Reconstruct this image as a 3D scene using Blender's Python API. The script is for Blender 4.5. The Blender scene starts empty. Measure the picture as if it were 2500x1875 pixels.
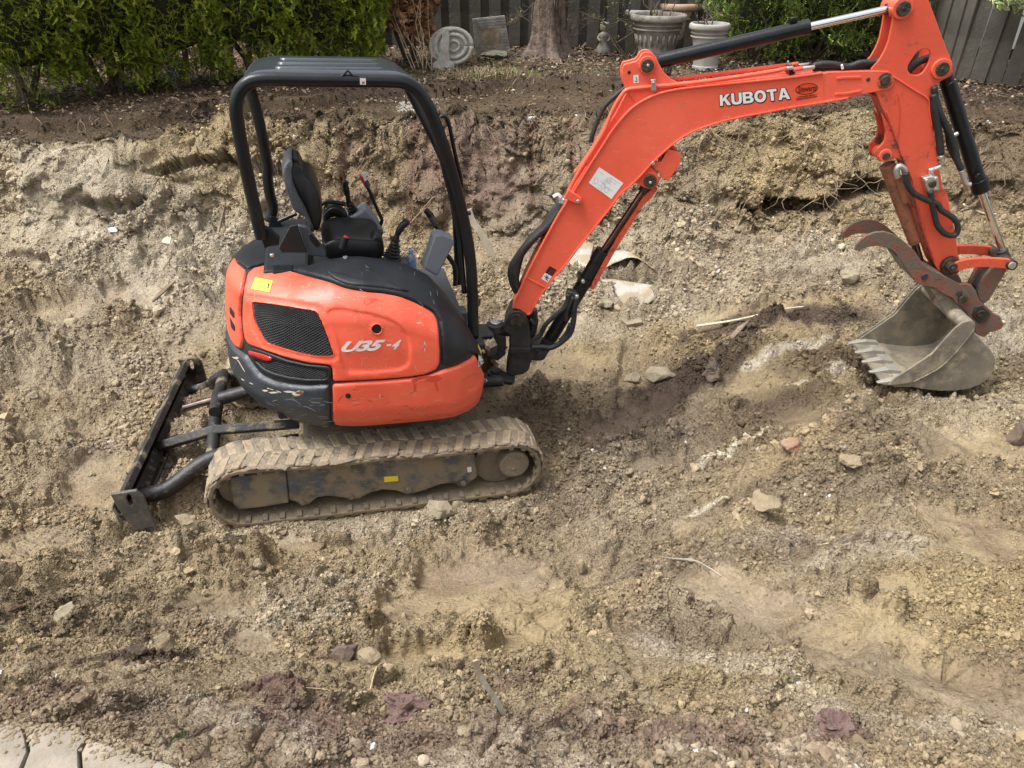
import bpy, bmesh, math, random
import numpy as np
from mathutils import Vector, Matrix
from mathutils.geometry import delaunay_2d_cdt

random.seed(7); RNG = np.random.default_rng(11)
SC = bpy.context.scene
COL = SC.collection
# ------------------------------------------------------------------ camera, light, exposure
CAMZ, PITCH, FPX, CX, CY = 3.15, math.radians(30.5), 1888.0, 1250.0, 937.5
cam_d = bpy.data.cameras.new('camera'); cam = bpy.data.objects.new('camera', cam_d); COL.objects.link(cam)
cam.location = (0, 0, CAMZ); cam.rotation_euler = (math.pi/2 - PITCH, 0, 0)
cam_d.sensor_fit = 'HORIZONTAL'; cam_d.sensor_width = 36.0; cam_d.lens = 36.0*FPX/2500.0
cam_d.clip_end = 400; cam_d.clip_start = .05
SC.camera = cam
SC.render.resolution_x, SC.render.resolution_y = 1024, 768
W_ = bpy.data.worlds.new('World'); SC.world = W_; W_.use_nodes = True
nt = W_.node_tree; bgn = nt.nodes['Background']
sky = nt.nodes.new('ShaderNodeTexSky'); sky.sky_type = 'NISHITA'; sky.sun_disc = False
SUN_EL, SUN_ROT = math.radians(64), math.radians(255)
sky.sun_elevation = SUN_EL; sky.sun_rotation = SUN_ROT; sky.dust_density = 5.0; sky.air_density = 1.0; sky.ozone_density = .4
hs = nt.nodes.new('ShaderNodeHueSaturation'); hs.inputs['Saturation'].default_value = .22   # an overcast sky is nearly grey
nt.links.new(sky.outputs[0], hs.inputs['Color']); nt.links.new(hs.outputs[0], bgn.inputs[0]); bgn.inputs[1].default_value = .12
sd = bpy.data.lights.new('sun', 'SUN'); sd.energy = 1.5; sd.angle = math.radians(22); sd.color = (1, .985, .965)
so = bpy.data.objects.new('sun', sd); COL.objects.link(so)
_dir = Vector((math.sin(SUN_ROT)*math.cos(SUN_EL), math.cos(SUN_ROT)*math.cos(SUN_EL), math.sin(SUN_EL)))
so.rotation_euler = _dir.to_track_quat('Z', 'Y').to_euler()
vs = SC.view_settings; vs.view_transform = 'Standard'; vs.look = 'None'; vs.gamma = 1; vs.exposure = 1.10
SC.render.engine = 'CYCLES'

# ------------------------------------------------------------------ frames: from a photo pixel to a point on a known plane
CAM = np.array([0, 0, CAMZ]); AX = np.array([0, math.cos(PITCH), -math.sin(PITCH)]); UP = np.array([0, math.sin(PITCH), math.cos(PITCH)]); RT = np.array([1., 0, 0])
def ray(px, py): return RT*(px-CX)/FPX - UP*(py-CY)/FPX + AX
def proj(P):
    v = np.asarray(P) - CAM; z = v@AX
    return np.stack([CX + FPX*(v@RT)/z, CY - FPX*(v@UP)/z], -1)
class Frame:
    def __init__(s, o, x, y, z): s.o = np.array(o, float); s.B = np.array([x, y, z], float)
    def world(s, l): return s.o + np.asarray(l, float)@s.B
    def local(s, w): return (np.asarray(w, float)-s.o)@s.B.T
    def at(s, px, py, y):                   # local point where the ray meets the plane local y
        d = ray(px, py); n = s.B[1]; t = ((s.o + n*y) - CAM)@n/(d@n); return s.local(CAM + d*t)
_X = np.array([8250, 1937, -432.]); _X /= np.linalg.norm(_X)
_Y = np.cross([0, 0, 1], _X); _Y /= np.linalg.norm(_Y); _Z = np.cross(_X, _Y)
MF = Frame((-1.04778746, 4.62435593, -.05342897), _X, _Y, _Z)          # the machine stands here
_p = math.radians(-2); _bp = MF.world((.95, 0, 0))
BF = Frame((_bp[0], _bp[1], _bp[2]), (math.cos(_p), math.sin(_p), 0), (-math.sin(_p), math.cos(_p), 0), (0, 0, 1))   # boom plane, swung a little
# ------------------------------------------------------------------ helpers
def tag(o, label=None, cat=None, group=None, kind=None):
    if label: o['label'] = label
    if cat: o['category'] = cat
    if group: o['group'] = group
    if kind: o['kind'] = kind
    return o
def empty(name, loc=(0, 0, 0), label=None, cat=None, group=None):
    o = bpy.data.objects.new(name, None); COL.objects.link(o); o.location = loc; o.empty_display_size = .1
    return tag(o, label, cat, group)
def mesh_obj(name, V, F, mat, parent=None, smooth=False, bevel=0, seg=2, link=True, auto=None):
    me = bpy.data.meshes.new(name); me.from_pydata([tuple(map(float, v)) for v in V], [], [tuple(int(i) for i in f) for f in F]); me.update()
    if smooth: me.shade_smooth()
    if auto is not None: me.shade_smooth(); me.set_sharp_from_angle(angle=math.radians(auto))
    o = bpy.data.objects.new(name, me)
    if link: COL.objects.link(o)
    for m in (mat if isinstance(mat, (list, tuple)) else [mat]): me.materials.append(m)
    if parent is not None: o.parent = parent
    if bevel:
        b = o.modifiers.new('bevel', 'BEVEL'); b.width = bevel; b.segments = seg; b.limit_method = 'ANGLE'; b.angle_limit = math.radians(40); b.harden_normals = False
    return o
def big_mesh(name, V, quads, mat, cols=None, smooth=True, parent=None):
    me = bpy.data.meshes.new(name); n, k = len(quads), quads.shape[1]
    me.vertices.add(len(V)); me.vertices.foreach_set('co', np.ascontiguousarray(V, dtype=np.float32).ravel())
    me.loops.add(n*k); me.loops.foreach_set('vertex_index', quads.astype(np.int32).ravel())
    me.polygons.add(n); me.polygons.foreach_set('loop_start', np.arange(0, n*k, k, dtype=np.int32)); 
    try: me.polygons.foreach_set('loop_total', np.full(n, k, dtype=np.int32))
    except Exception: pass
    me.update(calc_edges=True)
    if cols is not None:
        a = me.color_attributes.new('tint', 'FLOAT_COLOR', 'POINT'); c = np.ones((len(V), 4), np.float32); c[:, :cols.shape[1]] = cols; a.data.foreach_set('color', c.ravel())
    if smooth: me.shade_smooth()
    me.materials.append(mat); o = bpy.data.objects.new(name, me); COL.objects.link(o)
    if parent is not None: o.parent = parent
    return o
class MB:
    def __init__(s): s.V = []; s.F = []
    def add(s, VF):
        n = len(s.V); s.V += [tuple(v) for v in VF[0]]; s.F += [tuple(i+n for i in f) for f in VF[1]]; return s
    def build(s, name, mat, parent=None, **k): return mesh_obj(name, s.V, s.F, mat, parent, **k)
def box(a, b):
    (x0, y0, z0), (x1, y1, z1) = a, b
    return [(x0,y0,z0),(x1,y0,z0),(x1,y1,z0),(x0,y1,z0),(x0,y0,z1),(x1,y0,z1),(x1,y1,z1),(x0,y1,z1)], [(0,3,2,1),(4,5,6,7),(0,1,5,4),(1,2,6,5),(2,3,7,6),(3,0,4,7)]
def smooth_path(P, n=6):
    P = [np.array(p, float) for p in P]; Q = [P[0]]
    for i in range(len(P)-1):
        a = P[max(i-1, 0)]; b = P[i]; c = P[i+1]; d = P[min(i+2, len(P)-1)]
        for k in range(1, n+1):
            t = k/n; Q.append(.5*((2*b)+(-a+c)*t+(2*a-5*b+4*c-d)*t*t+(-a+3*b-3*c+d)*t**3))
    return Q
def tube(P, r, n=10, caps=True, flat=None):
    P = [np.array(p, float) for p in P]; m = len(P); R = r if hasattr(r, '__len__') else [r]*m
    V = []; F = []; t0 = P[1]-P[0]; t0 /= np.linalg.norm(t0)
    u = np.cross(t0, [0, 0, 1.]); 
    if np.linalg.norm(u) < 1e-3: u = np.cross(t0, [0, 1., 0])
    u /= np.linalg.norm(u)
    for i in range(m):
        t = P[min(i+1, m-1)]-P[max(i-1, 0)]; L = np.linalg.norm(t); t = t/L if L > 1e-9 else t0
        u = u - t*(u@t); u /= np.linalg.norm(u); v = np.cross(t, u)
        for k in range(n):
            a = 2*math.pi*k/n; V.append(P[i]+(u*math.cos(a)+v*math.sin(a)*(flat or 1))*R[i])
    for i in range(m-1):
        for k in range(n): F.append((i*n+k, i*n+(k+1)%n, (i+1)*n+(k+1)%n, (i+1)*n+k))
    if caps: F.append(tuple(range(n-1, -1, -1))); F.append(tuple((m-1)*n+k for k in range(n)))
    return V, F
def cyl(a, b, r, n=20): return tube([a, b], r, n)
def lathe(prof, c=(0, 0, 0), n=28, wob=0):
    V = []; F = []; m = len(prof)
    for r, z in prof:
        for k in range(n):
            a = 2*math.pi*k/n; V.append((c[0]+r*math.cos(a), c[1]+r*math.sin(a), c[2]+z))
    for i in range(m-1):
        for k in range(n): F.append((i*n+k, i*n+(k+1)%n, (i+1)*n+(k+1)%n, (i+1)*n+k))
    return V, F
def cdt(loops):
    pts = []; edges = []
    for L in loops:
        n = len(pts); pts += [Vector((float(p[0]), float(p[1]))) for p in L]; edges += [(n+i, n+(i+1) % len(L)) for i in range(len(L))]
    return pts, edges
def inside(P, poly):
    P = np.asarray(P, float); poly = np.asarray(poly, float); x, y = P[..., 0], P[..., 1]; r = np.zeros(x.shape, bool); j = len(poly)-1
    for i in range(len(poly)):
        xi, yi = poly[i]; xj, yj = poly[j]
        c = ((yi > y) != (yj > y)) & (x < (xj-xi)*(y-yi)/(yj-yi+1e-12)+xi); r ^= c; j = i
    return r
def prism(loops, y0, y1, place):
    """plate cut to the outline loops[0] with holes loops[1:]; place(u, v, y) gives the 3D point"""
    pts, ed = cdt(loops); vs_, es_, fs_, *_r = delaunay_2d_cdt(pts, ed, [], 2 if len(loops) > 1 else 1, 1e-7)
    n = len(vs_); V = [place(v[0], v[1], y0) for v in vs_]+[place(v[0], v[1], y1) for v in vs_]
    tri = []
    for f in fs_:
        if len(loops) > 1:
            c = np.mean([[vs_[i][0], vs_[i][1]] for i in f], 0)
            if not inside(c, loops[0]) or any(inside(c, h) for h in loops[1:]): continue
        tri.append(tuple(f))
    cnt = {}
    for f in tri:
        for a, b in zip(f, f[1:]+f[:1]): cnt[(a, b)] = 1
    F = list(tri) + [tuple(i+n for i in reversed(f)) for f in tri]
    for (a, b) in cnt:
        if (b, a) not in cnt: F.append((b, a, a+n, b+n))
    # orient outward
    return V, F
def fixn(o):
    bm = bmesh.new(); bm.from_mesh(o.data); bmesh.ops.recalc_face_normals(bm, faces=bm.faces[:]); bm.to_mesh(o.data); bm.free(); return o
def Zc(ox, oy, s, pts): return [(ox+x/s, oy+y/s) for x, y in pts]
def circ(c, r, n=20): return [(c[0]+r*math.cos(2*math.pi*k/n), c[1]+r*math.sin(2*math.pi*k/n)) for k in range(n)]
def rocky(c, s, seed, sub=3, rough=.22, cuts=9):
    """angular stone: a ball cut by random planes, then roughened; s = half sizes"""
    r = np.random.default_rng(seed); bm = bmesh.new(); bmesh.ops.create_icosphere(bm, subdivisions=sub, radius=1)
    V = np.array([v.co[:] for v in bm.verts]); F = [tuple(v.index for v in f.verts) for f in bm.faces]; bm.free()
    for _ in range(cuts):
        n = r.normal(size=3); n /= np.linalg.norm(n); d = r.uniform(.55, .85); k = V@n; V -= np.outer(np.maximum(k-d, 0), n)
    V *= 1+noise3(V*2.2+seed*7.3)[:, None]*rough + noise3(V*6+seed)[:, None]*rough*.4 + noise3(V*14+seed)[:, None]*rough*.22
    return V*np.array(s)+np.array(c), F

# ------------------------------------------------------------------ noise (numpy)
def _h(ix, iy, iz=0, s=0):
    n = (ix.astype(np.int64)*374761393 + iy.astype(np.int64)*668265263 + np.int64(1)*iz*2147483647 + s*974634777) & 0xffffffff
    n = ((n ^ (n >> 13))*1274126177) & 0xffffffff; n = ((n ^ (n >> 16))*2246822519) & 0xffffffff
    return ((n ^ (n >> 15)) & 0xffffff)/float(0xffffff)
def noise2(x, y, s=0):
    ix = np.floor(x).astype(np.int64); iy = np.floor(y).astype(np.int64); fx = x-ix; fy = y-iy; fx = fx*fx*(3-2*fx); fy = fy*fy*(3-2*fy)
    return ((_h(ix, iy, 0, s)*(1-fx)+_h(ix+1, iy, 0, s)*fx)*(1-fy)+(_h(ix, iy+1, 0, s)*(1-fx)+_h(ix+1, iy+1, 0, s)*fx)*fy)*2-1
def noise3(P):
    x, y, z = np.asarray(P).T; i = [np.floor(a).astype(np.int64) for a in (x, y, z)]; f = [a-b for a, b in zip((x, y, z), i)]; f = [a*a*(3-2*a) for a in f]; r = 0
    for dx in (0, 1):
        for dy in (0, 1):
            for dz in (0, 1):
                w = (f[0] if dx else 1-f[0])*(f[1] if dy else 1-f[1])*(f[2] if dz else 1-f[2]); r = r+w*_h(i[0]+dx, i[1]+dy, i[2]+dz)
    return r*2-1
def fbm(x, y, sc, o=4, s=0, g=.5):
    r = 0; a = 1; t = 0; c, q = math.cos(.7), math.sin(.7)
    for k in range(o):
        r = r+a*noise2(x*sc, y*sc, s+k*17); t += a; a *= g; sc *= 2.03; x, y = x*c-y*q, x*q+y*c
    return r/t
def worley(x, y, sc, s=0, jit=.9):
    x = x*sc; y = y*sc; ix = np.floor(x).astype(np.int64); iy = np.floor(y).astype(np.int64)
    d1 = np.full(x.shape, 9.); d2 = np.full(x.shape, 9.); idv = np.zeros(x.shape)
    for dx in (-1, 0, 1):
        for dy in (-1, 0, 1):
            cx_ = ix+dx; cy_ = iy+dy; px = cx_+.5+jit*(_h(cx_, cy_, 0, s)-.5); py = cy_+.5+jit*(_h(cx_, cy_, 1, s)-.5)
            d = (px-x)**2+(py-y)**2; near = d < d1; d2 = np.where(near, d1, np.minimum(d2, d)); idv = np.where(near, _h(cx_, cy_, 2, s), idv); d1 = np.where(near, d, d1)
    return np.sqrt(d1), np.sqrt(d2), idv
def sstep(a, b, x): t = np.clip((x-a)/(b-a), 0, 1); return t*t*(3-2*t)

# ------------------------------------------------------------------ materials
def mk(name, c1, c2=None, scale=4, rough=.6, metal=0, bump=0, bscale=60, dirt=None, spec=.5, coat=0, tint=False, vary=.0, rough2=None, detail=6, scratch=None, trans=0, inst=False, crumb=0):
    m = bpy.data.materials.new(name); m.use_nodes = True; N = m.node_tree.nodes; L = m.node_tree.links; b = N['Principled BSDF']
    tc = N.new('ShaderNodeTexCoord'); co = tc.outputs['Object']
    def noise(sc, det=detail, ro=.6):
        n = N.new('ShaderNodeTexNoise'); n.inputs['Scale'].default_value = sc; n.inputs['Detail'].default_value = det; n.inputs['Roughness'].default_value = ro; L.new(co, n.inputs['Vector']); return n.outputs['Fac']
    def ramp(f, a, c):
        r = N.new('ShaderNodeMapRange'); r.inputs['From Min'].default_value = a; r.inputs['From Max'].default_value = c; L.new(f, r.inputs['Value']); return r.outputs[0]
    def mix(f, a, c):
        x = N.new('ShaderNodeMix'); x.data_type = 'RGBA'; 
        if isinstance(f, float): x.inputs[0].default_value = f
        else: L.new(f, x.inputs[0])
        for i, q in ((6, a), (7, c)):
            if isinstance(q, tuple): x.inputs[i].default_value = (*q, 1)
            else: L.new(q, x.inputs[i])
        return x.outputs[2]
    if tint:
        at_ = N.new('ShaderNodeAttribute'); at_.attribute_name = 'tint'; at_.attribute_type = 'INSTANCER' if inst else 'GEOMETRY'; col = at_.outputs['Color']
        if vary:
            hsv = N.new('ShaderNodeHueSaturation'); L.new(col, hsv.inputs['Color']); r = N.new('ShaderNodeMapRange'); L.new(noise(scale), r.inputs['Value'])
            r.inputs['From Min'].default_value = .3; r.inputs['From Max'].default_value = .7; r.inputs['To Min'].default_value = 1-vary; r.inputs['To Max'].default_value = 1+vary; L.new(r.outputs[0], hsv.inputs['Value']); col = hsv.outputs[0]
    else: col = mix(ramp(noise(scale), .35, .65), c1, c2 or c1)
    rg = None
    if scratch:                                   # (colour, amount) thin scuffs
        mp = N.new('ShaderNodeMapping'); mp.inputs['Scale'].default_value = (3, 3, 30); mp.inputs['Rotation'].default_value = (.3, .9, .2); L.new(co, mp.inputs['Vector'])
        n = N.new('ShaderNodeTexNoise'); n.inputs['Scale'].default_value = 5; n.inputs['Detail'].default_value = 9; n.inputs['Roughness'].default_value = .75; L.new(mp.outputs[0], n.inputs['Vector'])
        k = ramp(n.outputs['Fac'], scratch[1], scratch[1]+.03); col = mix(k, col, scratch[0])
    if dirt:                                      # (colour, threshold 0..1, scale)
        k = ramp(noise(dirt[2], 10, .7), dirt[1], dirt[1]+.12); col = mix(k, col, dirt[0]); rg = ramp(k, 0, 1)
    L.new(col, b.inputs['Base Color']); b.inputs['Roughness'].default_value = rough; b.inputs['Metallic'].default_value = metal
    if rg is not None:
        r = N.new('ShaderNodeMapRange'); L.new(rg, r.inputs['Value']); r.inputs['To Min'].default_value = rough; r.inputs['To Max'].default_value = .9; L.new(r.outputs[0], b.inputs['Roughness'])
        if metal:
            r = N.new('ShaderNodeMapRange'); L.new(rg, r.inputs['Value']); r.inputs['To Min'].default_value = metal; r.inputs['To Max'].default_value = 0; L.new(r.outputs[0], b.inputs['Metallic'])
    b.inputs['Specular IOR Level'].default_value = spec; b.inputs['Coat Weight'].default_value = coat
    if trans: b.inputs['Transmission Weight'].default_value = trans
    if bump:
        bn = N.new('ShaderNodeBump'); bn.inputs['Strength'].default_value = min(1, bump); bn.inputs['Distance'].default_value = .01*max(1, bump); L.new(noise(bscale, 8, .65), bn.inputs['Height']); nrm = bn.outputs[0]
        for sc_, ds_ in ((crumb, .014), (crumb*2.3, .008)) if crumb else ():
            vo = N.new('ShaderNodeTexVoronoi'); vo.feature = 'F1'; vo.inputs['Scale'].default_value = sc_; dn = N.new('ShaderNodeVectorMath'); dn.operation = 'ADD'; L.new(co, dn.inputs[0])
            nz = N.new('ShaderNodeTexNoise'); nz.inputs['Scale'].default_value = sc_*.6; L.new(co, nz.inputs['Vector']); sc2 = N.new('ShaderNodeVectorMath'); sc2.operation = 'SCALE'; sc2.inputs['Scale'].default_value = 1.1/sc_; L.new(nz.outputs['Color'], sc2.inputs[0]); L.new(sc2.outputs[0], dn.inputs[1]); L.new(dn.outputs[0], vo.inputs['Vector'])
            iv = N.new('ShaderNodeMath'); iv.operation = 'SUBTRACT'; iv.inputs[0].default_value = 1; L.new(vo.outputs['Distance'], iv.inputs[1]); b2 = N.new('ShaderNodeBump'); b2.inputs['Strength'].default_value = .9; L.new(at_.outputs['Alpha'], b2.inputs['Strength']); b2.inputs['Distance'].default_value = ds_; L.new(iv.outputs[0], b2.inputs['Height']); L.new(nrm, b2.inputs['Normal']); nrm = b2.outputs[0]
        L.new(nrm, b.inputs['Normal'])
    return m
MUD = (.27, .205, .125)
M = {}
M['soil'] = mk('soil', (0,0,0), tint=True, rough=.95, bump=2.0, bscale=55, vary=.22, scale=46, spec=.12, crumb=42)
M['clod'] = mk('clod', (0,0,0), tint=True, rough=.95, bump=.6, bscale=3, vary=.12, scale=2, spec=.12, inst=True)
M['leaf'] = mk('leaf', (0,0,0), tint=True, rough=.55, spec=.3)
M['bark'] = mk('bark', (.085, .062, .045), (.17, .13, .095), 9, .9, bump=2.5, bscale=22)
M['cedar_bark'] = mk('cedar_bark', (.10, .072, .054), (.25, .19, .15), 14, .9, bump=2.5, bscale=30)
M['fence'] = mk('fence', (.050, .045, .034), (.110, .099, .078), 3, .85, bump=.8, bscale=40, dirt=((.035, .05, .025), .55, 2.5))
M['concrete'] = mk('concrete', (.28, .27, .235), (.46, .45, .41), 7, .9, bump=.6, bscale=45, dirt=((.13, .13, .085), .56, 6))
M['pot'] = mk('pot', (.17, .155, .125), (.33, .31, .27), 8, .9, bump=.7, bscale=40, dirt=((.09, .09, .06), .55, 7))
M['pale_pot'] = mk('pale_pot', (.28, .27, .235), (.40, .39, .35), 6, .85, bump=.3, bscale=40, dirt=((.13, .12, .09), .62, 5))
M['clay_pot'] = mk('clay_pot', (.42, .27, .18), (.54, .38, .27), 5, .8, bump=.3, bscale=40, dirt=((.2, .16, .11), .62, 5))
M['stone'] = mk('stone', (.22, .185, .12), (.34, .29, .205), 9, .9, bump=.9, bscale=40, dirt=((.2, .15, .09), .55, 8))
M['paver'] = mk('paver', (.21, .18, .14), (.33, .285, .225), 9, .9, bump=.5, bscale=70, dirt=((.30, .22, .14), .60, 5))
M['rotwood'] = mk('rotwood', (.13, .10, .07), (.30, .24, .16), 8, .9, bump=1.2, bscale=50)
M['palewood'] = mk('palewood', (.50, .43, .31), (.64, .57, .44), 10, .8, bump=.5, bscale=60, dirt=((.28, .21, .13), .60, 8))
M['straw'] = mk('straw', (.42, .32, .19), (.58, .47, .30), 10, .8)
M['plastic_sheet'] = mk('plastic_sheet', (.38, .36, .31), (.54, .53, .49), 4, .5, bump=.6, bscale=14, dirt=((.33, .265, .175), .43, 4.5))
M['white'] = mk('white', (.70, .70, .68), (.8, .8, .78), 6, .5, dirt=((.4, .34, .25), .62, 20))
# ------------------------------------------------------------------ the ground: one sheet, modelled from the pit profile
XS = np.array([-6, -3.2, -1.4, .2, 1.2, 2.2, 3.4, 6.5])
YS = np.array([.3, 1.0, 1.3, 1.6, 2.3, 3.0, 3.6, 4.4, 5.0, 5.6, 6.3])
ZT = np.array([  # rows: YS ; columns: XS  (floor of the pit and the near bank)
 [1.46, 1.46, 1.46, 1.44, 1.42, 1.40, 1.40, 1.40],
 [1.44, 1.44, 1.42, 1.36, 1.28, 1.22, 1.22, 1.22],
 [1.36, 1.36, 1.26, 1.16, 1.12, 1.06, 1.06, 1.06],
 [1.16, 1.16, 1.02, .94, .94, .94, .94, .94],
 [.70, .62, .52, .48, .60, .78, .78, .78],
 [.36, .26, .17, .16, .34, .64, .66, .66],
 [.20, .09, -.04, -.03, .16, .50, .56, .56],
 [.20, .10, -.05, -.07, .04, .40, .46, .48],
 [.26, .16, .0, -.03, .04, .34, .44, .48],
 [.42, .32, .17, .12, .16, .38, .50, .55],
 [.75, .62, .45, .37, .36, .50, .66, .75]])
FX = np.array([-6, -3.6, -2.4, -1.2, .0, 1.2, 2.4, 3.6, 5, 7])
WB = np.array([6.25, 6.35, 6.75, 6.95, 7.0, 6.95, 6.95, 6.9, 6.6, 6.3])    # foot of the wall, y
WBZ = np.array([.75, .72, .62, .60, .55, .52, .56, .66, .9, 1.0])
WT = np.array([7.1, 7.25, 7.75, 7.95, 8.1, 8.15, 8.05, 7.9, 7.6, 7.4])      # top of the wall, y
WTZ = np.array([1.44, 1.46, 1.53, 1.54, 1.54, 1.55, 1.57, 1.58, 1.60, 1.60])
ST = np.array([7.35, 7.55, 8.1, 8.5, 8.9, 8.9, 8.6, 8.3, 8.0, 7.8])       # the dark cut step in the topsoil, y
def _cub(xs, v, x):
    return np.interp(x, xs, v)
def base_h(x, y):
    x = np.asarray(x, float); y = np.asarray(y, float); xs = x + .22*noise2(x*.9, y*.9, 3); yw = y + .12*noise2(x*1.4, y*.5, 5)+.05*noise2(x*4, y*2, 6)
    ix = np.clip(np.searchsorted(XS, xs)-1, 0, len(XS)-2); iy = np.clip(np.searchsorted(YS, y)-1, 0, len(YS)-2)
    fx = np.clip((xs-XS[ix])/(XS[ix+1]-XS[ix]), 0, 1); fy = np.clip((y-YS[iy])/(YS[iy+1]-YS[iy]), 0, 1); fx = fx*fx*(3-2*fx)
    lo = (ZT[iy, ix]*(1-fx)+ZT[iy, ix+1]*fx)*(1-fy)+(ZT[iy+1, ix]*(1-fx)+ZT[iy+1, ix+1]*fx)*fy
    wb = _cub(FX, WB, x); wt = _cub(FX, WT, x); wbz = _cub(FX, WBZ, x); wtz = _cub(FX, WTZ, x)
    t = np.clip((yw-6.3)/(wb-6.3+1e-3), 0, 1); zlo = np.where(y < 6.3, lo, np.where(wb > 6.3, lo*(1-t)+wbz*t, wbz))
    k = np.clip((yw-wb)/(wt-wb), 0, 1); k2 = .28*k+.72*sstep(.10, .90, k); z = np.where(yw > wb, wbz+(wtz-wbz)*k2, zlo)
    st = _cub(FX, ST, x); z = z + np.where(yw > wt, np.minimum((yw-wt)*.06, .08), 0)+ .13*sstep(st, st+.09, yw)*(1-.75*sstep(.9, 1.6, x))
    z = np.where(yw > st, z+np.clip(yw-st, 0, 4)*.012, z)
    for (ax_, ay_), (bx_, by_), hh_, ww_ in (((2.05, 3.95), (1.25, 3.1), .18, .32), ((1.25, 3.1), (.35, 2.35), .12, .28)):
        ex, ey = bx_-ax_, by_-ay_; tt = np.clip(((x-ax_)*ex+(y-ay_)*ey)/(ex*ex+ey*ey), 0, 1); z = z+hh_*np.exp(-((x-ax_-tt*ex)**2+(y-ay_-tt*ey)**2)/ww_**2)
    return z
_hc = {}
def hit(px, py, off=0.):
    k = (px, py, off)
    if k not in _hc: _hc[k] = _hit(px, py, off)
    return _hc[k]
def _hit(px, py, off=0.):
    d = ray(px, py); t = np.linspace(.8, 16, 2000); P = CAM+t[:, None]*d; g = P[:, 2]-base_h(P[:, 0], P[:, 1])-off; i = np.argmax(g < 0)
    if g[i] >= 0: i = len(t)-1
    return P[i]
W_BOT, W_TOP = None, None
def blob(x, y, c, rx, ry, ang=0, soft=.35, wob=.3, s=0):
    R_ = max(rx, ry)*(1+soft+wob*.8); m = (np.abs(x-c[0]) < R_) & (np.abs(y-c[1]) < R_); out = np.zeros(x.shape); out[m] = _blob(x[m], y[m], c, rx, ry, ang, soft, wob, s); return out
def _blob(x, y, c, rx, ry, ang, soft, wob, s):
    dx = x-c[0]; dy = y-c[1]; a = math.radians(ang); u = dx*math.cos(a)+dy*math.sin(a); v = -dx*math.sin(a)+dy*math.cos(a)
    d = np.sqrt((u/rx)**2+(v/ry)**2)+wob*fbm(x, y, 2.2/max(min(rx, ry), .12), 3, 40+s); return 1-sstep(1-soft, 1+soft, d)
def seg_d(x, y, a, b):
    a = np.array(a[:2]); b = np.array(b[:2]); d = b-a; L = d@d; t = np.clip(((x-a[0])*d[0]+(y-a[1])*d[1])/L, 0, 1)
    return np.hypot(x-a[0]-t*d[0], y-a[1]-t*d[1]), t, ((x-a[0])*d[1]-(y-a[1])*d[0])/math.sqrt(L)
# smooth, pressed patches of clay: photo pixel, half sizes in metres, heading
SMOOTH = [((75, 1340), .22, .3, 0), ((250, 1180), .2, .3, 20), ((520, 1480), .18, .10, 0), ((700, 1330), .16, .12, 0), ((1150, 1420), .42, .24, 10), ((1050, 1480), .26, .16, 0), ((620, 1560), .16, .10, -50),
 ((1750, 1420), .36, .16, -25), ((1960, 1540), .40, .15, -30), ((2200, 1640), .5, .17, -28), ((2420, 1720), .4, .16, -20), ((1610, 1130), .22, .12, 15), ((1720, 1260), .28, .10, 5), ((1530, 1020), .5, .16, 30),
 ((1390, 900), .3, .2, 0), ((1960, 1020), .18, .28, 0), ((2350, 1100), .3, .2, 0), ((2380, 1290), .2, .3, 0), ((150, 470), .5, .5, 0), ((240, 520), .35, .3, 0), ((830, 930), .2, .2, 0),
 ((1870, 760), .5, .1, 15), ((1750, 770), .25, .12, 20), ((1380, 790), .2, .1, 0), ((1500, 600), .3, .2, 0), ((2180, 1450), .12, .1, 0), ((1000, 1620), .4, .12, 0), ((1200, 480), .3, .25, 0), ((1230, 420), .2, .4, 0),
 ((820, 850), .3, .2, 0), ((1350, 640), .3, .3, 0), ((330, 720), .35, .15, 10), ((180, 760), .4, .12, 5), ((1450, 1450), .15, .1, 0), ((1300, 1560), .3, .14, 60)]
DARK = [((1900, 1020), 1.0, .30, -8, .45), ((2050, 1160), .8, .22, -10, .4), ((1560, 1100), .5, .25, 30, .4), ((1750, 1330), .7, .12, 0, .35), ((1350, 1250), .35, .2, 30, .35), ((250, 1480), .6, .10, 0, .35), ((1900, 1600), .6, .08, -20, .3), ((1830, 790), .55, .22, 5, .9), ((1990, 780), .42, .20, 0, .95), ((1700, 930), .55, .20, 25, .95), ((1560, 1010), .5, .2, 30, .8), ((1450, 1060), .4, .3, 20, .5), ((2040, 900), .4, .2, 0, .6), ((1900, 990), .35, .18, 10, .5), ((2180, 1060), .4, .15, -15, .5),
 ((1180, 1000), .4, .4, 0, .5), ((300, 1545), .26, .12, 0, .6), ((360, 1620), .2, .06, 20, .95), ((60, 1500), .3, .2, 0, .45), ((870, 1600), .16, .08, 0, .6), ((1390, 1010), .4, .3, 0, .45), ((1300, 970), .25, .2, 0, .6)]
RED = [((60, 1700), .16, .05, 0, .9), ((690, 1710), .12, .07, 0, .9), ((660, 1690), .10, .05, 0, .8), ((990, 1750), .10, .06, 0, 1.), ((820, 1600), .12, .06, 0, .7), ((300, 1745), .5, .08, 0, .45), ((740, 1760), .22, .09, 0, .7),
 ((1240, 1700), .12, .07, 0, .6), ((2030, 1810), .09, .05, 0, .9), ((1500, 1790), .3, .1, 0, .5), ((1650, 1830), .25, .08, 0, .5), ((900, 1810), .3, .1, 0, .35)]
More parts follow.
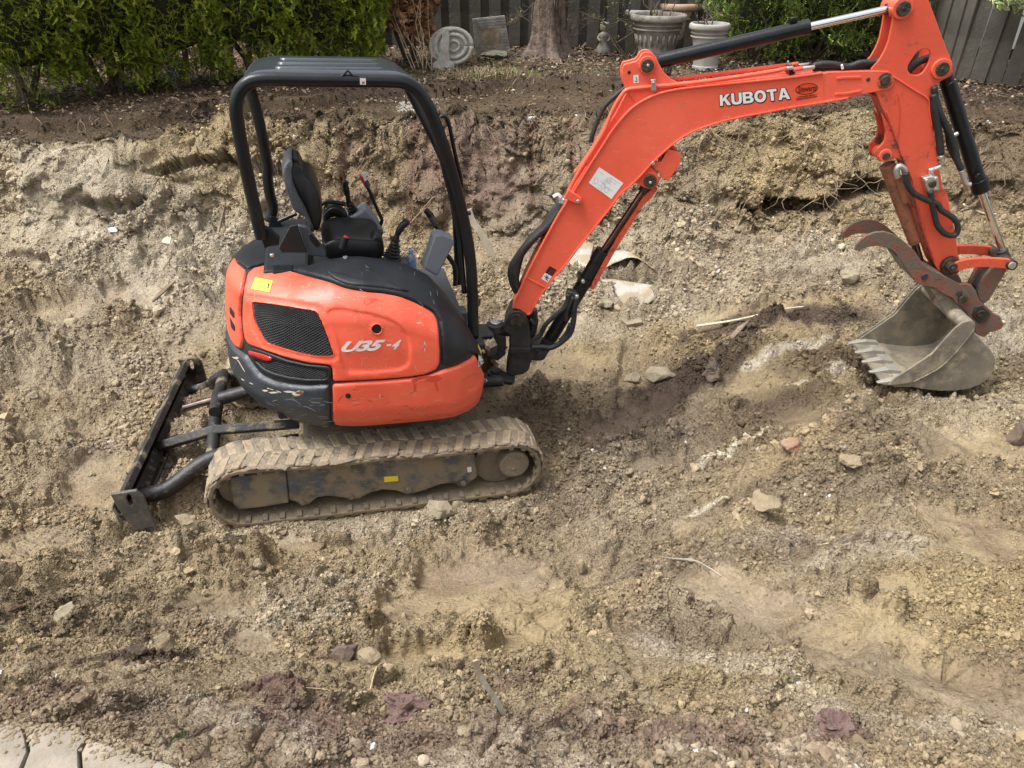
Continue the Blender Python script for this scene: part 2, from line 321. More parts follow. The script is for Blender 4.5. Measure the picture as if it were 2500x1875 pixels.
PALE = [((330, 600), 1.0, .5, 0, .8), ((160, 430), .7, .55, 0, .9), ((500, 700), .8, .45, 0, .7), ((620, 1330), .22, .14, 0, .8), ((900, 1290), .6, .14, 0, .8), ((1150, 1240), .4, .14, 0, .7), ((700, 1500), .3, .14, 0, .7), ((820, 1440), .3, .12, 0, .6),
 ((600, 560), .6, .3, 0, .6), ((1700, 650), 1.2, .6, 0, .55), ((2050, 640), .7, .4, 0, .6), ((2420, 820), .5, .3, 0, .9), ((2380, 1010), .4, .25, 0, .6), ((1500, 760), .8, .3, 0, .6), ((1350, 540), .4, .3, 0, .5), ((2080, 1350), .3, .07, 20, .95), ((2180, 1360), .2, .08, 20, 1.),
 ((1900, 1290), .3, .07, 5, .5), ((1700, 1610), .24, .08, -35, .9), ((1880, 1680), .2, .05, -35, .9), ((2050, 1760), .3, .05, -25, .8), ((500, 1745), .3, .05, 0, .8), ((560, 1790), .25, .06, 0, .6), ((120, 1080), .5, .3, 0, .3), ((200, 900), .6, .3, 0, .4), ((2300, 1790), .3, .06, 0, .5), ((1530, 1700), .1, .07, 0, .8), ((1300, 700), .3, .2, 0, .6),
 ((1980, 1190), .6, .12, -10, .35), ((2250, 1050), .5, .2, 0, .3)]
YEL = [((600, 330), 1.0, .22, 0, .7), ((450, 360), .8, .3, 0, .7), ((1250, 1500), .5, .3, 0, .6), ((1980, 400), .6, .4, 0, .7), ((1850, 340), .6, .3, 0, .6), ((2050, 1400), .5, .2, 0, .35), ((350, 1300), .5, .25, 0, .4), ((1100, 1620), .5, .14, 0, .6), ((2400, 1480), .4, .3, 0, .7), ((1700, 1720), .4, .15, 0, .5), ((1420, 1790), .25, .1, 0, .5),
 ((2240, 1500), .5, .22, 0, .4), ((1700, 800), .35, .14, 0, .8), ((1860, 850), .4, .12, 20, .6), ((1780, 830), .4, .15, 15, .8), ((2010, 740), .5, .08, 0, .6)]
CH = [((1560, 1160), (1500, 1190)), ]
WHITE = [((1690, 1075), (1870, 1100, ), ), ]
STREAK = [((1690, 1160), (1800, 1115), .035), ((1800, 1112), (1878, 1058), .03), ((1830, 1020), (1885, 1010), .014), ((1680, 1255), (1760, 1225), .035), ((1820, 910), (1960, 860), .05), ((1960, 860), (2040, 842), .035), ((2020, 925), (2080, 915), .03), ((1915, 940), (1975, 935), .015), ((2020, 1085), (2070, 1100), .014)]
RUT = [((1640, 1395), (2000, 1560)), ((2000, 1560), (2500, 1745)), ((1250, 1330), (1420, 1180)), ((330, 1330), (120, 1500)), ((2130, 1030), (2250, 1100))]

def colour_masks(x, y, z, flatv):
    n1 = fbm(x, y, .9, 4, 1); n2 = fbm(x, y, 3.5, 4, 2); n3 = fbm(x, y, 12, 3, 3)
    c = np.empty(x.shape+(3,)); tan = np.array([.325, .255, .160]); grey = np.array([.47, .410, .315]); yel = np.array([.365, .282, .155]); brown = np.array([.165, .118, .076]); dark = np.array([.105, .075, .056]); red = np.array([.125, .072, .060]); white = np.array([.70, .66, .58])
    def mixin(k, col): 
        k = np.clip(k, 0, 1)[..., None]; c[:] = c*(1-k)+col*k
    c[:] = tan
    mixin(sstep(.0, .5, n1)*.55, yel); mixin(sstep(.05, .5, -n1+.3*n2)*.45, grey); mixin(sstep(.02, .38, n2+.25*n3)*.55, brown); mixin(sstep(.08, .4, -n1-.2*n2)*.35, np.array([.23, .175, .115]))
    for i, (p, rx, ry, a, k) in enumerate(PALE): mixin(blob(x, y, hit(*p), rx, ry, a, .5, .5, i)*k*.75*(.75+.5*n3), grey)
    for i, (p, rx, ry, a, k) in enumerate(YEL): mixin(blob(x, y, hit(*p), rx, ry, a, .5, .5, i+50)*k*.8, yel)
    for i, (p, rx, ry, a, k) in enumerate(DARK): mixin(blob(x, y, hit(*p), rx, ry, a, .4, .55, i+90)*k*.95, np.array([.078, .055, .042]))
    for i, (p, rx, ry, a, k) in enumerate(RED): mixin(blob(x, y, hit(*p), rx, ry, a, .4, .6, i+130)*k*.9, red)
    # the topsoil: humus along the top of the wall, needles and mulch on the yard
    wt = _cub(FX, WT, x); wb = _cub(FX, WB, x); st = _cub(FX, ST, x); v = (y+.12*noise2(x*1.4, y*.5, 5)-wb)/(wt-wb)
    hum = sstep(.84-.10*np.exp(-((x-.6)/1.6)**2), .98, v+.13*n2+.05*n3); mixin(hum*.95, brown*.52)
    wl = sstep(.15, .5, v)*(1-hum); mid = np.exp(-((x+.35)/1.05)**2)
    mixin(wl*mid*sstep(-.35, .1, n2+.2)*.8, np.array([.175, .118, .092]))
    mixin(wl*sstep(3.6, 4.6, x)*.75, brown*.9)
    mixin(sstep(0, .12, y+.05*n2-st)*(1-sstep(.1, .45, y-st))*.75, dark*.8)
    yd = sstep(.1, .5, y-st); mixin(yd*.85, np.array([.125, .088, .062])); mixin(yd*sstep(.15, .5, n2)*.6, np.array([.20, .15, .10])); mixin(yd*sstep(.25, .5, n1+n3*.4)*.4, np.array([.10, .11, .05]))
    near = sstep(1.75, 1.35, y+.2*n1); mixin(near*.35*(1-sstep(.6, 1.8, x)), np.array([.21, .155, .125])); mixin(near*sstep(.2, .45, n3+n2*.4)*.3, grey*1.1)
    for (a, b, w) in STREAK:
        d, t, _ = seg_d(x, y, hit(*a), hit(*b)); mixin((1-sstep(w*.4, w*1.2, d+.03*n3+.03*n2))*.9, np.array([.58, .51, .39]))
    return np.clip(c*(1+.16*n3[..., None]+.10*n2[..., None]), .015, .8), n1, n2, n3

def build_ground():
    ys = [0.55]; 
    while ys[-1] < 9.6:
        y = ys[-1]; d = .0038*y if y < 3.2 else .0042*y
        if 6.0 < y < 8.3: d = .0105
        ys.append(y+d)
    while ys[-1] < 14: ys.append(ys[-1]*1.012)
    while ys[-1] < 60: ys.append(ys[-1]*1.12)
    ys = np.array(ys); u = np.linspace(-1, 1, 821); outer = np.array([1.03, 1.1, 1.3, 1.8, 3., 6.]); u = np.concatenate([-outer[::-1], u, outer])
    Y, U = np.meshgrid(ys, u, indexing='ij'); X = U*(.80*Y+.55)
    X = X+.004*Y*noise2(X*40, Y*40, 9)
    Z = base_h(X, Y)
    wt = _cub(FX, WT, X); wb = _cub(FX, WB, X); v = (Y-wb)/(wt-wb); wall = sstep(-.1, .15, v)*(1-sstep(1., 1.15, v)); yard = sstep(1.0, 1.2, v)
    C, n1, n2, n3 = colour_masks(X, Y, Z, wall)
    S = np.zeros_like(X)
    for i, (p, rx, ry, a) in enumerate(SMOOTH): S = np.maximum(S, blob(X, Y, hit(*p), rx, ry, a, .3, .5, 200+i))
    S = np.maximum(S, .75*sstep(.22, .5, fbm(X, Y, 1.6, 3, 77)+.06))*(1-wall*.5)
    under = blob(X, Y, MF.world((0, 0, 0)), 1.02, .80, 13, .12, .1, 5)
    R = (1-S)*(1-.85*yard)
    # big lumps, clods of several sizes, crumbs
    Z += (.085*fbm(X, Y, 1.3, 4, 21)-.07*np.abs(fbm(X, Y, 2.6, 3, 23)))*(1-under)*(1-.5*yard)
    cl = 0
    for sc, am, s in ((3.2, .060, 31), (6.5, .060, 32), (13, .036, 33), (27, .016, 34)):
        d1, d2, idv = worley(X+.10/sc*noise2(X*sc*2, Y*sc*2, s)*3, Y+.10/sc*noise2(X*sc*2, Y*sc*2, s+5)*3, sc, s)
        h = (.55*np.clip(1-(d1*1.15)**2, 0, 1)+.6*sstep(.0, .22, d2-d1))*(.2+1.1*idv)-.12*(1-sstep(.0, .1, d2-d1)); dens = sstep(-.25, .25, fbm(X, Y, sc*.22, 2, s+9)+.1)
        if sc < 20: dens = dens*(idv > .5)
        Z += am*h*dens*R*(1-under*.75)*(.45+.55*sstep(1.0, 2.4, Y)); cl = cl+h*dens*R*am
    Z += .012*fbm(X, Y, 9, 4, 51)*(.25+R) + .006*fbm(X, Y, 40, 3, 52)*R
    # the machine has settled onto its own pad
    fp = (1-sstep(1.05, 1.38, np.abs((X-MF.o[0])*_X[0]+(Y-MF.o[1])*_X[1])-.04))*(1-sstep(.86, 1.12, np.abs((X-MF.o[0])*_Y[0]+(Y-MF.o[1])*_Y[1]))); Zp = MF.o[2]-((X-MF.o[0])*_Z[0]+(Y-MF.o[1])*_Z[1])/_Z[2]
    Z = Z*(1-fp)+(Zp+.002+.25*(Z-base_h(X, Y))*.6)*fp
    # cracks in the pressed clay
    d1, d2, _ = worley(X+.03*noise2(X*9, Y*9, 8), Y+.03*noise2(X*9, Y*9, 18), 7.5, 66); crack = (1-sstep(.0, .09, d2-d1))*S*sstep(.0, .3, fbm(X, Y, 2.4, 2, 12))
    Z -= .024*crack; C *= (1-.35*crack)[..., None]
    # ruts with grouser marks
    for a, b in RUT:
        d, t, sd_ = seg_d(X, Y, hit(*a), hit(*b)); m = (1-sstep(.13, .2, d))
        L = math.dist(hit(*a)[:2], hit(*b)[:2]); Z += m*(-.035+.010*np.sin(t*L/.045*2*math.pi/2+sd_*9)*sstep(-.2, .2, fbm(X, Y, 3, 2, 71)))+.03*np.exp(-((d-.2)/.06)**2)
    for (mx, my), mr, mh in (((-1.15, -.48), .14, .20), ((-1.17, .0), .16, .24), ((-1.12, .42), .17, .20), ((-1.02, -.1), .3, .06)):
        wq = MF.world((mx, my, 0)); Z += mh*blob(X, Y, wq, mr, mr*1.1, 0, .6, .25, 9)*(1+.3*n3)
    bq_ = hit(2330, 930); Z -= .07*blob(X, Y, bq_, .42, .26, 0, .5, .2, 18); bq_ = hit(2105, 905); Z -= .07*blob(X, Y, bq_, .16, .40, 0, .6, .2, 8)
    hq = hit(1565, 692); Z -= .16*blob(X, Y, hq, .30, .13, 0, .35, .2, 7)
    # tooth marks raked down the top of the wall
    P = proj(np.stack([X, Y, Z], -1).reshape(-1, 3)).reshape(X.shape+(2,))
    for k, tx in enumerate(list(np.arange(-1.35, .35, .115))+[-2.25, -2.1, -1.92, -1.75, -1.6]):
        w = .022; on = sstep(.62, .74, v+.05*math.sin(k*5))*(1-sstep(.9, .97, v)); g = np.exp(-((X-tx-.02*np.sin(Y*5+k))/w)**2)*on
        Z -= .07*g; C *= (1-.35*g)[..., None]
    for tx, lo in ((-.95, .25), (.22, .3), (.6, .2), (-1.62, .35)):
        g = np.exp(-((X-tx-.06*(v-1)+.01*np.sin(Y*9))/.028)**2)*sstep(lo, lo+.1, v)*(1-sstep(.9, 1, v)); Z -= .03*g; k = (.8*g)[..., None]; C[:] = C*(1-k)+np.array([.16, .09, .065])*k
    # wall relief pushes the face in and out, not only up
    Y2 = Y - wall*(.13*fbm(X, Z*1.1+3, 1.7, 4, 61) + .05*fbm(X, Z*1.2, 6.5, 4, 62) + .028*np.abs(fbm(X, Z*2, 14, 3, 64)))
    d1, d2, idv = worley(X, Z*1.2, 4.5, 91); Y2 -= wall*.07*np.clip(1-d1**2*1.3, 0, 1)*(idv > .5)
    d1, d2, idv = worley(X, Z*1.2, 10, 92); Y2 -= wall*.035*np.clip(1-d1**2*1.3, 0, 1)*(idv > .35)
    # undercut hollows
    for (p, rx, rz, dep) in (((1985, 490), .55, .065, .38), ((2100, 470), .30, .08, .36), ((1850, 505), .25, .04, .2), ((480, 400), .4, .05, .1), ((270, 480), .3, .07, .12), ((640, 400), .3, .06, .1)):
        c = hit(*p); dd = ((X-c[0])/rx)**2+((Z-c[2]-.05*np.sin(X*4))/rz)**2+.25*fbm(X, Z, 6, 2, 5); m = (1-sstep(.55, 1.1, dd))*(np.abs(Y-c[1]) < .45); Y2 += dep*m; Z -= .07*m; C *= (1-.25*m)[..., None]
    V = np.stack([X, Y2, Z], -1); nr, nc = X.shape; idx = np.arange(nr*nc).reshape(nr, nc)
    Q = np.stack([idx[:-1, :-1], idx[:-1, 1:], idx[1:, 1:], idx[1:, :-1]], -1).reshape(-1, 4)
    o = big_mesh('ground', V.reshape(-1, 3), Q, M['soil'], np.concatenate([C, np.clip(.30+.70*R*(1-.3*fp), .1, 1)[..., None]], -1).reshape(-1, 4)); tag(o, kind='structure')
    return V, C, R, wall, under
GV, GC, GR, GW, GU = build_ground()
def gz(x, y):
    i = np.argmin((GV[..., 0].ravel()-x)**2+(GV[..., 1].ravel()-y)**2); return GV.reshape(-1, 3)[i]

def scatter_clods():
    """loose crumbs and clods lying all over the dug soil: points that carry shape, size and tint, with a clod set on each"""
    lib = bpy.data.collections.new('clod_shapes'); r = np.random.default_rng(8)
    for k in range(9):
        bm = bmesh.new(); bmesh.ops.create_icosphere(bm, subdivisions=2, radius=1); V = np.array([v.co[:] for v in bm.verts]); F = [tuple(v.index for v in f.verts) for f in bm.faces]; bm.free()
        for _ in range(7 if k % 3 else 3): n = r.normal(size=3); n /= np.linalg.norm(n); d = r.uniform(.45, .8); q = V@n; V -= np.outer(np.maximum(q-d, 0), n)
        V *= (1+.42*noise3(V*1.7+k*5)+.34*noise3(V*3.6+k*9))[:, None]; me = bpy.data.meshes.new('clod'); me.from_pydata([tuple(v) for v in V], [], F); me.materials.append(M['clod'])
        if k % 3 == 0: me.shade_smooth()
        o = bpy.data.objects.new('clod_shape', me); lib.objects.link(o)
    nr, nc = GR.shape; n = 300000; m = n*3; i = RNG.integers(0, int(nr*.985), m); j = RNG.integers(8, nc-8, m); X, Y = GV[i, j, 0], GV[i, j, 1]
    clump = fbm(X, Y, 2.2, 3, 99); fine = fbm(X, Y, 7, 2, 98); keep = (RNG.random(m) < np.clip(np.maximum(GR[i, j], .8*(Y > _cub(FX, ST, X)))*(.32+1.3*clump+.5*fine), .015, 1)) & ((GU[i, j] < .5) | (RNG.random(m) < .15)) & (Y < 10.8)
    i, j = i[keep][:n], j[keep][:n]; P = GV[i, j]+np.stack([RNG.normal(0, .004, len(i)), RNG.normal(0, .004, len(i)), np.zeros(len(i))], 1); n = len(i)
    q = RNG.random(n); rad = .0028+.0075*q**2.2; b1 = RNG.random(n) < .05*np.clip(.5+2.5*clump[keep][:n], .1, 3); rad = np.where(b1, .009+.011*RNG.random(n)**1.5, rad); b2 = RNG.random(n) < .0015; rad = np.where(b2, .020+.020*RNG.random(n), rad)
    rad *= np.clip(P[:, 1]/3.4, .72, 1.5); P[:, 2] += rad*.25; s = rad[:, None]*RNG.uniform(.65, 1.25, (n, 3)); rot = RNG.random((n, 3))*6.283
    c = np.clip(GC[i, j]*RNG.uniform(.62, 1.30, (n, 1)), 0, .75); wh = RNG.random(n) < .003; c[wh] = np.array([.55, .53, .48])
    me = bpy.data.meshes.new('soil_clods'); me.vertices.add(n); me.vertices.foreach_set('co', P.astype(np.float32).ravel())
    a = me.attributes.new('size3', 'FLOAT_VECTOR', 'POINT'); a.data.foreach_set('vector', s.astype(np.float32).ravel()); a = me.attributes.new('turn', 'FLOAT_VECTOR', 'POINT'); a.data.foreach_set('vector', rot.astype(np.float32).ravel())
    a = me.attributes.new('tint', 'FLOAT_COLOR', 'POINT'); cc = np.ones((n, 4), np.float32); cc[:, :3] = c; a.data.foreach_set('color', cc.ravel()); a = me.attributes.new('kind_id', 'INT', 'POINT'); a.data.foreach_set('value', RNG.integers(0, 9, n).astype(np.int32))
    o = bpy.data.objects.new('soil_clods', me); COL.objects.link(o); tag(o, 'loose crumbs and clods of dug clay strewn over the pit', 'soil', kind='stuff')
    ng = bpy.data.node_groups.new('clods', 'GeometryNodeTree'); ng.interface.new_socket('Geometry', in_out='INPUT', socket_type='NodeSocketGeometry'); ng.interface.new_socket('Geometry', in_out='OUTPUT', socket_type='NodeSocketGeometry')
    N = ng.nodes; L = ng.links; gi = N.new('NodeGroupInput'); go = N.new('NodeGroupOutput'); ip = N.new('GeometryNodeInstanceOnPoints'); ci = N.new('GeometryNodeCollectionInfo'); ci.inputs['Collection'].default_value = lib; ci.inputs['Separate Children'].default_value = True; ci.inputs['Reset Children'].default_value = True
    L.new(gi.outputs[0], ip.inputs['Points']); L.new(ci.outputs[0], ip.inputs['Instance']); ip.inputs['Pick Instance'].default_value = True
    def na(name, t): q = N.new('GeometryNodeInputNamedAttribute'); q.data_type = t; q.inputs['Name'].default_value = name; return q.outputs['Attribute']
    L.new(na('size3', 'FLOAT_VECTOR'), ip.inputs['Scale']); L.new(na('kind_id', 'INT'), ip.inputs['Instance Index']); er = N.new('FunctionNodeEulerToRotation'); L.new(na('turn', 'FLOAT_VECTOR'), er.inputs[0]); L.new(er.outputs[0], ip.inputs['Rotation']); L.new(ip.outputs[0], go.inputs[0])
    md = o.modifiers.new('clods', 'NODES'); md.node_group = ng
scatter_clods()
# ------------------------------------------------------------------ the excavator
OR = (.76, .100, .052); OR2 = (.85, .135, .075)
M['paint'] = mk('orange_paint', OR, OR2, 2.5, .42, bump=.12, bscale=30, dirt=((.50, .15, .08), .62, 9), scratch=((.60, .33, .22), .615))
M['paint_worn'] = mk('worn_orange_paint', (.70, .085, .035), (.60, .09, .045), 6, .5, bump=.4, bscale=40, dirt=((.085, .055, .04), .52, 11), scratch=((.10, .05, .04), .60))
M['rusty'] = mk('rusty_orange_steel', (.25, .078, .045), (.16, .078, .055), 9, .8, bump=.6, bscale=40, dirt=((.13, .10, .075), .43, 12), scratch=((.06, .04, .035), .56))
M['thumbcyl'] = mk('faded_orange_steel', (.34, .115, .055), (.25, .10, .06), 9, .6, bump=.4, bscale=40, dirt=((.12, .07, .045), .52, 14), scratch=((.05, .035, .03), .58))
M['bucket'] = mk('bucket_steel', (.15, .132, .102), (.245, .215, .165), 5, .7, metal=.15, bump=.4, bscale=30, dirt=((.32, .27, .19), .47, 6), scratch=((.38, .36, .32), .62))
M['tooth'] = mk('worn_steel', (.33, .31, .27), (.42, .39, .33), 8, .5, metal=.4, dirt=((.34, .28, .19), .5, 14), bump=.3)
M['black'] = mk('black_paint', (.006, .0075, .009), (.011, .013, .016), 5, .30, spec=.4, bump=.15, bscale=60, dirt=((.12, .11, .095), .70, 12), scratch=((.30, .31, .32), .72))
M['black_plastic'] = mk('black_plastic', (.010, .0115, .014), (.019, .021, .025), 4, .46, spec=.4, bump=.25, bscale=160, dirt=((.11, .105, .10), .66, 16), scratch=((.16, .165, .17), .70))
M['cw'] = mk('counterweight_paint', (.022, .026, .033), (.042, .049, .059), 4, .45, bump=.35, bscale=22, dirt=((.12, .055, .035), .74, 5), scratch=((.30, .31, .32), .63))
M['casting'] = mk('greasy_casting', (.016, .016, .017), (.04, .039, .037), 8, .5, bump=.5, bscale=40, dirt=((.11, .09, .065), .62, 9))
M['blade'] = mk('blade_black', (.012, .011, .011), (.028, .026, .024), 9, .45, bump=.5, bscale=40, dirt=((.25, .20, .135), .53, 7), scratch=((.25, .22, .18), .62))
M['blade_edge'] = mk('blade_end', (.07, .066, .06), (.14, .13, .115), 9, .7, bump=.6, bscale=40, dirt=((.24, .19, .13), .58, 8))
M['frame_grey'] = mk('track_frame_paint', (.060, .068, .078), (.11, .118, .125), 7, .65, bump=.4, bscale=30, dirt=((.24, .19, .125), .42, 5), scratch=((.27, .25, .21), .58))
M['mudsteel'] = mk('mud_caked_steel', (.16, .13, .095), (.25, .205, .145), 6, .9, bump=1.2, bscale=30)
M['rubber'] = mk('muddy_rubber', (.27, .21, .135), (.17, .135, .09), 7, .9, bump=1.0, bscale=30, dirt=((.15, .145, .13), .60, 7))
M['lug'] = mk('lug_rubber', (.38, .31, .21), (.27, .21, .14), 11, .9, bump=1.4, bscale=35, dirt=((.15, .15, .14), .60, 14))
M['hose'] = mk('hose', (.014, .014, .015), (.028, .028, .030), 12, .5, bump=.5, bscale=90)
M['grey_plastic'] = mk('grey_plastic', (.17, .19, .22), (.20, .22, .25), 3, .5, bump=.1, bscale=120, dirt=((.24, .24, .24), .70, 14))
M['dark_grey'] = mk('dark_grey_plastic', (.045, .049, .056), (.062, .067, .075), 3, .5, bump=.1, bscale=120, dirt=((.16, .15, .14), .68, 14))
M['vinyl'] = mk('vinyl', (.007, .007, .0075), (.013, .013, .014), 4, .36, spec=.4, bump=.15, bscale=25, dirt=((.09, .08, .07), .72, 9))
M['chrome'] = mk('chrome', (.80, .80, .80), (.88, .88, .88), 4, .10, metal=1)
M['oilrod'] = mk('oily_rod', (.20, .15, .13), (.10, .075, .065), 10, .22, metal=.9)
M['steel'] = mk('zinc_steel', (.48, .47, .44), (.60, .59, .56), 9, .38, metal=.8, dirt=((.15, .13, .10), .6, 30))
M['pin'] = mk('greasy_pin', (.03, .025, .02), (.10, .075, .05), 30, .45, metal=.5, bump=1., bscale=60)
M['roof'] = mk('canopy_steel', (.020, .027, .035), (.034, .043, .053), 3, .28, bump=.15, bscale=30, dirt=((.20, .21, .22), .70, 8), scratch=((.3, .32, .34), .74), coat=.2)
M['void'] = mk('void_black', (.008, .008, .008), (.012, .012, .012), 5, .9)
M['wire'] = mk('grille_wire', (.05, .052, .055), (.09, .09, .092), 9, .5)
M['yellow'] = mk('yellow_sticker', (.78, .60, .03), (.8, .64, .05), 5, .4)
M['decal_white'] = mk('white_decal', (.74, .74, .73), (.80, .80, .79), 5, .35, scratch=((.62, .22, .14), .72))
M['decal_black'] = mk('black_decal', (.012, .012, .012), (.02, .02, .02), 5, .4)
M['decal_silver'] = mk('silver_decal', (.56, .55, .52), (.66, .65, .62), 20, .4, scratch=((.74, .20, .10), .62))
M['redref'] = mk('red_reflector', (.55, .015, .01), (.62, .02, .012), 5, .2, coat=.6)
M['red'] = mk('red_plastic', (.55, .02, .02), (.6, .03, .03), 5, .35)
M['decal_red'] = mk('red_decal', (.5, .035, .02), (.5, .035, .02), 5, .4)

EX = empty('mini_excavator', label='orange compact excavator with black canopy and rubber tracks standing in the dug pit', cat='excavator')
EX.matrix_world = Matrix(((_X[0], _Y[0], _Z[0], MF.o[0]), (_X[1], _Y[1], _Z[1], MF.o[1]), (_X[2], _Y[2], _Z[2], MF.o[2]), (0, 0, 0, 1)))
def ml(fr, l): return MF.local(fr.world(l))
def at(fr, p, y): return MF.local(fr.world(fr.at(p[0], p[1], y)))
def mpp(fr, p, y):
    w = fr.world(fr.at(p[0], p[1], y)); return ((w-CAM)@AX)/FPX
def plate(name, loops, y0, y1, fr, mat, parent=EX, bevel=.004, seg=2, smooth=False, yn=None):
    yn = min(y0, y1) if yn is None else yn
    L = [[(lambda q: (q[0], q[2]))(fr.at(px, py, yn)) for px, py in lp] for lp in loops]
    V, F = prism(L, y0, y1, lambda u, v, y: ml(fr, (u, y, v)))
    return fixn(mesh_obj(name, V, F, mat, parent, bevel=bevel, seg=seg, auto=35))
def pinat(name, p, rpx, y0, y1, fr, mat, parent=EX, n=24, bevel=.003, yn=None):
    yn = min(y0, y1) if yn is None else yn; q = fr.at(p[0], p[1], yn); r = rpx*mpp(fr, p, yn)
    V, F = cyl(ml(fr, (q[0], y0, q[2])), ml(fr, (q[0], y1, q[2])), r, n); return mesh_obj(name, V, F, mat, parent, bevel=bevel, auto=40)
def rod(name, p, q, rpx, y, fr, mat, parent=EX, n=24, bevel=.003, r2=None):
    a = at(fr, p, y); b = at(fr, q, y); r = rpx*mpp(fr, p, y); V, F = tube([a, b], [r, (r2*mpp(fr, q, y)) if r2 else r], n); return mesh_obj(name, V, F, mat, parent, bevel=bevel, auto=40)
def pipe(name, pts, rpx, y, fr, mat, parent=EX, n=10, k=6, flat=None):
    """pts: (px, py) or (px, py, y)"""
    P = [at(fr, p[:2], p[2] if len(p) > 2 else y) for p in pts]; r = rpx*mpp(fr, pts[0][:2], y if len(pts[0]) < 3 else pts[0][2])
    V, F = tube(smooth_path(P, k), r, n, flat=flat); return mesh_obj(name, V, F, mat, parent, smooth=True)
def text_loops(txt, size=1, shear=0, bold=0.0, space=1):
    c = bpy.data.curves.new('t', 'FONT'); c.body = txt; c.size = size; c.shear = shear; c.offset = bold; c.space_character = space; c.resolution_u = 3
    o = bpy.data.objects.new('t', c); COL.objects.link(o); bpy.context.view_layer.update(); dg = bpy.context.evaluated_depsgraph_get(); me = bpy.data.meshes.new_from_object(o.evaluated_get(dg))
    V = np.array([v.co[:] for v in me.vertices]); F = [tuple(p.vertices) for p in me.polygons]; bpy.data.objects.remove(o); bpy.data.curves.remove(c); bpy.data.meshes.remove(me)
    V[:, :2] -= V[:, :2].min(0); w = V[:, 0].max(); h = V[:, 1].max(); V[:, 0] /= w; V[:, 1] /= h; return V, F, w/h
def quadmap(tl, tr, br, bl):
    tl, tr, br, bl = [np.array(p, float) for p in (tl, tr, br, bl)]
    return lambda u, v: (tl*(1-u)+tr*u)*v+(bl*(1-u)+br*u)*(1-v)
def flat_decal(name, V, F, qm, fr, y, mat, parent):
    return mesh_obj(name, [at(fr, qm(v[0], v[1]), y) for v in V], F, mat, parent)
def quad_decal(name, pts, fr, y, mat, parent): return mesh_obj(name, [at(fr, p, y) for p in pts], [tuple(range(len(pts)))], mat, parent)

# ---- house surface: s runs round the plan (arc about the slew centre, then the straight side), v up the side and over the top
RB = .82
def S(s, v, off=0.):
    s = np.asarray(s, float); v = np.asarray(v, float)
    if np.any(off): return _S(s, v)+_Sn(s, v)*np.asarray(off)[..., None]
    return _S(s, v)
def _S(s, v):
    s = np.clip(s, -2.6, .70); v = np.clip(v, 0, 1)
    zt = np.interp(s, [-2.6, -.95, -.75, -.58, -.43, -.2, 0, .2, .4, .55, .63, .70], [1.42, 1.43, 1.445, 1.475, 1.505, 1.53, 1.53, 1.50, 1.41, 1.27, 1.15, 1.0])
    hr = np.interp(s, [-.9, -.5, .45, .70], [.10, .22, .25, .14]); qr = np.interp(s, [-.9, -.5], [.14, .36]); z1 = zt-hr
    a = np.clip(v/.5, 0, 1); z = .6+(z1-.6)*a; q = np.interp(z, [.6, .64, .70, .78, 1.0, 1.15, 1.3, 1.45], [.13, .07, .03, .0, .0, .008, .03, .05])
    ph = np.clip((v-.5)/.35, 0, 1)*math.pi/2; z = z+hr*np.sin(ph); tf = np.clip((v-.85)/.15, 0, 1); q = q+qr*(1-np.cos(ph))+(.54-qr-.03)*tf; z = z-.035*tf*tf
    th = math.radians(270)+np.minimum(s, 0)/RB; yo = np.interp(s, [0, .3, .42, .52, .6, .65, .70], [-.82, -.82, -.812, -.79, -.74, -.69, -.61])
    xa = (RB-q)*np.cos(th); ya = (RB-q)*np.sin(th); sc = (-.28-yo)/.54
    x = np.where(s < 0, xa, s); y = np.where(s < 0, ya, yo+q*sc)
    x = x-np.where(s > .3, (s-.3)/.4*.07*np.clip(q/.4, 0, 1), 0)
    return np.stack([x, y, z], -1)
def _Sn(s, v):
    e = 4e-3; du = _S(np.minimum(s+e, .70), v)-_S(np.minimum(s+e, .70)-2*e, v); vv = np.clip(v, e, 1-e); dv = _S(s, vv+e)-_S(s, vv-e); n = np.cross(du, dv); return n/np.maximum(np.linalg.norm(n, axis=-1, keepdims=True), 1e-9)
_gs, _gv = np.meshgrid(np.linspace(-1.35, .70, 420), np.linspace(0, 1, 240), indexing='ij')
_gP = MF.world(_S(_gs, _gv)); _gn = _Sn(_gs, _gv)@MF.B; _gf = np.einsum('ijk,ijk->ij', _gn, CAM-_gP) > .02; _gp = proj(_gP)
def sv(px, py):
    d = np.where(_gf, np.hypot(_gp[..., 0]-px, _gp[..., 1]-py), 1e9); i, j = np.unravel_index(np.argmin(d), d.shape); s, v = _gs[i, j], _gv[i, j]
    if d[i, j] > 8: return s, v
    for _ in range(3):
        p0 = proj(MF.world(_S(s, v))); e = 1e-3; js = (proj(MF.world(_S(s-e, v)))-p0)/-e; jv = (proj(MF.world(_S(s, v-e)))-p0)/-e
        J = np.array([js, jv]).T
        try: dd = np.linalg.solve(J, np.array([px, py])-p0)
        except Exception: break
        s = float(np.clip(s+np.clip(dd[0], -.03, .03), -1.35, .70)); v = float(np.clip(v+np.clip(dd[1], -.03, .03), 0, 1))
    return s, v
WV = 1.45
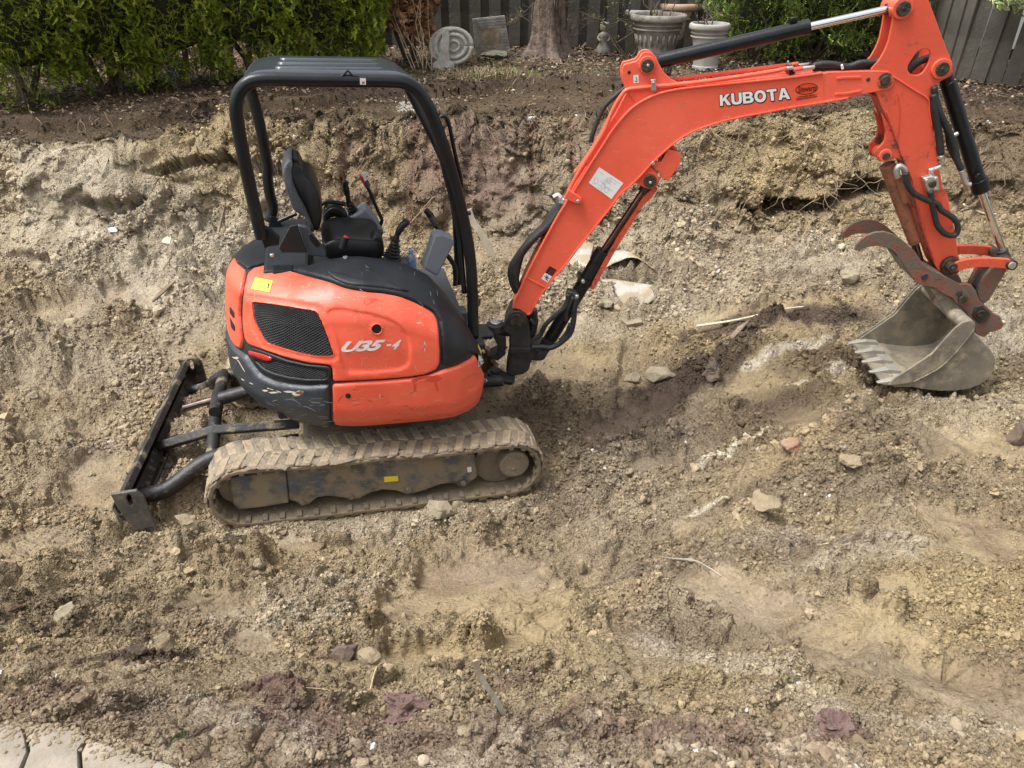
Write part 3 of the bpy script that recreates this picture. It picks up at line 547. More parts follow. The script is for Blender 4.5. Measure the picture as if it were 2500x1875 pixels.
def outline(pts, step=.015):
    """photo points (or ('p', s, v)) -> dense loop in (s, v*WV)"""
    Q = []; last = None; pts = list(pts)+[pts[0]]
    for a, b in zip(pts[:-1], pts[1:]):
        A = (a[1], a[2]) if a[0] == 'p' else sv(*a); B = (b[1], b[2]) if b[0] == 'p' else sv(*b)
        A = np.array([A[0], A[1]*WV]); B = np.array([B[0], B[1]*WV]); n = max(1, int(np.linalg.norm(B-A)/step))
        for k in range(n):
            if a[0] != 'p' and b[0] != 'p' and n > 1:
                t = k/n; q = sv(a[0]*(1-t)+b[0]*t, a[1]*(1-t)+b[1]*t) if k else (A[0], A[1]/WV); Q.append(np.array([q[0], q[1]*WV]))
            else: Q.append(A+(B-A)*k/n)
    R_ = [Q[0]]
    for q in Q[1:]:
        if np.linalg.norm(q-R_[-1]) > .002: R_.append(q)
    return np.array(R_)
def relax(Q, n=2):
    for _ in range(n): Q = .5*Q+.25*(np.roll(Q, 1, 0)+np.roll(Q, -1, 0))
    return Q
def ldist(P, L):
    d = np.full(len(P), 9.)
    for a, b in zip(L, np.roll(L, -1, 0)):
        e = b-a; t = np.clip(((P-a)@e)/max(e@e, 1e-12), 0, 1); d = np.minimum(d, np.linalg.norm(P-a-t[:, None]*e, axis=1))
    return d
def panel(name, pts, off, mat, holes=(), r=.012, base=.002, grid=.018, dents=(), parent=EX, rx=1):
    L = relax(outline(pts), rx); H = [relax(outline(h), rx) for h in holes]
    lo, hi = L.min(0), L.max(0); gx, gy = np.meshgrid(np.arange(lo[0], hi[0], grid), np.arange(lo[1], hi[1], grid)); G = np.stack([gx.ravel(), gy.ravel()], -1)
    extra = [G]
    for lp in [L]+H:
        t = np.roll(lp, -1, 0)-np.roll(lp, 1, 0); t /= np.maximum(np.linalg.norm(t, axis=1, keepdims=True), 1e-9); n = np.stack([-t[:, 1], t[:, 0]], -1)
        for k in (.35, 1.0):
            for sg in (1, -1): extra.append(lp+n*sg*r*k)
    for dn, _, w in dents:
        dl = relax(outline(dn), 3); t = np.roll(dl, -1, 0)-np.roll(dl, 1, 0); t /= np.maximum(np.linalg.norm(t, axis=1, keepdims=True), 1e-9); n = np.stack([-t[:, 1], t[:, 0]], -1); extra += [dl, dl+n*w, dl-n*w]
    E = np.concatenate(extra); ok = inside(E, L)
    for h in H: ok &= ~inside(E, h)
    E = E[ok]; d = ldist(E, L)
    for h in H: d = np.minimum(d, ldist(E, h))
    E = E[d > r*.25]; p_, e_ = cdt([L]+H); p_ += [Vector(map(float, q)) for q in E]
    vs_, _, fs_, *_r = delaunay_2d_cdt(p_, e_, [], 1, 1e-6); P = np.array([v[:] for v in vs_])
    T3 = np.array([f[:3] for f in fs_]); cen = P[T3].mean(1); okf = inside(cen, L)
    for h in H: okf &= ~inside(cen, h)
    F = [tuple(int(i) for i in f) for f, k_ in zip(fs_, okf) if k_]
    d = ldist(P, L)
    for h in H: d = np.minimum(d, ldist(P, h))
    t = np.clip(d/r, 0, 1); o = base+off*np.sqrt(np.clip(1-(1-t)**2, 0, 1))
    for dn, dep, w in dents:
        dl = relax(outline(dn), 3); sd_ = ldist(P, dl)*np.where(inside(P, dl), 1, -1); o = o-dep*sstep(-w, w, sd_)*(t > .5)
    V = S(P[:, 0], P[:, 1]/WV, o)
    ob = fixn(mesh_obj(name, V, F, mat, parent, auto=50))
    return ob
def grille(name, pts, mat, off=.006, pitch=.019, w=.0022, parent=EX, ratio=.62):
    L = relax(outline(pts), 1); lo, hi = L.min(0), L.max(0); V = []; F = []
    for sg in (1, -1):
        sl = sg*ratio; c0 = lo[1]-max(sl, 0)*(hi[0]-lo[0])-.1; c1 = hi[1]-min(sl, 0)*(hi[0]-lo[0])+.1
        for c in np.arange(c0, c1, pitch):
            xs = np.arange(lo[0], hi[0], .008); P = np.stack([xs, c+sl*(xs-lo[0])], -1); ins = inside(P, L)
            i = 0
            while i < len(xs):
                if not ins[i]: i += 1; continue
                j = i
                while j+1 < len(xs) and ins[j+1]: j += 1
                if j > i:
                    seg = P[[i, j]] if j-i < 4 else P[np.linspace(i, j, 2+(j-i)//4).astype(int)]
                    o = off+.0025*sg; b = len(V)
                    for q in seg:
                        for dz, oo in ((-w*1.2, o), (w*1.2, o), (0, o+.003)): V.append(S(q[0], (q[1]+dz)/WV, np.array(oo)))
                    for k in range(len(seg)-1):
                        a = b+k*3; F += [(a, a+3, a+5, a+2), (a+2, a+5, a+4, a+1), (a+1, a+4, a+3, a)]
                i = j+1
    o = mesh_obj(name, V, F, mat, parent); o['kind'] = 'stuff'; return o
# base shell
ss = np.concatenate([np.linspace(-1.95, 0, 90), np.linspace(.02, .70, 40)]); vv = np.linspace(0, 1, 40); A_, B_ = np.meshgrid(ss, vv, indexing='ij'); PV = _S(A_, B_).reshape(-1, 3); nv = len(vv)
F_ = [(i*nv+j, (i+1)*nv+j, (i+1)*nv+j+1, i*nv+j+1) for i in range(len(ss)-1) for j in range(nv-1)]
hood_in = [tuple(PV[i*nv+nv-1]) for i in range(len(ss))]; n0 = len(PV); PV = list(map(tuple, PV)) + [(x, y, 1.0) for x, y, z in hood_in]
F_ += [(i*nv+nv-1, (i+1)*nv+nv-1, n0+i+1, n0+i) for i in range(len(ss)-1)]
fe = len(ss)-1; cap = [fe*nv+j for j in range(nv)]+[n0+fe]; F_.append(tuple(cap))
fixn(mesh_obj('body_shell', PV, F_, M['casting'], EX, auto=40))
mb = MB(); mb.add(box((-.55, -.62, .62), (.64, .70, 1.0))); mb.build('main_frame', M['black'], EX, bevel=.02)
mb = MB(); mb.add(box((-.30, -.29, 1.0), (.66, .70, 1.035))); mb.build('floor_mat', M['dark_grey'], EX, bevel=.006)
Z2 = lambda *p: Zc(500, 550, 2.765, p); Z1 = lambda *p: Zc(500, 100, 2.765, p)
DOOR = Z2((298, 335), (330, 303), (435, 278), (560, 316), (700, 354), (850, 394), (935, 428), (1000, 443), (1100, 458), (1200, 466), (1300, 484), (1400, 522), (1480, 562), (1543, 602), (1567, 650), (1577, 720), (1586, 850), (1583, 930), (1560, 970), (1480, 1003), (1380, 1018), (1200, 1032), (1000, 1043), (868, 1048), (860, 950), (840, 938), (700, 923), (560, 888), (420, 843), (305, 800), (278, 750), (267, 650), (268, 550), (277, 430))
GR1 = Z2((330, 518), (420, 530), (755, 582), (788, 640), (830, 750), (872, 878), (760, 878), (620, 850), (520, 820), (425, 790), (390, 730), (345, 640))
HOLE = circ(Z2((1160, 697))[0], 33/2.765, 16)
panel('engine_door', DOOR, .014, M['paint'], [GR1, HOLE], r=.010, dents=[(Z2((1000, 575), (1150, 602), (1290, 650), (1370, 730), (1385, 820), (1380, 930), (1330, 965), (1150, 985), (960, 990), (915, 880), (895, 760), (850, 640), (820, 580), (900, 560)), .010, .009), (Z2((300, 470), (420, 490), (780, 545), (830, 590), (900, 800), (905, 900), (840, 920), (560, 870), (400, 820), (350, 740), (300, 600)), .006, .009)])
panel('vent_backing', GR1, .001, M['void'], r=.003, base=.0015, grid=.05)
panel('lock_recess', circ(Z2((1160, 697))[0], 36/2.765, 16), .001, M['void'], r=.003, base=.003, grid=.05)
grille('vent_mesh', GR1, M['wire'], off=.008, pitch=.0165, w=.0017)
panel('rear_cover', [('p', -1.95, .27), ('p', -1.95, .49), ('p', -1.12, .49)]+Z2((205, 200), (228, 268), (284, 318), (268, 400), (250, 520), (246, 600), (256, 700), (266, 785), (253, 835), (215, 812))+[('p', -1.12, .27)], .016, M['paint'], r=.016)
panel('rear_vent_slot', [('p', -1.02, .40), ('p', -1.02, .43), ('p', -.93, .425), ('p', -.93, .395)], .003, M['black_plastic'], r=.003, base=.018, grid=.02)
panel('rear_grip_recess', [('p', -1.00, .34), ('p', -1.01, .385), ('p', -.92, .37), ('p', -.93, .34)], .003, M['black_plastic'], r=.003, base=.018, grid=.02)
CWT = Z2((255, 852), (290, 875), (330, 935), (385, 1003), (480, 1048), (600, 1068), (700, 1075), (846, 1068))
panel('counterweight', [('p', -1.95, .26), ('p', -1.12, .26)]+CWT+Z2((855, 1369))+[('p', sv(*Z2((855, 1369))[0])[0], 0.0), ('p', -1.95, 0.0)],   .032, M['cw'], r=.032, grid=.02, dents=[(Z2((240, 1090), (300, 1120), (330, 1180), (330, 1240), (280, 1190)), .012, .008)])
panel('side_skirt', Z2((862, 1068), (1000, 1056), (1200, 1045), (1400, 1028), (1500, 1010), (1620, 968), (1700, 945), (1795, 895), (1805, 870))+[('p', .70, .46), ('p', .70, 0.02)]+[('p', .45, .0), ('p', -.05, .0)]+Z2((866, 1362)),   .018, M['paint'], r=.016, grid=.02, dents=[(Z2((1730, 1040), (1815, 990), (1840, 1010), (1835, 1080), (1790, 1110), (1755, 1110)), .006, .008)])
LV = Z2((302, 832), (340, 822), (470, 868), (560, 903), (700, 934), (846, 944), (858, 965), (860, 1044), (700, 1058), (560, 1044), (470, 1018), (395, 988), (345, 930))
LVH = Z2((350, 905), (420, 925), (480, 905), (560, 925), (700, 955), (830, 975), (830, 1028), (700, 1032), (560, 1012), (470, 990), (405, 960))
panel('lower_vent_frame', LV, .014, M['black_plastic'], [LVH], r=.008)
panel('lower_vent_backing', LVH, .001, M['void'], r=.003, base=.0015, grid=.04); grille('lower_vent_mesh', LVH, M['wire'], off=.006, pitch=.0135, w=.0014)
panel('reflector', Z2((306, 838), (400, 862), (470, 888), (465, 908), (430, 910), (312, 866)), .006, M['redref'], r=.004, base=.014, grid=.02)
panel('hood_cover', Z2((440, 262), (560, 303), (700, 342), (850, 384), (935, 420), (1000, 434), (1100, 450), (1200, 458), (1310, 477), (1410, 514), (1490, 553), (1555, 593), (1580, 645), (1592, 720), (1598, 850), (1600, 940), (1650, 942), (1790, 862))+[('p', .70, .60), ('p', .70, 1.0), ('p', -.42, 1.0)], .018, M['black_plastic'], r=.012, grid=.02)
# handle lip pressed into the hood edge
panel('hood_handle', Z2((810, 325), (950, 352), (1000, 372), (1150, 390), (1240, 402), (1390, 465), (1330, 462), (1200, 440), (1100, 432), (1000, 425), (940, 412), (880, 385)), .016, M['black_plastic'], r=.012, base=.016, grid=.012)
panel('rear_deck', [('p', -1.95, .52), ('p', -1.12, .52)]+Z2((228, 255), (288, 300), (320, 290), (432, 258))+[('p', -.46, 1.0), ('p', -1.95, 1.0)], .012, M['black_plastic'], r=.012, grid=.03)
panel('hood_plug', circ((844, 637), 5, 10), .002, M['grey_plastic'], r=.003, base=.022, grid=.05)
panel('drain_plug', circ(Z2((970, 1138))[0], 7, 12), .002, M['void'], r=.003, base=.023, grid=.05)
# marks and stickers on the house
def s_decal(name, V, F, qm, off, mat):
    P = np.array([sv(*qm(v[0], v[1])) for v in V]); return mesh_obj(name, S(P[:, 0], P[:, 1], np.full(len(P), off)), F, mat, EX)
def s_poly(name, pts, off, mat): L = [sv(*p) for p in pts]; return mesh_obj(name, [S(a, b, np.array(off)) for a, b in L], [tuple(range(len(L)))], mat, EX)
tV, tF, _ = text_loops('U35', shear=.35, bold=.045, space=.95); s_decal('model_lettering', tV, tF, quadmap(*Z2((935, 778), (1222, 765), (1200, 838), (920, 850))), .0172, M['decal_silver'])
tV, tF, _ = text_loops('4', shear=.35, bold=.05); s_decal('model_lettering', tV, tF, quadmap(*Z2((1272, 769), (1325, 767), (1308, 828), (1256, 831))), .0172, M['decal_silver'])
s_poly('model_dash', Z2((1228, 797), (1258, 795), (1255, 807), (1224, 809)), .0172, M['decal_silver'])
panel('warning_sticker', Z2((350, 368), (468, 392), (448, 464), (326, 440)), .0006, M['yellow'], r=.002, base=.0188, grid=.03, rx=0)
def s_line(pts, w, off):
    V = []; F = []
    for a, b in zip(pts[:-1], pts[1:]):
        a = np.array(a, float); b = np.array(b, float); d = (b-a)/np.linalg.norm(b-a); n = np.array([-d[1], d[0]])*w/2; k = len(V)
        for q in (a-n, b-n, b+n, a+n): V.append(S(*sv(*q), np.array(off)))
        F.append((k, k+1, k+2, k+3))
    return V, F
mb = MB(); mb.add(s_line(Z2((340, 430), (375, 382), (383, 438), (340, 430)), 1.0, .0206)); mb.add(s_line(Z2((357, 412), (366, 416)), 1., .0206)); mb.add(s_line(Z2((412, 425), (430, 429)), 1.4, .0206)); mb.add(s_line(Z2((443, 410), (438, 442)), 3, .0206)); mb.add(s_line(Z2((434, 412), (452, 416)), 1.6, .0206)); mb.build('warning_symbols', M['decal_black'], EX)['kind'] = 'stuff'
s_poly('hazard_sticker', Z2((1822, 895), (1858, 868), (1858, 930), (1822, 950)), .025, M['decal_white']); s_poly('hazard_sticker', Z2((1822, 895), (1858, 868), (1858, 885), (1822, 910)), .0256, M['yellow'])
mb = MB(); mb.add(s_line(Z2((1830, 915), (1834, 938)), 2, .0257)); mb.add(s_line(Z2((1845, 900), (1856, 893)), 5, .0257)); mb.add(s_line(Z2((1845, 925), (1856, 918)), 3, .0257)); mb.build('hazard_print', M['decal_black'], EX)['kind'] = 'stuff'
# chips and scuffs on the counterweight and skirt
rr = random.Random(4)
def chip(c, sx, sy, mat, off, name='paint_chip'):
    P = [(c[0]+sx*math.cos(a)*rr.uniform(.6, 1.1), c[1]+sy*math.sin(a)*rr.uniform(.5, 1.1)) for a in [k*.7 for k in range(9)]]; return s_poly(name, P, off, mat)
M['cream'] = mk('primer_chip', (.62, .58, .45), (.5, .46, .36), 30, .7); M['rust'] = mk('rust_chip', (.20, .07, .035), (.12, .05, .03), 30, .85)
for c, sx, sy, m, o in ((Z2((650, 1115))[0], 16, 7, 'cream', .0350), (Z2((660, 1112))[0], 12, 5, 'rust', .0354), (Z2((590, 1105))[0], 14, 3, 'cream', .0350), (Z2((490, 1112))[0], 12, 3, 'cream', .0350), (Z2((440, 1100))[0], 9, 2.2, 'cream', .0350), (Z2((790, 1322))[0], 20, 3, 'cream', .0350), (Z2((770, 1328))[0], 12, 4, 'rust', .0354), (Z2((490, 1300))[0], 8, 3, 'rust', .0350), (Z2((250, 885))[0], 7, 3, 'cream', .0350), (Z2((1482, 810))[0], 2.2, 16, 'cream', .0170), (Z2((1482, 810))[0], 1.2, 8, 'rust', .0174), (Z2((1440, 660))[0], 7, 1.6, 'cream', .0170), (Z2((1180, 1140))[0], 1.2, 7, 'cream', .0210)): chip(c, sx, sy, M[m], o)
mb = MB()
for path in (((225, 880), (265, 905), (285, 940), (305, 975)), ((215, 985), (290, 1030), (350, 1055), (460, 1085), (540, 1110)), ((410, 1260), (480, 1300))): mb.add(s_line(Z2(*path), 2.0, .0351))
mb.build('scrapes', M['cream'], EX)['kind'] = 'stuff'
# fine scuffs, drips and dust marks on the panels
M['scuff'] = mk('pale_scuff', (.72, .30, .19), (.62, .40, .28), 30, .6); M['drip'] = mk('wet_stain', (.62, .06, .03), (.66, .07, .036), 20, .28); M['darkscuff'] = mk('dark_scuff', (.10, .04, .025), (.2, .06, .035), 30, .7); M['greyscuff'] = mk('grey_scuff', (.22, .23, .24), (.34, .34, .33), 30, .6)
def scuffs(name, n, box_, mat, off, lmin, lmax, w, ang=None):
    mb = MB(); (x0, y0), (x1, y1) = box_
    for _ in range(n):
        x, y = rr.uniform(x0, x1), rr.uniform(y0, y1); a = ang+rr.gauss(0, .25) if ang is not None else rr.uniform(0, 6.28); l = rr.uniform(lmin, lmax); P = [(x+l*t*math.cos(a)+rr.gauss(0, .3), y+l*t*math.sin(a)+rr.gauss(0, .3)) for t in (0, .5, 1)]; mb.add(s_line(P, w*rr.uniform(.5, 1.2), off))
    mb.build(name, mat, EX)['kind'] = 'stuff'
scuffs('scuffs', 26, ((850, 750), (1050, 900)), M['scuff'], .0168, 3, 22, .8); scuffs('scuffs', 12, ((620, 690), (840, 730)), M['scuff'], .0168, 3, 18, .7); scuffs('scuffs', 34, ((825, 945), (1100, 1020)), M['scuff'], .0208, 3, 26, .8, -.1)
scuffs('dark_scuffs', 16, ((825, 945), (1110, 1020)), M['darkscuff'], .0209, 3, 22, .9, -.15); scuffs('dark_scuffs', 8, ((850, 760), (1040, 900)), M['darkscuff'], .0169, 2, 9, .8)
scuffs('grey_scuffs', 60, ((610, 960), (800, 1045)), M['greyscuff'], .0348, 4, 34, .8, .12); scuffs('grey_scuffs', 22, ((760, 650), (1080, 790)), M['greyscuff'], .0206, 3, 16, .7)
s_poly('wet_stain', Z2((1390, 1035), (1440, 1010), (1530, 1005), (1620, 990), (1590, 1030), (1560, 1050), (1575, 1105), (1560, 1110), (1545, 1050), (1480, 1040), (1430, 1050), (1420, 1110), (1408, 1105), (1405, 1060)), .0206, M['drip']); s_poly('wet_stain', Z2((1075, 515), (1120, 500), (1170, 505), (1140, 525), (1100, 545), (1072, 535)), .0166, M['drip'])
# ---- slew ring and undercarriage
V, F = cyl((0, 0, .42), (0, 0, .62), .46, 48); mesh_obj('slew_ring', V, F, M['casting'], EX, bevel=.01, auto=40)
mb = MB(); mb.add(box((-.42, -.55, .20), (.45, .55, .44))); mb.build('carbody', M['mudsteel'], EX, bevel=.03)
V, F = prism([[(.30, -.55), (.62, -.50), (.66, -.38), (.50, -.2), (.3, -.2)]], .50, .58, lambda u, v, y: (u, v, y)); fixn(mesh_obj('swing_motor_cover', V, F, M['frame_grey'], EX, bevel=.01))
# crawler
TC = [(-.77, .235, .228), (.865, .25, .218)]
def tpath():
    P = []; (xl, zl, rl), (xr, zr, rr_) = TC
    for k in range(25): a = math.radians(90+180*k/24); P.append((xl+rl*math.cos(a), zl+rl*math.sin(a)))
    for t in np.linspace(.04, .96, 24): P.append((xl+(xr-xl)*t, (zl-rl)*(1-t)+(zr-rr_)*t-.006*math.sin(math.pi*t)))
    for k in range(25): a = math.radians(-90+180*k/24); P.append((xr+rr_*math.cos(a), zr+rr_*math.sin(a)))
    for t in np.linspace(.04, .96, 24): P.append((xr+(xl-xr)*t, (zr+rr_)*(1-t)+(zl+rl)*t-.020*math.sin(math.pi*t)*abs(math.sin(math.pi*2*t))))
    return np.array(P)
TPt = tpath(); _sg = np.linalg.norm(np.roll(TPt, -1, 0)-TPt, axis=1); _cu = np.concatenate([[0], np.cumsum(_sg)]); TL = _cu[-1]
def tp(t):
    t = t % TL; i = min(np.searchsorted(_cu, t, 'right')-1, len(TPt)-1); a = TPt[i]; b = TPt[(i+1) % len(TPt)]; k = (t-_cu[i])/_sg[i]; p = a+(b-a)*k
    w0 = TPt[(i-1) % len(TPt)]; w1 = TPt[(i+2) % len(TPt)]; d = (b-w0)*(1-k)+(w1-a)*k; d /= np.linalg.norm(d); return p, d, np.array([d[1], -d[0]])     # d runs along, n points outward
NB = 240
def belt(y0, y1, name, parent):
    V = []; F = []
    for i in range(NB):
        p, d, n = tp(TL*i/NB); w = .003*math.sin(i*1.7)+.002*math.sin(i*.61)
        for y, h in ((y0, -.020+w), (y1, -.020+w), (y1, -.046), (y0, -.046)): q = p+n*h; V.append((q[0], y, q[1]))
    for i in range(NB):
        a = i*4; b = ((i+1) % NB)*4
        for k in range(4): F.append((a+k, a+(k+1) % 4, b+(k+1) % 4, b+k))
    return fixn(mesh_obj(name, V, F, M['rubber'], parent, bevel=.006, auto=40))
def lugmesh(seed):
    r = random.Random(seed); w = .150; h = .019; P = []
    for z, k in ((-.006, 1.0), (h, .80)):
        for x, y in ((-.040, 0), (.026, 0), (.066, w), (.006, w)):
            cxx, cyy = .015, w/2; P.append((cxx+(x-cxx)*k+r.uniform(-.006, .006), cyy+(y-cyy)*(.98 if k == 1 else .93)+r.uniform(-.002, .002), z+r.uniform(-.003, .002)))
    me = bpy.data.meshes.new('tread_lug'); me.from_pydata(P, [], [(0, 3, 2, 1), (4, 5, 6, 7), (0, 1, 5, 4), (1, 2, 6, 5), (2, 3, 7, 6), (3, 0, 4, 7)]); me.materials.append(M['lug']); return me
LM = [lugmesh(k) for k in range(6)]
V_, F_g = box((-.014, -.028, -.008), (.014, .028, .008)); GLM = bpy.data.meshes.new('guide_lug'); GLM.from_pydata(V_, [], F_g); GLM.materials.append(M['mudsteel'])
def crawler(yc, side):
    y0, y1 = yc-.155, yc+.155; b = belt(y0, y1, 'rubber_track', EX); NL = 46
    for i in range(NL*2):
        half = i % 2; t = TL*(i//2+half*.5)/NL; p, d, n = tp(t); p = p+n*(-.018)
        o = bpy.data.objects.new('tread_lug', LM[i % 6]); COL.objects.link(o); o.parent = b; X3 = Vector((d[0], 0, d[1])); Zn = Vector((n[0], 0, n[1])); Y3 = Zn.cross(X3)
        if half == 0: m = Matrix((X3, Y3, Zn)).transposed().to_4x4(); m.translation = Vector((p[0], yc, p[1]))
        else: m = Matrix((X3, -Y3, Zn)).transposed().to_4x4(); m.translation = Vector((p[0], yc, p[1]))
        o.matrix_local = m
        bv = o.modifiers.new('bevel', 'BEVEL'); bv.width = .006; bv.segments = 2
        if half == 0:
            for yy in (-.125, .125):
                q, d, n = tp(t); q = q+n*(-.052); o = bpy.data.objects.new('guide_lug', GLM); COL.objects.link(o); o.parent = b; X3 = Vector((d[0], 0, d[1])); Zn = Vector((n[0], 0, n[1])); m = Matrix((X3, Zn.cross(X3), Zn)).transposed().to_4x4(); m.translation = Vector((q[0], yc+yy, q[1])); o.matrix_local = m
    return b
crawler(-.70, -1); crawler(.70, 1)
yn = -.80
Z3 = lambda *p: Zc(250, 800, 1.9235, p)
for sgn, ya, yb in ((-1, -.80, -.60), (1, .60, .80)):
    guard = plate('track_frame', [Z3((862, 668), (1748, 580), (1762, 700), (1735, 722), (1712, 744), (1682, 738), (1640, 732), (1590, 738), (1520, 765), (1475, 777), (1430, 785), (1380, 768), (1320, 762), (1260, 778), (1215, 802), (1165, 808), (1120, 800), (1060, 792), (1010, 800), (975, 830), (935, 836), (905, 818), (876, 812))], ya, yb, MF, M['frame_grey'], yn=-.80, bevel=.010)
    plate('idler_guard', [Z3((596, 702), (730, 682), (860, 668), (876, 818), (760, 838), (640, 852), (612, 822))], ya-.012*(sgn < 0), yb, MF, M['frame_grey'], yn=-.80, bevel=.010)
    plate('upper_guard', [Z3((900, 664), (1300, 630), (1300, 655), (1000, 690), (900, 700))], ya+.03, yb, MF, M['mudsteel'], yn=-.80)
    for c, r in (((940, 815), 34), ((1168, 790), 34), ((1438, 765), 34), ((1690, 735), 30)): pinat('track_roller', Z3(c)[0], r/1.92, ya+.03, yb-.03, MF, M['mudsteel'], yn=-.80)
    for c in ((940, 818), (1168, 792), (1438, 760), (1695, 728), (1280, 735)): pinat('bolt', Z3(c)[0], 7, ya-.016, ya+.01, MF, M['mudsteel'], guard, n=12, yn=-.80)
    pinat('idler_wheel', Z3((635, 765))[0], 44, -.78 if sgn < 0 else .62, -.62 if sgn < 0 else .78, MF, M['mudsteel'], yn=-.80)
    pinat('carrier_roller', Z3((1362, 615))[0], 16, ya+.02, yb-.05, MF, M['mudsteel'], yn=-.80)
    sp = pinat('drive_sprocket', Z3((1870, 655))[0], 62, -.735 if sgn < 0 else .70, -.70 if sgn < 0 else .735, MF, M['mudsteel'], yn=-.80)
    for k in range(15):
        c = MF.at(*Z3((1870, 655))[0], -.8); a = 2*math.pi*k/15; R0 = .152; y = -.7175 if sgn < 0 else .7175
        V, F = cyl((c[0]+R0*math.cos(a), y-.014, c[2]+R0*math.sin(a)), (c[0]+R0*math.cos(a), y+.014, c[2]+R0*math.sin(a)), .016, 10); mesh_obj('sprocket_tooth', V, F, M['mudsteel'], sp)
    pinat('travel_motor', Z3((1935, 640))[0], 37, -.835 if sgn < 0 else .6, -.6 if sgn < 0 else .835, MF, M['mudsteel'], bevel=.012, yn=-.82)
    for ds in ((1930, 665), (1955, 610), (1915, 620)): pinat('bolt', Z3(ds)[0], 3, (-.842 if sgn < 0 else .83), (-.83 if sgn < 0 else .842), MF, M['mudsteel'], guard, n=8, yn=-.84)
quad_decal('warning_sticker', Z3((1322, 700), (1388, 695), (1390, 720), (1324, 726)), MF, -.8135, M['yellow'], EX)
quad_decal('small_sticker', Z3((1712, 656), (1732, 653), (1734, 676), (1715, 680)), MF, -.8135, M['decal_white'], EX)
# mud caked on the belt and between the lugs
def mudcake():
    bm = bmesh.new(); bmesh.ops.create_icosphere(bm, subdivisions=1, radius=1); IV = np.array([v.co[:] for v in bm.verts]); IF = [tuple(v.index for v in f.verts) for f in bm.faces]; bm.free(); V = []; F = []; r = np.random.default_rng(3)
    for k in range(3400):
        t = r.uniform(0, TL); p, d, n = tp(t)
        if n[1] < -.2: continue
        y = -.70+r.uniform(-.145, .15)**1; inner = y > -.74; 
        if not inner and r.random() < .35: continue
        s = r.uniform(.006, .030)*np.array([1.6, 1.4, .42]); q = p+n*(-.012); L = IV*(1+r.uniform(-.35, .35, (len(IV), 1)))*s
        W = np.array([q[0], y, q[1]])+L[:, :1]*np.array([d[0], 0, d[1]])+L[:, 1:2]*np.array([0, 1, 0])+L[:, 2:]*np.array([n[0], 0, n[1]]); b = len(V); V += list(W); F += [tuple(i+b for i in f) for f in IF]
    for k in range(320):                         # ledge of the frame, inside of the belt
        x = r.uniform(-.7, .85); s = r.uniform(.008, .022); W = np.array([x, r.uniform(-.80, -.62), .045+r.uniform(0, .008)])+IV*(1+r.uniform(-.3, .3, (len(IV), 1)))*s*np.array([1.4, 1, .5]); b = len(V); V += list(W); F += [tuple(i+b for i in f) for f in IF]
    o = mesh_obj('caked_mud', V, F, M['mudsteel'], EX); o['kind'] = 'stuff'
mudcake()
# ---- dozer blade
def lp(p, y): return MF.at(p[0], p[1], y)
tn, bn = lp((288, 1212), -.85), lp((335, 1284), -.85); tf, bf = lp((447, 884), .85), lp((482, 935), .85)
tf[1] = bf[1] = .85; bf = np.array([tf[0]+(bn[0]-tn[0])*.9, .85, tf[2]-(tn[2]-bn[2])*.95])
def bladept(u, w, d=0):   # u 0..1 near to far, w 0..1 top to bottom; d thickness to the rear of the mouldboard
    a = tn*(1-u)+tf*u; b = bn*(1-u)+bf*u; p = a*(1-w)+b*w; p = p.copy(); p[0] += .075*math.sin(math.pi*w)*-1+d; return p
V = []; F = []; nu, nw = 2, 12
for d in (0, .018):
    for u in (0, 1):
        for k in range(nw+1): V.append(bladept(u, k/nw, d))
k1 = nw+1
for k in range(nw): F += [(k, k+1, k1+k+1, k1+k), (2*k1+k, 3*k1+k, 3*k1+k+1, 2*k1+k+1), (k, 2*k1+k, 2*k1+k+1, k+1), (k1+k, k1+k+1, 3*k1+k+1, 3*k1+k)]
F += [(0, k1, 3*k1, 2*k1), (nw, 2*k1+nw, 3*k1+nw, k1+nw)]
BL = fixn(mesh_obj('dozer_blade', V, F, M['blade'], EX, bevel=.003, auto=40))
mb = MB(); mb.add(tube([bladept(0, .0, .03), bladept(1, .0, .03)], .028, 4)); mb.build('top_rail', M['blade'], BL, bevel=.004)
mb = MB(); mb.add(tube([bladept(0, .62, .06), bladept(1, .62, .06)], .050, 4)); mb.build('blade_beam', M['blade'], BL, bevel=.006)
mb = MB(); mb.add(tube([bladept(0, .97, .0), bladept(1, .97, .0)], .022, 4, flat=.5)); mb.build('cutting_edge', M['blade_edge'], BL)
for u, sg in ((0, -1), (1, 1)):
    T, Bt = bladept(u, -.02, 0), bladept(u, 1, 0); y = T[1]; L = [(T[0]-.035, T[2]+.02), (T[0]+.10, T[2]+.03), (T[0]+.13, T[2]-.02), (Bt[0]+.10, Bt[2]-.01), (Bt[0]-.02, Bt[2]-.02), (T[0]-.02, T[2]-.07)]
    cxh, czh = T[0]+.055, T[2]-.03; hole = [(cxh+.016*math.cos(a)+.0, czh+.045*math.sin(a)) for a in [2*math.pi*k/14 for k in range(14)]]
    V, F = prism([L, hole], y-.012, y+.012, lambda p, q, yy: (p, yy, q)); fixn(mesh_obj('blade_end_plate', V, F, M['blade_edge'] if sg < 0 else M['blade'], BL, bevel=.003))
def arm_tube(name, pts, r, mat, n=14, flat=None): V, F = tube(smooth_path(pts, 5), r, n, flat=flat); return mesh_obj(name, V, F, mat, EX, smooth=True)
pb = bladept(.12, .66, .05); 
arm_tube('blade_arm', [pb, pb+np.array([.16, .03, .0]), (-1.02, -.52, .30), (-.82, -.48, .33), (-.45, -.42, .33)], .05, M['blade'])
pb = bladept(.88, .62, .05); arm_tube('blade_arm', [pb, pb+np.array([.16, -.03, .02]), (-.98, .52, .34), (-.8, .48, .34), (-.45, .42, .33)], .042, M['blade'])
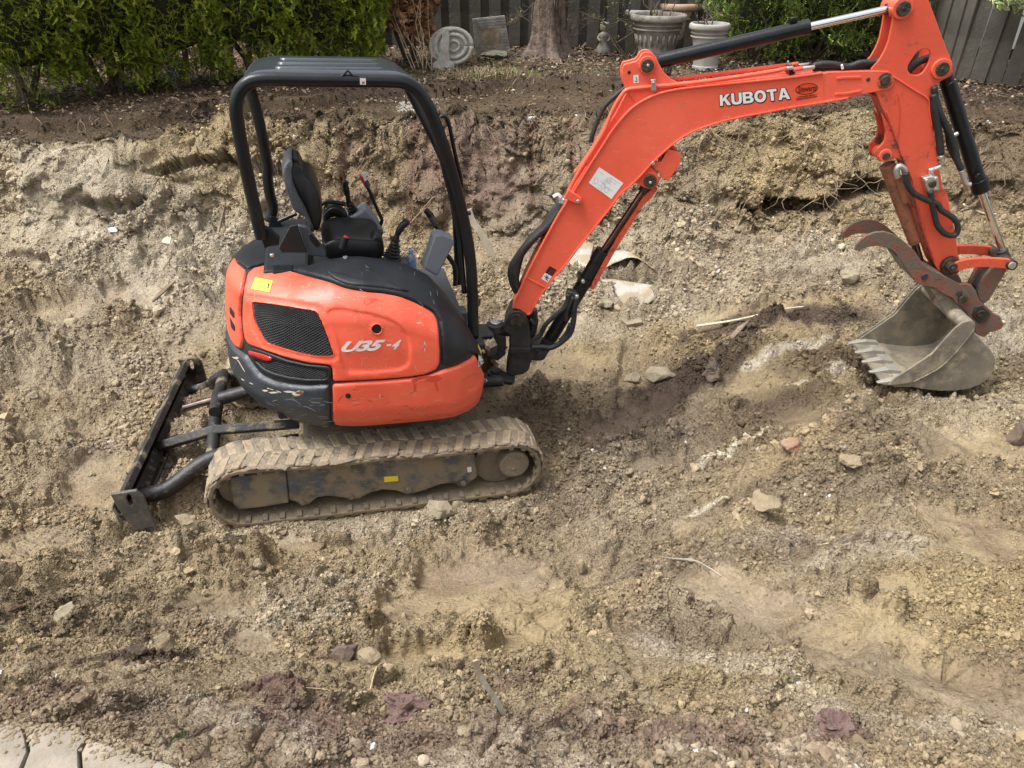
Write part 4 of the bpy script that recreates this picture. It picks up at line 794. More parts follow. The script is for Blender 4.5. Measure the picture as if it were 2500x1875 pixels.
V, F = tube([bladept(.40, .55, .04), (-.98, -.26, .36), (-.45, -.26, .36)], .042, 4); mesh_obj('blade_inner_arm', V, F, M['blade'], EX, bevel=.008)
arm_tube('blade_cross_tube', [(-.98, -.50, .30), (-.99, 0, .36), (-.98, .5, .36)], .042, M['blade'])
V, F = cyl((-.96, .02, .43), (-.56, .0, .54), .045, 18); mesh_obj('blade_cylinder', V, F, M['blade'], EX, bevel=.006, auto=40)
V, F = cyl((-1.2, .05, .36), (-.9, .02, .45), .024, 14); mesh_obj('blade_cylinder_rod', V, F, M['oilrod'], EX)
V, F = cyl((-.98, -.13, .42), (-.98, .13, .42), .04, 18); mesh_obj('blade_pin', V, F, M['blade'], EX, bevel=.004)
# ---- canopy: tube frame and pressed roof
Yn, Yf = -.50, .50
nearP = Z1((385, 1330), (362, 1240), (335, 1120), (300, 965), (262, 780), (232, 620), (215, 500), (214, 420), (235, 345), (285, 288), (350, 264), (460, 258), (700, 262), (1000, 267), (1250, 270), (1350, 282), (1425, 325), (1480, 395), (1520, 470), (1575, 610), (1640, 800), (1700, 1010), (1745, 1200), (1780, 1380), (1800, 1560), (1808, 1750), (1812, 2000))
NP = [MF.at(x, y, Yn) for x, y in nearP]
def rops(name, P, r, mat=None): V, F = tube(smooth_path(P, 5), r, 18); return mesh_obj(name, V, F, mat or M['black'], EX, smooth=True)
rops('canopy_frame', NP, .034)
fl = [np.array([p[0], Yf, p[2]-.06]) for p in NP[4:16]]; tl = [MF.at(*Z1(q)[0], .48) for q in ((432, 1215), (462, 1130), (440, 1040), (425, 930), (425, 850), (395, 690), (370, 560))]
rops('canopy_frame', [tl[0], tl[1], tl[2], tl[3], tl[4], tl[5], tl[6], fl[3], fl[4], fl[5], fl[6], fl[7], fl[9], fl[11]], .034)
NPf = [np.array([p[0], Yf, p[2]-.06]) for p in NP]
rops('canopy_frame', [NPf[15], NPf[16], NPf[17]]+[MF.at(*Z1(q)[0], .40) for q in ((1590, 760), (1650, 960), (1690, 1160), (1702, 1350), (1712, 1640))], .026)
for p, q in ((NP[12], NPf[12]), (NP[15], NPf[15]), (NP[10], NPf[10])): V, F = cyl(p, q, .022, 14); mesh_obj('cross_tube', V, F, M['black'], EX)
# inner stiffener of the front post
rops('windscreen_rail', [MF.at(*Z1(q)[0], -.47) for q in ((1555, 640), (1590, 760), (1640, 960), (1690, 1150), (1722, 1350), (1740, 1560), (1752, 1700))], .016)
roofp = Z1((196, 345), (215, 320), (262, 262), (330, 228), (420, 216), (560, 213), (900, 218), (1250, 224), (1340, 238), (1410, 268), (1465, 312), (1488, 345))
rp = [MF.at(x, y, Yn-.02) for x, y in roofp]; rp = smooth_path(rp, 4); V = []; F = []; NY = 24
for j in range(NY+1):
    t = j/NY; y = (Yn-.02)*(1-t)+(Yf+.03)*t; e = min(t, 1-t)*1.04; dz = -.030*max(0, 1-e/.06)**2
    for p in rp: V.append((p[0], y, p[2]+dz+.010-.062*t))
m = len(rp); nrm = len(V)
V += [(v[0], v[1], v[2]-.012) for v in V[:nrm]]
for j in range(NY):
    for i in range(m-1): a = j*m+i; F += [(a, a+1, a+m+1, a+m), (nrm+a, nrm+a+m, nrm+a+m+1, nrm+a+1)]
for i in range(m-1): F += [(i, nrm+i, nrm+i+1, i+1), (NY*m+i, NY*m+i+1, nrm+NY*m+i+1, nrm+NY*m+i)]
for j in range(NY): F += [(j*m, (j+1)*m, nrm+(j+1)*m, nrm+j*m), (j*m+m-1, nrm+j*m+m-1, nrm+(j+1)*m+m-1, (j+1)*m+m-1)]
ROOF = fixn(mesh_obj('canopy_roof', V, F, M['roof'], EX, auto=40))
zr = NP[12][2]+.052; xa, xb = rp[18][0], rp[30][0]
for (x0, x1), y in (((470, 1215), -.40), ((475, 1225), -.11), ((480, 1235), .19)):
    A = MF.at(*Z1((x0, 215))[0], -.5)[0]; B = MF.at(*Z1((x1, 215))[0], -.5)[0]; L = []
    for k in range(9): a = math.pi/2+math.pi*k/8; L.append((A+.03+.032*math.cos(a), y+.034*math.sin(a)))
    for k in range(9): a = -math.pi/2+math.pi*k/8; L.append((B-.03+.032*math.cos(a), y+.034*math.sin(a)))
    zA = np.interp(A+.05, [p[0] for p in rp], [p[2] for p in rp]); zB = np.interp(B-.05, [p[0] for p in rp], [p[2] for p in rp])
    V = []; n = len(L)
    for h, k in ((.003, 1.0), (.012, .86), (.014, .66)):
        for u, w in L: t = (u-A)/(B-A); cx_ = min(max(u, A+.03), B-.03); V.append((cx_+(u-cx_)*k, y+(w-y)*k, zA*(1-t)+zB*t+.006+h-.062*(y-Yn)/(Yf-Yn)))
    F = [(i+s*n, (i+1) % n+s*n, (i+1) % n+(s+1)*n, i+(s+1)*n) for s in (0, 1) for i in range(n)]+[tuple(range(2*n, 3*n))]
    mesh_obj('roof_rib', V, F, M['roof'], ROOF, auto=50)
for yy in (-.52, .50):
    P = [MF.at(*Z1(q)[0], -.52) for q in ((898, 245), (920, 244), (965, 200), (1005, 240), (1040, 243))]; P = [np.array([p[0], yy, p[2]-(.06 if yy > 0 else 0)]) for p in P]; V, F = tube(P, .0065, 8); mesh_obj('lifting_hook', V, F, M['black'], EX, smooth=True)
quad_decal('roof_sticker', Z1((1047, 250), (1087, 252), (1087, 296), (1048, 294)), MF, -.5365, M['decal_white'], EX)
quad_decal('roof_sticker_mark', Z1((1058, 272), (1064, 275), (1068, 272), (1073, 277), (1080, 270), (1077, 280), (1081, 292), (1071, 287), (1058, 292), (1062, 282)), MF, -.5375, M['decal_red'], EX)
pipe('grab_rail', Z1((1588, 517), (1605, 508), (1630, 518), (1650, 570), (1672, 680), (1700, 810), (1725, 910), (1735, 985), (1722, 1000)), 5, -.46, MF, M['black'])
rod('mirror_stay', Z1((1590, 590))[0], Z1((1618, 572))[0], 5, -.46, MF, M['dark_grey'])
rod('post_clamp', Z1((1755, 1170))[0], Z1((1795, 1160))[0], 5, -.50, MF, M['casting'])
# rear post brackets and deck fittings
plate('post_bracket', [Z1((345, 1195), (395, 1255), (440, 1270), (505, 1330), (500, 1380), (435, 1390), (405, 1405), (390, 1360), (365, 1300))], -.50, -.465, MF, M['black'])
plate('post_bracket', [Z1((440, 1180), (480, 1190), (540, 1270), (540, 1300), (430, 1290))], .44, .47, MF, M['black'])
mb = MB(); a = MF.at(*Z1((395, 1475))[0], -.52); b = MF.at(*Z1((520, 1440))[0], -.40); mb.add(box((a[0]+.03, -.36, 1.42), (b[0]+.05, -.26, 1.475))); mb.build('post_foot', M['black'], EX, bevel=.008)
rod('foot_bolt', Z1((455, 1455))[0], Z1((455, 1437))[0], 5.5, -.38, MF, M['steel'], n=12)
mb = MB(); a = MF.at(*Z1((1755, 2040))[0], -.5); mb.add(box((a[0], -.56, a[2]-.02), (a[0]+.12, -.44, a[2]+.015))); mb.build('post_foot', M['black'], EX, bevel=.006)
mb = MB(); mb.add(box((-.56, -.34, 1.30), (-.30, .62, 1.47))); mb.build('seat_platform', M['black_plastic'], EX, bevel=.02)
mb = MB(); mb.add(box((-.34, -.28, 1.0), (.02, .30, 1.40))); mb.build('seat_pedestal', M['black_plastic'], EX, bevel=.015)
plate('seat_side_panel', [Z1((625, 1243), (690, 1252), (820, 1425), (820, 1460), (700, 1450))], -.27, -.235, MF, M['dark_grey'], bevel=.008)
plate('seat_side_frame', [Z1((575, 1250), (625, 1243), (640, 1290), (690, 1430), (520, 1430), (500, 1400))], -.30, -.28, MF, M['black_plastic'], bevel=.004)
plate('panel_slot', [Z1((700, 1305), (720, 1300), (775, 1365), (778, 1385), (750, 1390), (712, 1345))], -.276, -.268, MF, M['vinyl'], bevel=.003)
# seat: shell, back cushion, base cushion
def cushion(name, loop, y0, y1, mat, round_=.05, parent=EX, sq=.25, topw=None):
    """side outline swept across the seat with rounded ends; it narrows towards the top"""
    L = [(lambda q: (q[0], q[2]))(MF.at(px, py, y0)) for px, py in loop]; L = np.array(smooth_path([(p[0], p[1], 0) for p in L+[L[0]]], 4))[:-1, :2]; c = L.mean(0); zt_ = L[:, 1].max(); zb = L[:, 1].min(); ny = 14; V = []; n = len(L)
    for j in range(ny+1):
        t = -math.pi/2+math.pi*j/ny; yy = math.sin(t); e = max(0, math.cos(t))**.45; e = 1-(1-e)*sq
        for p in L:
            w = 1.0 if topw is None else 1-(1-topw)*((p[1]-zb)/(zt_-zb))**3
            q = c+(p-c)*e; V.append((q[0], (y0+y1)/2+(y1-y0)/2*yy*w, q[1]))
    F = [(j*n+i, j*n+(i+1) % n, (j+1)*n+(i+1) % n, (j+1)*n+i) for j in range(ny) for i in range(n)]+[tuple(range(n)), tuple(ny*n+i for i in range(n))]
    o = fixn(mesh_obj(name, V, F, mat, parent, smooth=True)); return o
SH = cushion('seat_backrest', Z1((515, 895), (528, 850), (560, 815), (588, 812), (576, 850), (586, 930), (630, 1040), (690, 1150), (745, 1290), (730, 1315), (690, 1220), (600, 1160), (560, 1060), (530, 970)), -.22, .24, M['dark_grey'], topw=.7)
cushion('back_cushion', Z1((548, 860), (575, 822), (625, 822), (657, 890), (700, 925), (750, 995), (780, 1065), (796, 1150), (792, 1240), (768, 1305), (735, 1290), (690, 1170), (630, 1050), (590, 960)), -.19, .21, M['vinyl'], parent=SH, topw=.7)
cushion('seat_cushion', Z1((790, 1375), (850, 1345), (940, 1335), (1080, 1342), (1170, 1352), (1205, 1385), (1210, 1450), (1150, 1490), (900, 1490), (810, 1470)), -.21, .23, M['vinyl'], sq=.2)
rod('belt_buckle', Z1((952, 1322))[0], Z1((925, 1400))[0], 8, -.24, MF, M['black_plastic']); rod('buckle_button', Z1((958, 1318))[0], Z1((948, 1335))[0], 6.5, -.243, MF, M['red'])
pipe('armrest_bar', Z1((760, 1130), (800, 1095), (860, 1088), (950, 1103)), 5, .28, MF, M['black'])
cushion('armrest', Z1((800, 1170), (845, 1130), (890, 1122), (940, 1145), (968, 1195), (940, 1215), (890, 1190), (840, 1200), (800, 1230)), .24, .32, M['vinyl'])
pipe('armrest_bar', Z1((495, 1220), (560, 1190), (620, 1165)), 5, .3, MF, M['black'])
# consoles, levers
CON = plate('control_console', [Z1((898, 1240), (1060, 1150), (1080, 1135), (1118, 1160), (1155, 1205), (1205, 1285), (1190, 1400), (1000, 1400), (880, 1350))], .24, .40, MF, M['grey_plastic'], bevel=.02, seg=3)
def boot(name, base, top, rb, rt, y, n=6, parent=EX):
    a = at(MF, base, y); b = at(MF, top, y); k = mpp(MF, base, y); P = []; R = []
    for i in range(n*2+1): t = i/(n*2); P.append(a+(b-a)*t); R.append((rb*(1-t)+rt*t)*k*(1.0 if i % 2 == 0 else .80))
    V, F = tube(P, R, 18); return mesh_obj(name, V, F, M['vinyl'], parent, auto=60)
boot('joystick_boot', Z1((1020, 1185))[0], Z1((968, 1085))[0], 19, 8, .32)
def grip(pts, rs, y):
    P = smooth_path([at(MF, p, y) for p in pts], 4); k = mpp(MF, pts[0], y); R = np.interp(np.linspace(0, 1, len(P)), np.linspace(0, 1, len(rs)), rs)*k; V, F = tube(P, list(R), 14); return mesh_obj('joystick_grip', V, F, M['vinyl'], EX, smooth=True)
grip(Z1((970, 1085), (965, 1050), (955, 1010), (948, 975), (952, 950), (955, 942)), [6, 6, 8.5, 8, 8, 4], .32)
boot('joystick_boot', Z1((1263, 1460))[0], Z1((1287, 1345))[0], 23, 9, -.24)
grip(Z1((1288, 1345), (1300, 1310), (1315, 1275), (1340, 1240), (1362, 1228), (1378, 1232)), [8, 6.5, 8.5, 9, 9, 5], -.24)
plate('joystick_collar', [Z1((1255, 1335), (1285, 1342), (1320, 1350), (1318, 1360), (1255, 1348))], -.27, -.21, MF, M['vinyl'])
mb = MB(); q = at(MF, Z1((1262, 1500))[0], -.24); mb.add(box((q[0]-.11, -.29, 1.1), (q[0]+.10, -.17, q[2]+.02))); mb.build('control_console', M['dark_grey'], EX, bevel=.015)
pipe('lock_lever', Z1((1180, 1255), (1196, 1210), (1185, 1180), (1150, 1105), (1115, 1020), (1090, 970)), 4.2, .30, MF, M['black'])
rod('lock_lever_grip', Z1((1100, 985))[0], Z1((1082, 940))[0], 7, .30, MF, M['dark_grey']); plate('lock_lever_tip', [Z1((1042, 920), (1060, 908), (1082, 965), (1075, 980))], .27, .33, MF, M['red'])
plate('lever_tag', [Z1((1055, 905), (1085, 888), (1108, 893), (1100, 912), (1085, 915), (1098, 935), (1080, 950), (1068, 920))], .26, .275, MF, M['decal_white'], bevel=.001)
pipe('travel_lever', Z1((1070, 1440), (1110, 1390), (1140, 1350)), 4, -.05, MF, M['black']); cushion('travel_lever_grip', Z1((1110, 1385), (1120, 1345), (1160, 1300), (1205, 1290), (1200, 1310), (1160, 1350), (1130, 1385)), -.08, -.02, M['vinyl'])
pipe('blade_lever', Z1((1600, 1320), (1575, 1275), (1545, 1230)), 4.5, .05, MF, M['black']); rod('blade_lever_knob', Z1((1560, 1240))[0], Z1((1525, 1180))[0], 8, .05, MF, M['dark_grey']); rod('blade_lever_cap', Z1((1525, 1180))[0], Z1((1490, 1140))[0], 9, .05, MF, M['vinyl'], r2=7)
cushion('pedal_cover', Z1((1120, 1340), (1160, 1310), (1200, 1340), (1215, 1430), (1190, 1470), (1130, 1450)), -.19, -.06, M['vinyl'])
MON = plate('display_unit', [Z1((1548, 1320), (1592, 1312), (1680, 1345), (1686, 1368), (1570, 1592), (1478, 1540))], -.32, -.20, MF, M['grey_plastic'], bevel=.018, seg=3)
pipe('display_stalk', Z1((1640, 1450), (1685, 1520), (1692, 1600), (1690, 1650)), 6, -.28, MF, M['black'])
mb = MB(); mb.add(box((.52, -.30, 1.0), (.66, -.18, 1.12))); mb.build('front_console', M['dark_grey'], EX, bevel=.01)
mb = MB(); mb.add(box((.15, -.10, 1.035), (.45, .12, 1.06))); mb.build('foot_plate', M['steel'], EX, bevel=.004)
# water bottle standing behind the hood
bq = at(MF, (1006, 609), -.14); bw = MF.world(bq-np.array([0, 0, .205]))
BO = empty('water_bottle', tuple(bw), 'clear plastic water bottle with blue label standing on the cab floor by the grey display', 'bottle')
M['pet'] = mk('clear_plastic', (.55, .68, .78), (.6, .72, .82), 5, .12, trans=.6); M['label'] = mk('bottle_label', (.05, .22, .60), (.35, .52, .80), 18, .35)
V, F = lathe([(.001, 0), (.029, .003), (.032, .02), (.031, .06), (.032, .12), (.031, .145), (.022, .17), (.012, .182), (.012, .19)]); mesh_obj('bottle_body', V, F, M['pet'], BO, smooth=True)
V, F = lathe([(.0335, .085), (.0335, .135)]); mesh_obj('bottle_label', V, F, M['label'], BO, smooth=True); V, F = lathe([(.014, .185), (.0145, .187), (.0145, .204), (.001, .205)]); mesh_obj('bottle_cap', V, F, M['label'], BO, auto=40)

# ---- swing post
R1 = lambda *p: Zc(1150, 400, 2.765, p); R2 = lambda *p: Zc(1450, 0, 2.765, p); R3 = lambda *p: Zc(2000, 0, 3.318, p); R4 = lambda *p: Zc(2000, 450, 3.016, p)
SPY = -.07
plate('swing_post', [R1((228, 1075), (258, 1025), (290, 1000), (335, 1000), (368, 1020), (388, 1065), (400, 1130), (402, 1240), (470, 1255), (512, 1275), (505, 1315), (470, 1335), (405, 1330), (392, 1395), (350, 1425), (260, 1440), (235, 1400), (258, 1290), (256, 1160), (215, 1130))], -.10, .12, BF, M['casting'], bevel=.014, seg=3)
for (cx_, cy_), r, h0, h1 in (((165, 1085), 62, -.03, .03), ((165, 1415), 58, -.035, .035)):
    q = at(BF, R1((cx_, cy_))[0], -.02); r = r/2.765*mpp(BF, R1((cx_, cy_))[0], 0); V, F = cyl(q+np.array([0, 0, h0-.02]), q+np.array([0, 0, h1-.02]), r, 28); mesh_obj('swing_lug', V, F, M['casting'], EX, bevel=.008, auto=40)
    V, F = cyl(q+np.array([0, 0, h1-.02]), q+np.array([0, 0, h1-.004]), r*.62, 24); mesh_obj('kingpin_cap', V, F, M['steel'] if cy_ < 1200 else M['casting'], EX, bevel=.004, auto=40)
    e = at(BF, R1((290, cy_+45))[0], -.0); V, F = tube([q+np.array([0, 0, -.02]), e], [r*.95, r*.8], 4); mesh_obj('swing_fork', V, F, M['casting'], EX, bevel=.012)
    q2 = q+np.array([-.26, .0, -.05]); V, F = tube([q2, q+np.array([-.02, 0, -.05])], .085, 4, flat=.75); mesh_obj('swing_bracket', V, F, M['casting'], EX, bevel=.012)
plate('swing_rib', [R1((150, 1170), (230, 1215), (232, 1290), (180, 1330), (120, 1310), (175, 1280), (180, 1230))], -.06, .08, BF, M['casting'])
rod('swing_cylinder_rod', R1((40, 1475))[0], R1((110, 1462))[0], 5, -.2, BF, M['chrome']); rod('swing_cylinder_eye', R1((105, 1475))[0], R1((215, 1465))[0], 13, -.18, BF, M['casting'])
plate('post_clamp_bar', [R1((262, 1245), (400, 1243), (402, 1270), (264, 1278))], -.116, -.10, BF, M['casting'], bevel=.004)
pinat('foot_pin', R1((310, 1062))[0], 17, -.125, .13, BF, M['pin']); pinat('foot_pin_boss', R1((310, 1062))[0], 24, -.112, .12, BF, M['casting'], yn=-.125)
pinat('cylinder_foot_pin', R1((470, 1300))[0], 11, -.115, .12, BF, M['casting'])
# ---- boom
BY = .085
top_ed = R2((0, 1085), (50, 1000), (100, 920), (150, 850), (205, 785), (260, 730), (330, 683), (420, 640), (500, 618), (600, 600), (760, 582), (900, 568), (1100, 548), (1300, 527), (1450, 508), (1548, 494), (1580, 486), (1700, 482), (1900, 477), (1985, 480), (2022, 510), (2030, 545), (2018, 585), (1985, 607))
bot_ed = R2((1900, 622), (1850, 630), (1720, 662), (1600, 683), (1450, 708), (1300, 733), (1150, 762), (1000, 790), (880, 818), (780, 848), (690, 880), (620, 915), (545, 965), (470, 1030), (400, 1095), (350, 1150), (300, 1205), (240, 1262))
low = R1((1010, 205), (940, 300), (860, 400), (740, 550), (640, 680), (545, 790), (500, 850), (460, 905), (430, 960), (402, 1010), (378, 1020), (330, 985), (284, 975), (292, 935), (330, 860), (372, 765), (440, 630), (530, 460), (600, 335), (662, 240), (740, 115), (810, 0))
BOOM = plate('boom', [top_ed+bot_ed+low], -BY, BY, BF, M['paint'], bevel=.004)
# flanges: thin proud plate edges along the top and bottom of the box
def strip(name, pts, w, y0, y1, mat, parent, fr=BF):
    L = [np.array(fr.at(px, py, min(y0, y1))) for px, py in pts]; L = smooth_path(L, 3); V = []; F = []
    for i, p in enumerate(L):
        d = L[min(i+1, len(L)-1)]-L[max(i-1, 0)]; d = d/np.linalg.norm(d); n = np.array([-d[2], 0, d[0]])
        for yy, s in ((y0, .5), (y0, -.5), (y1, -.5), (y1, .5)): q = p+n*w*s; V.append(ml(fr, (q[0], yy, q[2])))
    for i in range(len(L)-1):
        for k in range(4): F.append((i*4+k, i*4+(k+1) % 4, i*4+4+(k+1) % 4, i*4+4+k))
    F += [(0, 1, 2, 3), tuple(len(V)-4+k for k in (3, 2, 1, 0))]
    return fixn(mesh_obj(name, V, F, mat, parent, bevel=.002, auto=50))
strip('boom_flange', R1((284, 975), (292, 935), (330, 860), (372, 765), (440, 630), (530, 460), (600, 335), (662, 240), (740, 115), (810, 0))+top_ed[1:16], .010, -BY-.010, BY+.010, M['paint'], BOOM)
strip('boom_flange', bot_ed[2:]+low[:11], .010, -BY-.010, BY+.010, M['paint'], BOOM)
strip('weld_seam', R1((372, 765), (430, 800), (500, 835)), .010, -BY-.006, -BY, M['paint'], BOOM); strip('weld_seam', R2((1552, 496), (1545, 600), (1553, 690)), .007, -BY-.003, -BY, M['paint'], BOOM)
strip('pressed_rib', R2((1640, 530), (1700, 524), (1805, 522)), .014, -BY-.006, -BY, M['paint'], BOOM); strip('pressed_rib', R2((1630, 636), (1720, 630), (1808, 612)), .014, -BY-.006, -BY, M['paint'], BOOM)
plate('cylinder_lug', [R2((222, 620), (190, 540), (187, 470), (205, 432), (245, 424), (285, 412), (303, 395), (318, 366), (350, 350), (390, 354), (420, 385), (440, 430), (470, 485), (520, 535), (600, 570), (640, 600), (420, 650), (300, 720))], -.060, -.035, BF, M['paint'], BOOM, yn=-.06)
plate('cylinder_lug', [R2((222, 620), (190, 540), (187, 470), (205, 432), (245, 424), (285, 412), (303, 395), (318, 366), (350, 350), (390, 354), (420, 385), (440, 430), (470, 485), (520, 535), (600, 570), (640, 600), (420, 650), (300, 720))], .035, .060, BF, M['paint'], BOOM, yn=-.06)
plate('pipe_tray', [R2((222, 618), (600, 585), (700, 570), (500, 640), (330, 700), (200, 800), (60, 1000), (-30, 1130), (-60, 1100), (60, 900), (150, 760))], -.05, .06, BF, M['paint'], BOOM, yn=-.05)
pinat('cylinder_pin', R2((363, 445))[0], 15.5, -.085, .085, BF, M['pin'], BOOM); pinat('pin_boss', R2((363, 442))[0], 21, -.072, .072, BF, M['paint'], BOOM, yn=-.085); pinat('pin_bolt', R2((367, 443))[0], 4, -.092, -.08, BF, M['steel'], BOOM, n=6)
pinat('lug_hole', R2((238, 490))[0], 4.5, -.0615, -.055, BF, M['void'], BOOM)
quad_decal('hook_sticker', R2((265, 508), (300, 504), (303, 558), (268, 562)), BF, -.0608, M['decal_white'], EX)
mb = MB(); V, F = tube([at(BF, p, -.0618) for p in R2((285, 520), (285, 528), (292, 540), (287, 552), (276, 546))], .0022, 6); mb.add((V, F)); mb.build('hook_symbol', M['decal_black'], EX)
plate('pipe_clip', [R2((386, 538), (418, 536), (422, 612), (388, 614))], -.098, -.083, BF, M['steel'], bevel=.003); pinat('clip_bolt', R2((403, 560))[0], 3.5, -.105, -.095, BF, M['steel'], n=6)
# two hard pipes along the top
pipe('steel_pipe', [(p[0], p[1]) for p in R1((655, 190), (700, 105), (760, 0))]+R2((60, 900), (130, 740), (190, 640), (228, 606), (300, 594), (500, 576), (700, 556), (900, 530), (1100, 500), (1230, 478), (1300, 462)), 5, -.07, BF, M['paint'], n=12)
pipe('steel_pipe', [(p[0], p[1], .02) for p in R2((500, 540), (700, 515), (900, 490), (1100, 465), (1300, 440))], 5, .02, BF, M['paint'], n=12)
pipe('steel_pipe', [(p[0], p[1], -.01) for p in R1((700, 60), (745, 0))]+[(p[0], p[1], -.01) for p in R2((40, 920), (120, 760), (205, 640))], 4, -.01, BF, M['paint'], n=12)
for (x0, y0, x1, y1, r, mt, yy) in ((1298, 462, 1345, 458, 8, 'steel', -.07), (1335, 436, 1380, 428, 8, 'paint', -.02), (1345, 470, 1410, 462, 9, 'paint', -.07), (1405, 462, 1490, 452, 8, 'steel', -.07), (1300, 440, 1340, 436, 8, 'steel', .02), (1380, 440, 1450, 432, 6, 'steel', 0), (1310, 410, 1312, 440, 4, 'steel', -.03)):
    rod('pipe_fitting', R2((x0, y0))[0], R2((x1, y1))[0], r*.62, yy, BF, M[mt], n=8)
plate('pipe_bracket', [R2((1318, 450), (1360, 448), (1358, 500), (1320, 505))], -.06, .04, BF, M['black'])
plate('pipe_bracket', [R1((655, 170), (745, 232), (750, 262), (720, 278), (685, 262), (628, 232))], -.115, -.088, BF, M['paint'], bevel=.005); pinat('bracket_bolt', R1((722, 255))[0], 5, -.124, -.114, BF, M['steel'], n=6)
for k, (dy, r) in enumerate(((-.05, 7.5), (0, 8), (.04, 6.5), (-.02, 6))):
    pipe('hydraulic_hose', [(x, y, dy) for x, y in R2((1480, 445+k*9), (1560, 430+k*12), (1650, 440+k*10), (1720, 450+k*7), (1800, 425+k*11), (1880, 420+k*10), (2000, 400+k*14))], r, dy, BF, M['hose'])
rod('hose_tie', R2((1672, 436))[0], R2((1680, 468))[0], 3, -.075, BF, M['white'])
# lower hoses beside the boom foot
for k, (o, dy, r) in enumerate(((0, -.04, 8), (16, 0, 10), (34, .05, 11), (8, .07, 9), (-14, .02, 7))):
    pipe('hydraulic_hose', [(x, y, dy) for x, y in R1((620-o*.5, 265+o*.5), (590-o, 330), (520-o*.6, 420), (430-o*.6, 500+o*.3), (350-o*.8, 590+o), (310-o, 690+o*.5), (300-o*.5, 790), (325-o*.2, 870), (370, 960), (415, 1030), (420, 1110), (395, 1160))], r, dy, BF, M['hose'])
pipe('steel_pipe', [(x, y, .03) for x, y in R1((665, 190), (700, 110), (730, 60), (790, -60))], 8, .03, BF, M['hose'])
for k in range(2): rod('hose_end', R1((632-k*20, 235+k*25))[0], R1((612-k*18, 290+k*20))[0], 7, -.04+k*.05, BF, M['steel'], n=10)
pipe('hydraulic_hose', [(x, y, .02) for x, y in R2((-20, 960), (0, 880), (60, 740), (130, 660), (225, 585))], 6, .02, BF, M['hose'])
# lettering and stickers
GLY = {'K': (1.0, [[(0,0),(.28,0),(.28,.34),(.40,.48),(.68,0),(1.04,0),(.60,.66),(1.0,1),(.64,1),(.28,.62),(.28,1),(0,1)]]),
 'U': (1.0, [[(0,1),(0,.35),(.05,.14),(.2,.02),(.5,-.02),(.8,.02),(.95,.14),(1,.35),(1,1),(.71,1),(.71,.36),(.65,.24),(.5,.20),(.35,.24),(.29,.36),(.29,1)]]),
 'B': (1.0, [[(0,0),(.65,0),(.88,.06),(1,.18),(1,.34),(.93,.46),(.82,.52),(.93,.60),(.96,.72),(.94,.86),(.82,.96),(.6,1),(0,1)], [(.28,.2),(.6,.2),(.7,.26),(.7,.36),(.6,.42),(.28,.42)], [(.28,.6),(.58,.6),(.66,.66),(.66,.76),(.58,.81),(.28,.81)]]),
 'O': (1.12, [[(.5+.5*math.cos(a), .5+.53*math.sin(a)) for a in [2*math.pi*k/24 for k in range(24)]], [(.5+.23*math.cos(a), .5+.29*math.sin(a)) for a in [2*math.pi*k/24 for k in range(24)]]]),
 'T': (.95, [[(.35,0),(.65,0),(.65,.79),(1,.79),(1,1),(0,1),(0,.79),(.35,.79)]]), 'A': (1.05, [[(0,0),(.29,0),(.35,.18),(.69,.18),(.75,0),(1.04,0),(.68,1),(.36,1)], [(.41,.37),(.63,.37),(.52,.70)]])}
def glyph_word(word, gap=.09):
    x = 0; V = []; F = []
    for ch in word:
        w, L = GLY[ch]; L = [[(x+p[0]*w, p[1]) for p in l] for l in L]; pts, ed = cdt(L); vs_, _, fs_, *_r = delaunay_2d_cdt(pts, ed, [], 1, 1e-7); b = len(V); V += [(v[0], v[1]) for v in vs_]
        for f in fs_:
            c = np.mean([[vs_[i][0], vs_[i][1]] for i in f], 0)
            if inside(c, L[0]) and not any(inside(c, h) for h in L[1:]): F.append(tuple(i+b for i in f))
        x += w+gap
    W = x-gap; return [(v[0]/W, v[1]) for v in V], F
gV, gF = glyph_word('KUBOTA'); qm = quadmap(*R2((848, 640), (1312, 590), (1322, 668), (852, 716)))
mb = MB()
for k in range(12):
    a = 2*math.pi*k/12; mb.add(([at(BF, np.array(qm(*v))+2.1*np.array([math.cos(a), math.sin(a)])+np.array([.5, .6]), -.0861-.00003*k) for v in gV], gF))
mb.build('maker_lettering_outline', M['decal_black'], EX); mesh_obj('maker_lettering', [at(BF, qm(*v), -.0870) for v in gV], gF, M['decal_white'], EX)
el = [(1436+76*math.cos(a)-0*math.sin(a), 600-8*math.cos(a)+38*math.sin(a)) for a in np.linspace(0, 2*math.pi, 33)[:-1]]; eli = [(1436+70*math.cos(a), 600-7*math.cos(a)+33*math.sin(a)) for a in np.linspace(0, 2*math.pi, 33)[:-1]]
L0 = [at(BF, p, -.0862) for p in Zc(1450, 0, 2.765, el)]; L1 = [at(BF, p, -.0862) for p in Zc(1450, 0, 2.765, eli)]; n = 32
mesh_obj('dealer_oval', L0+L1, [(i, (i+1) % n, n+(i+1) % n, n+i) for i in range(n)], M['decal_black'], EX)
M['decal_orange'] = mk('dealer_orange', (.72, .06, .012), (.74, .07, .015), 5, .4); quad_decal('dealer_patch', Zc(1450, 0, 2.765, eli), BF, -.0858, M['decal_orange'], EX)
quad_decal('dealer_strip', R2((1362, 655), (1508, 633), (1510, 655), (1364, 680)), BF, -.0858, M['decal_orange'], EX)
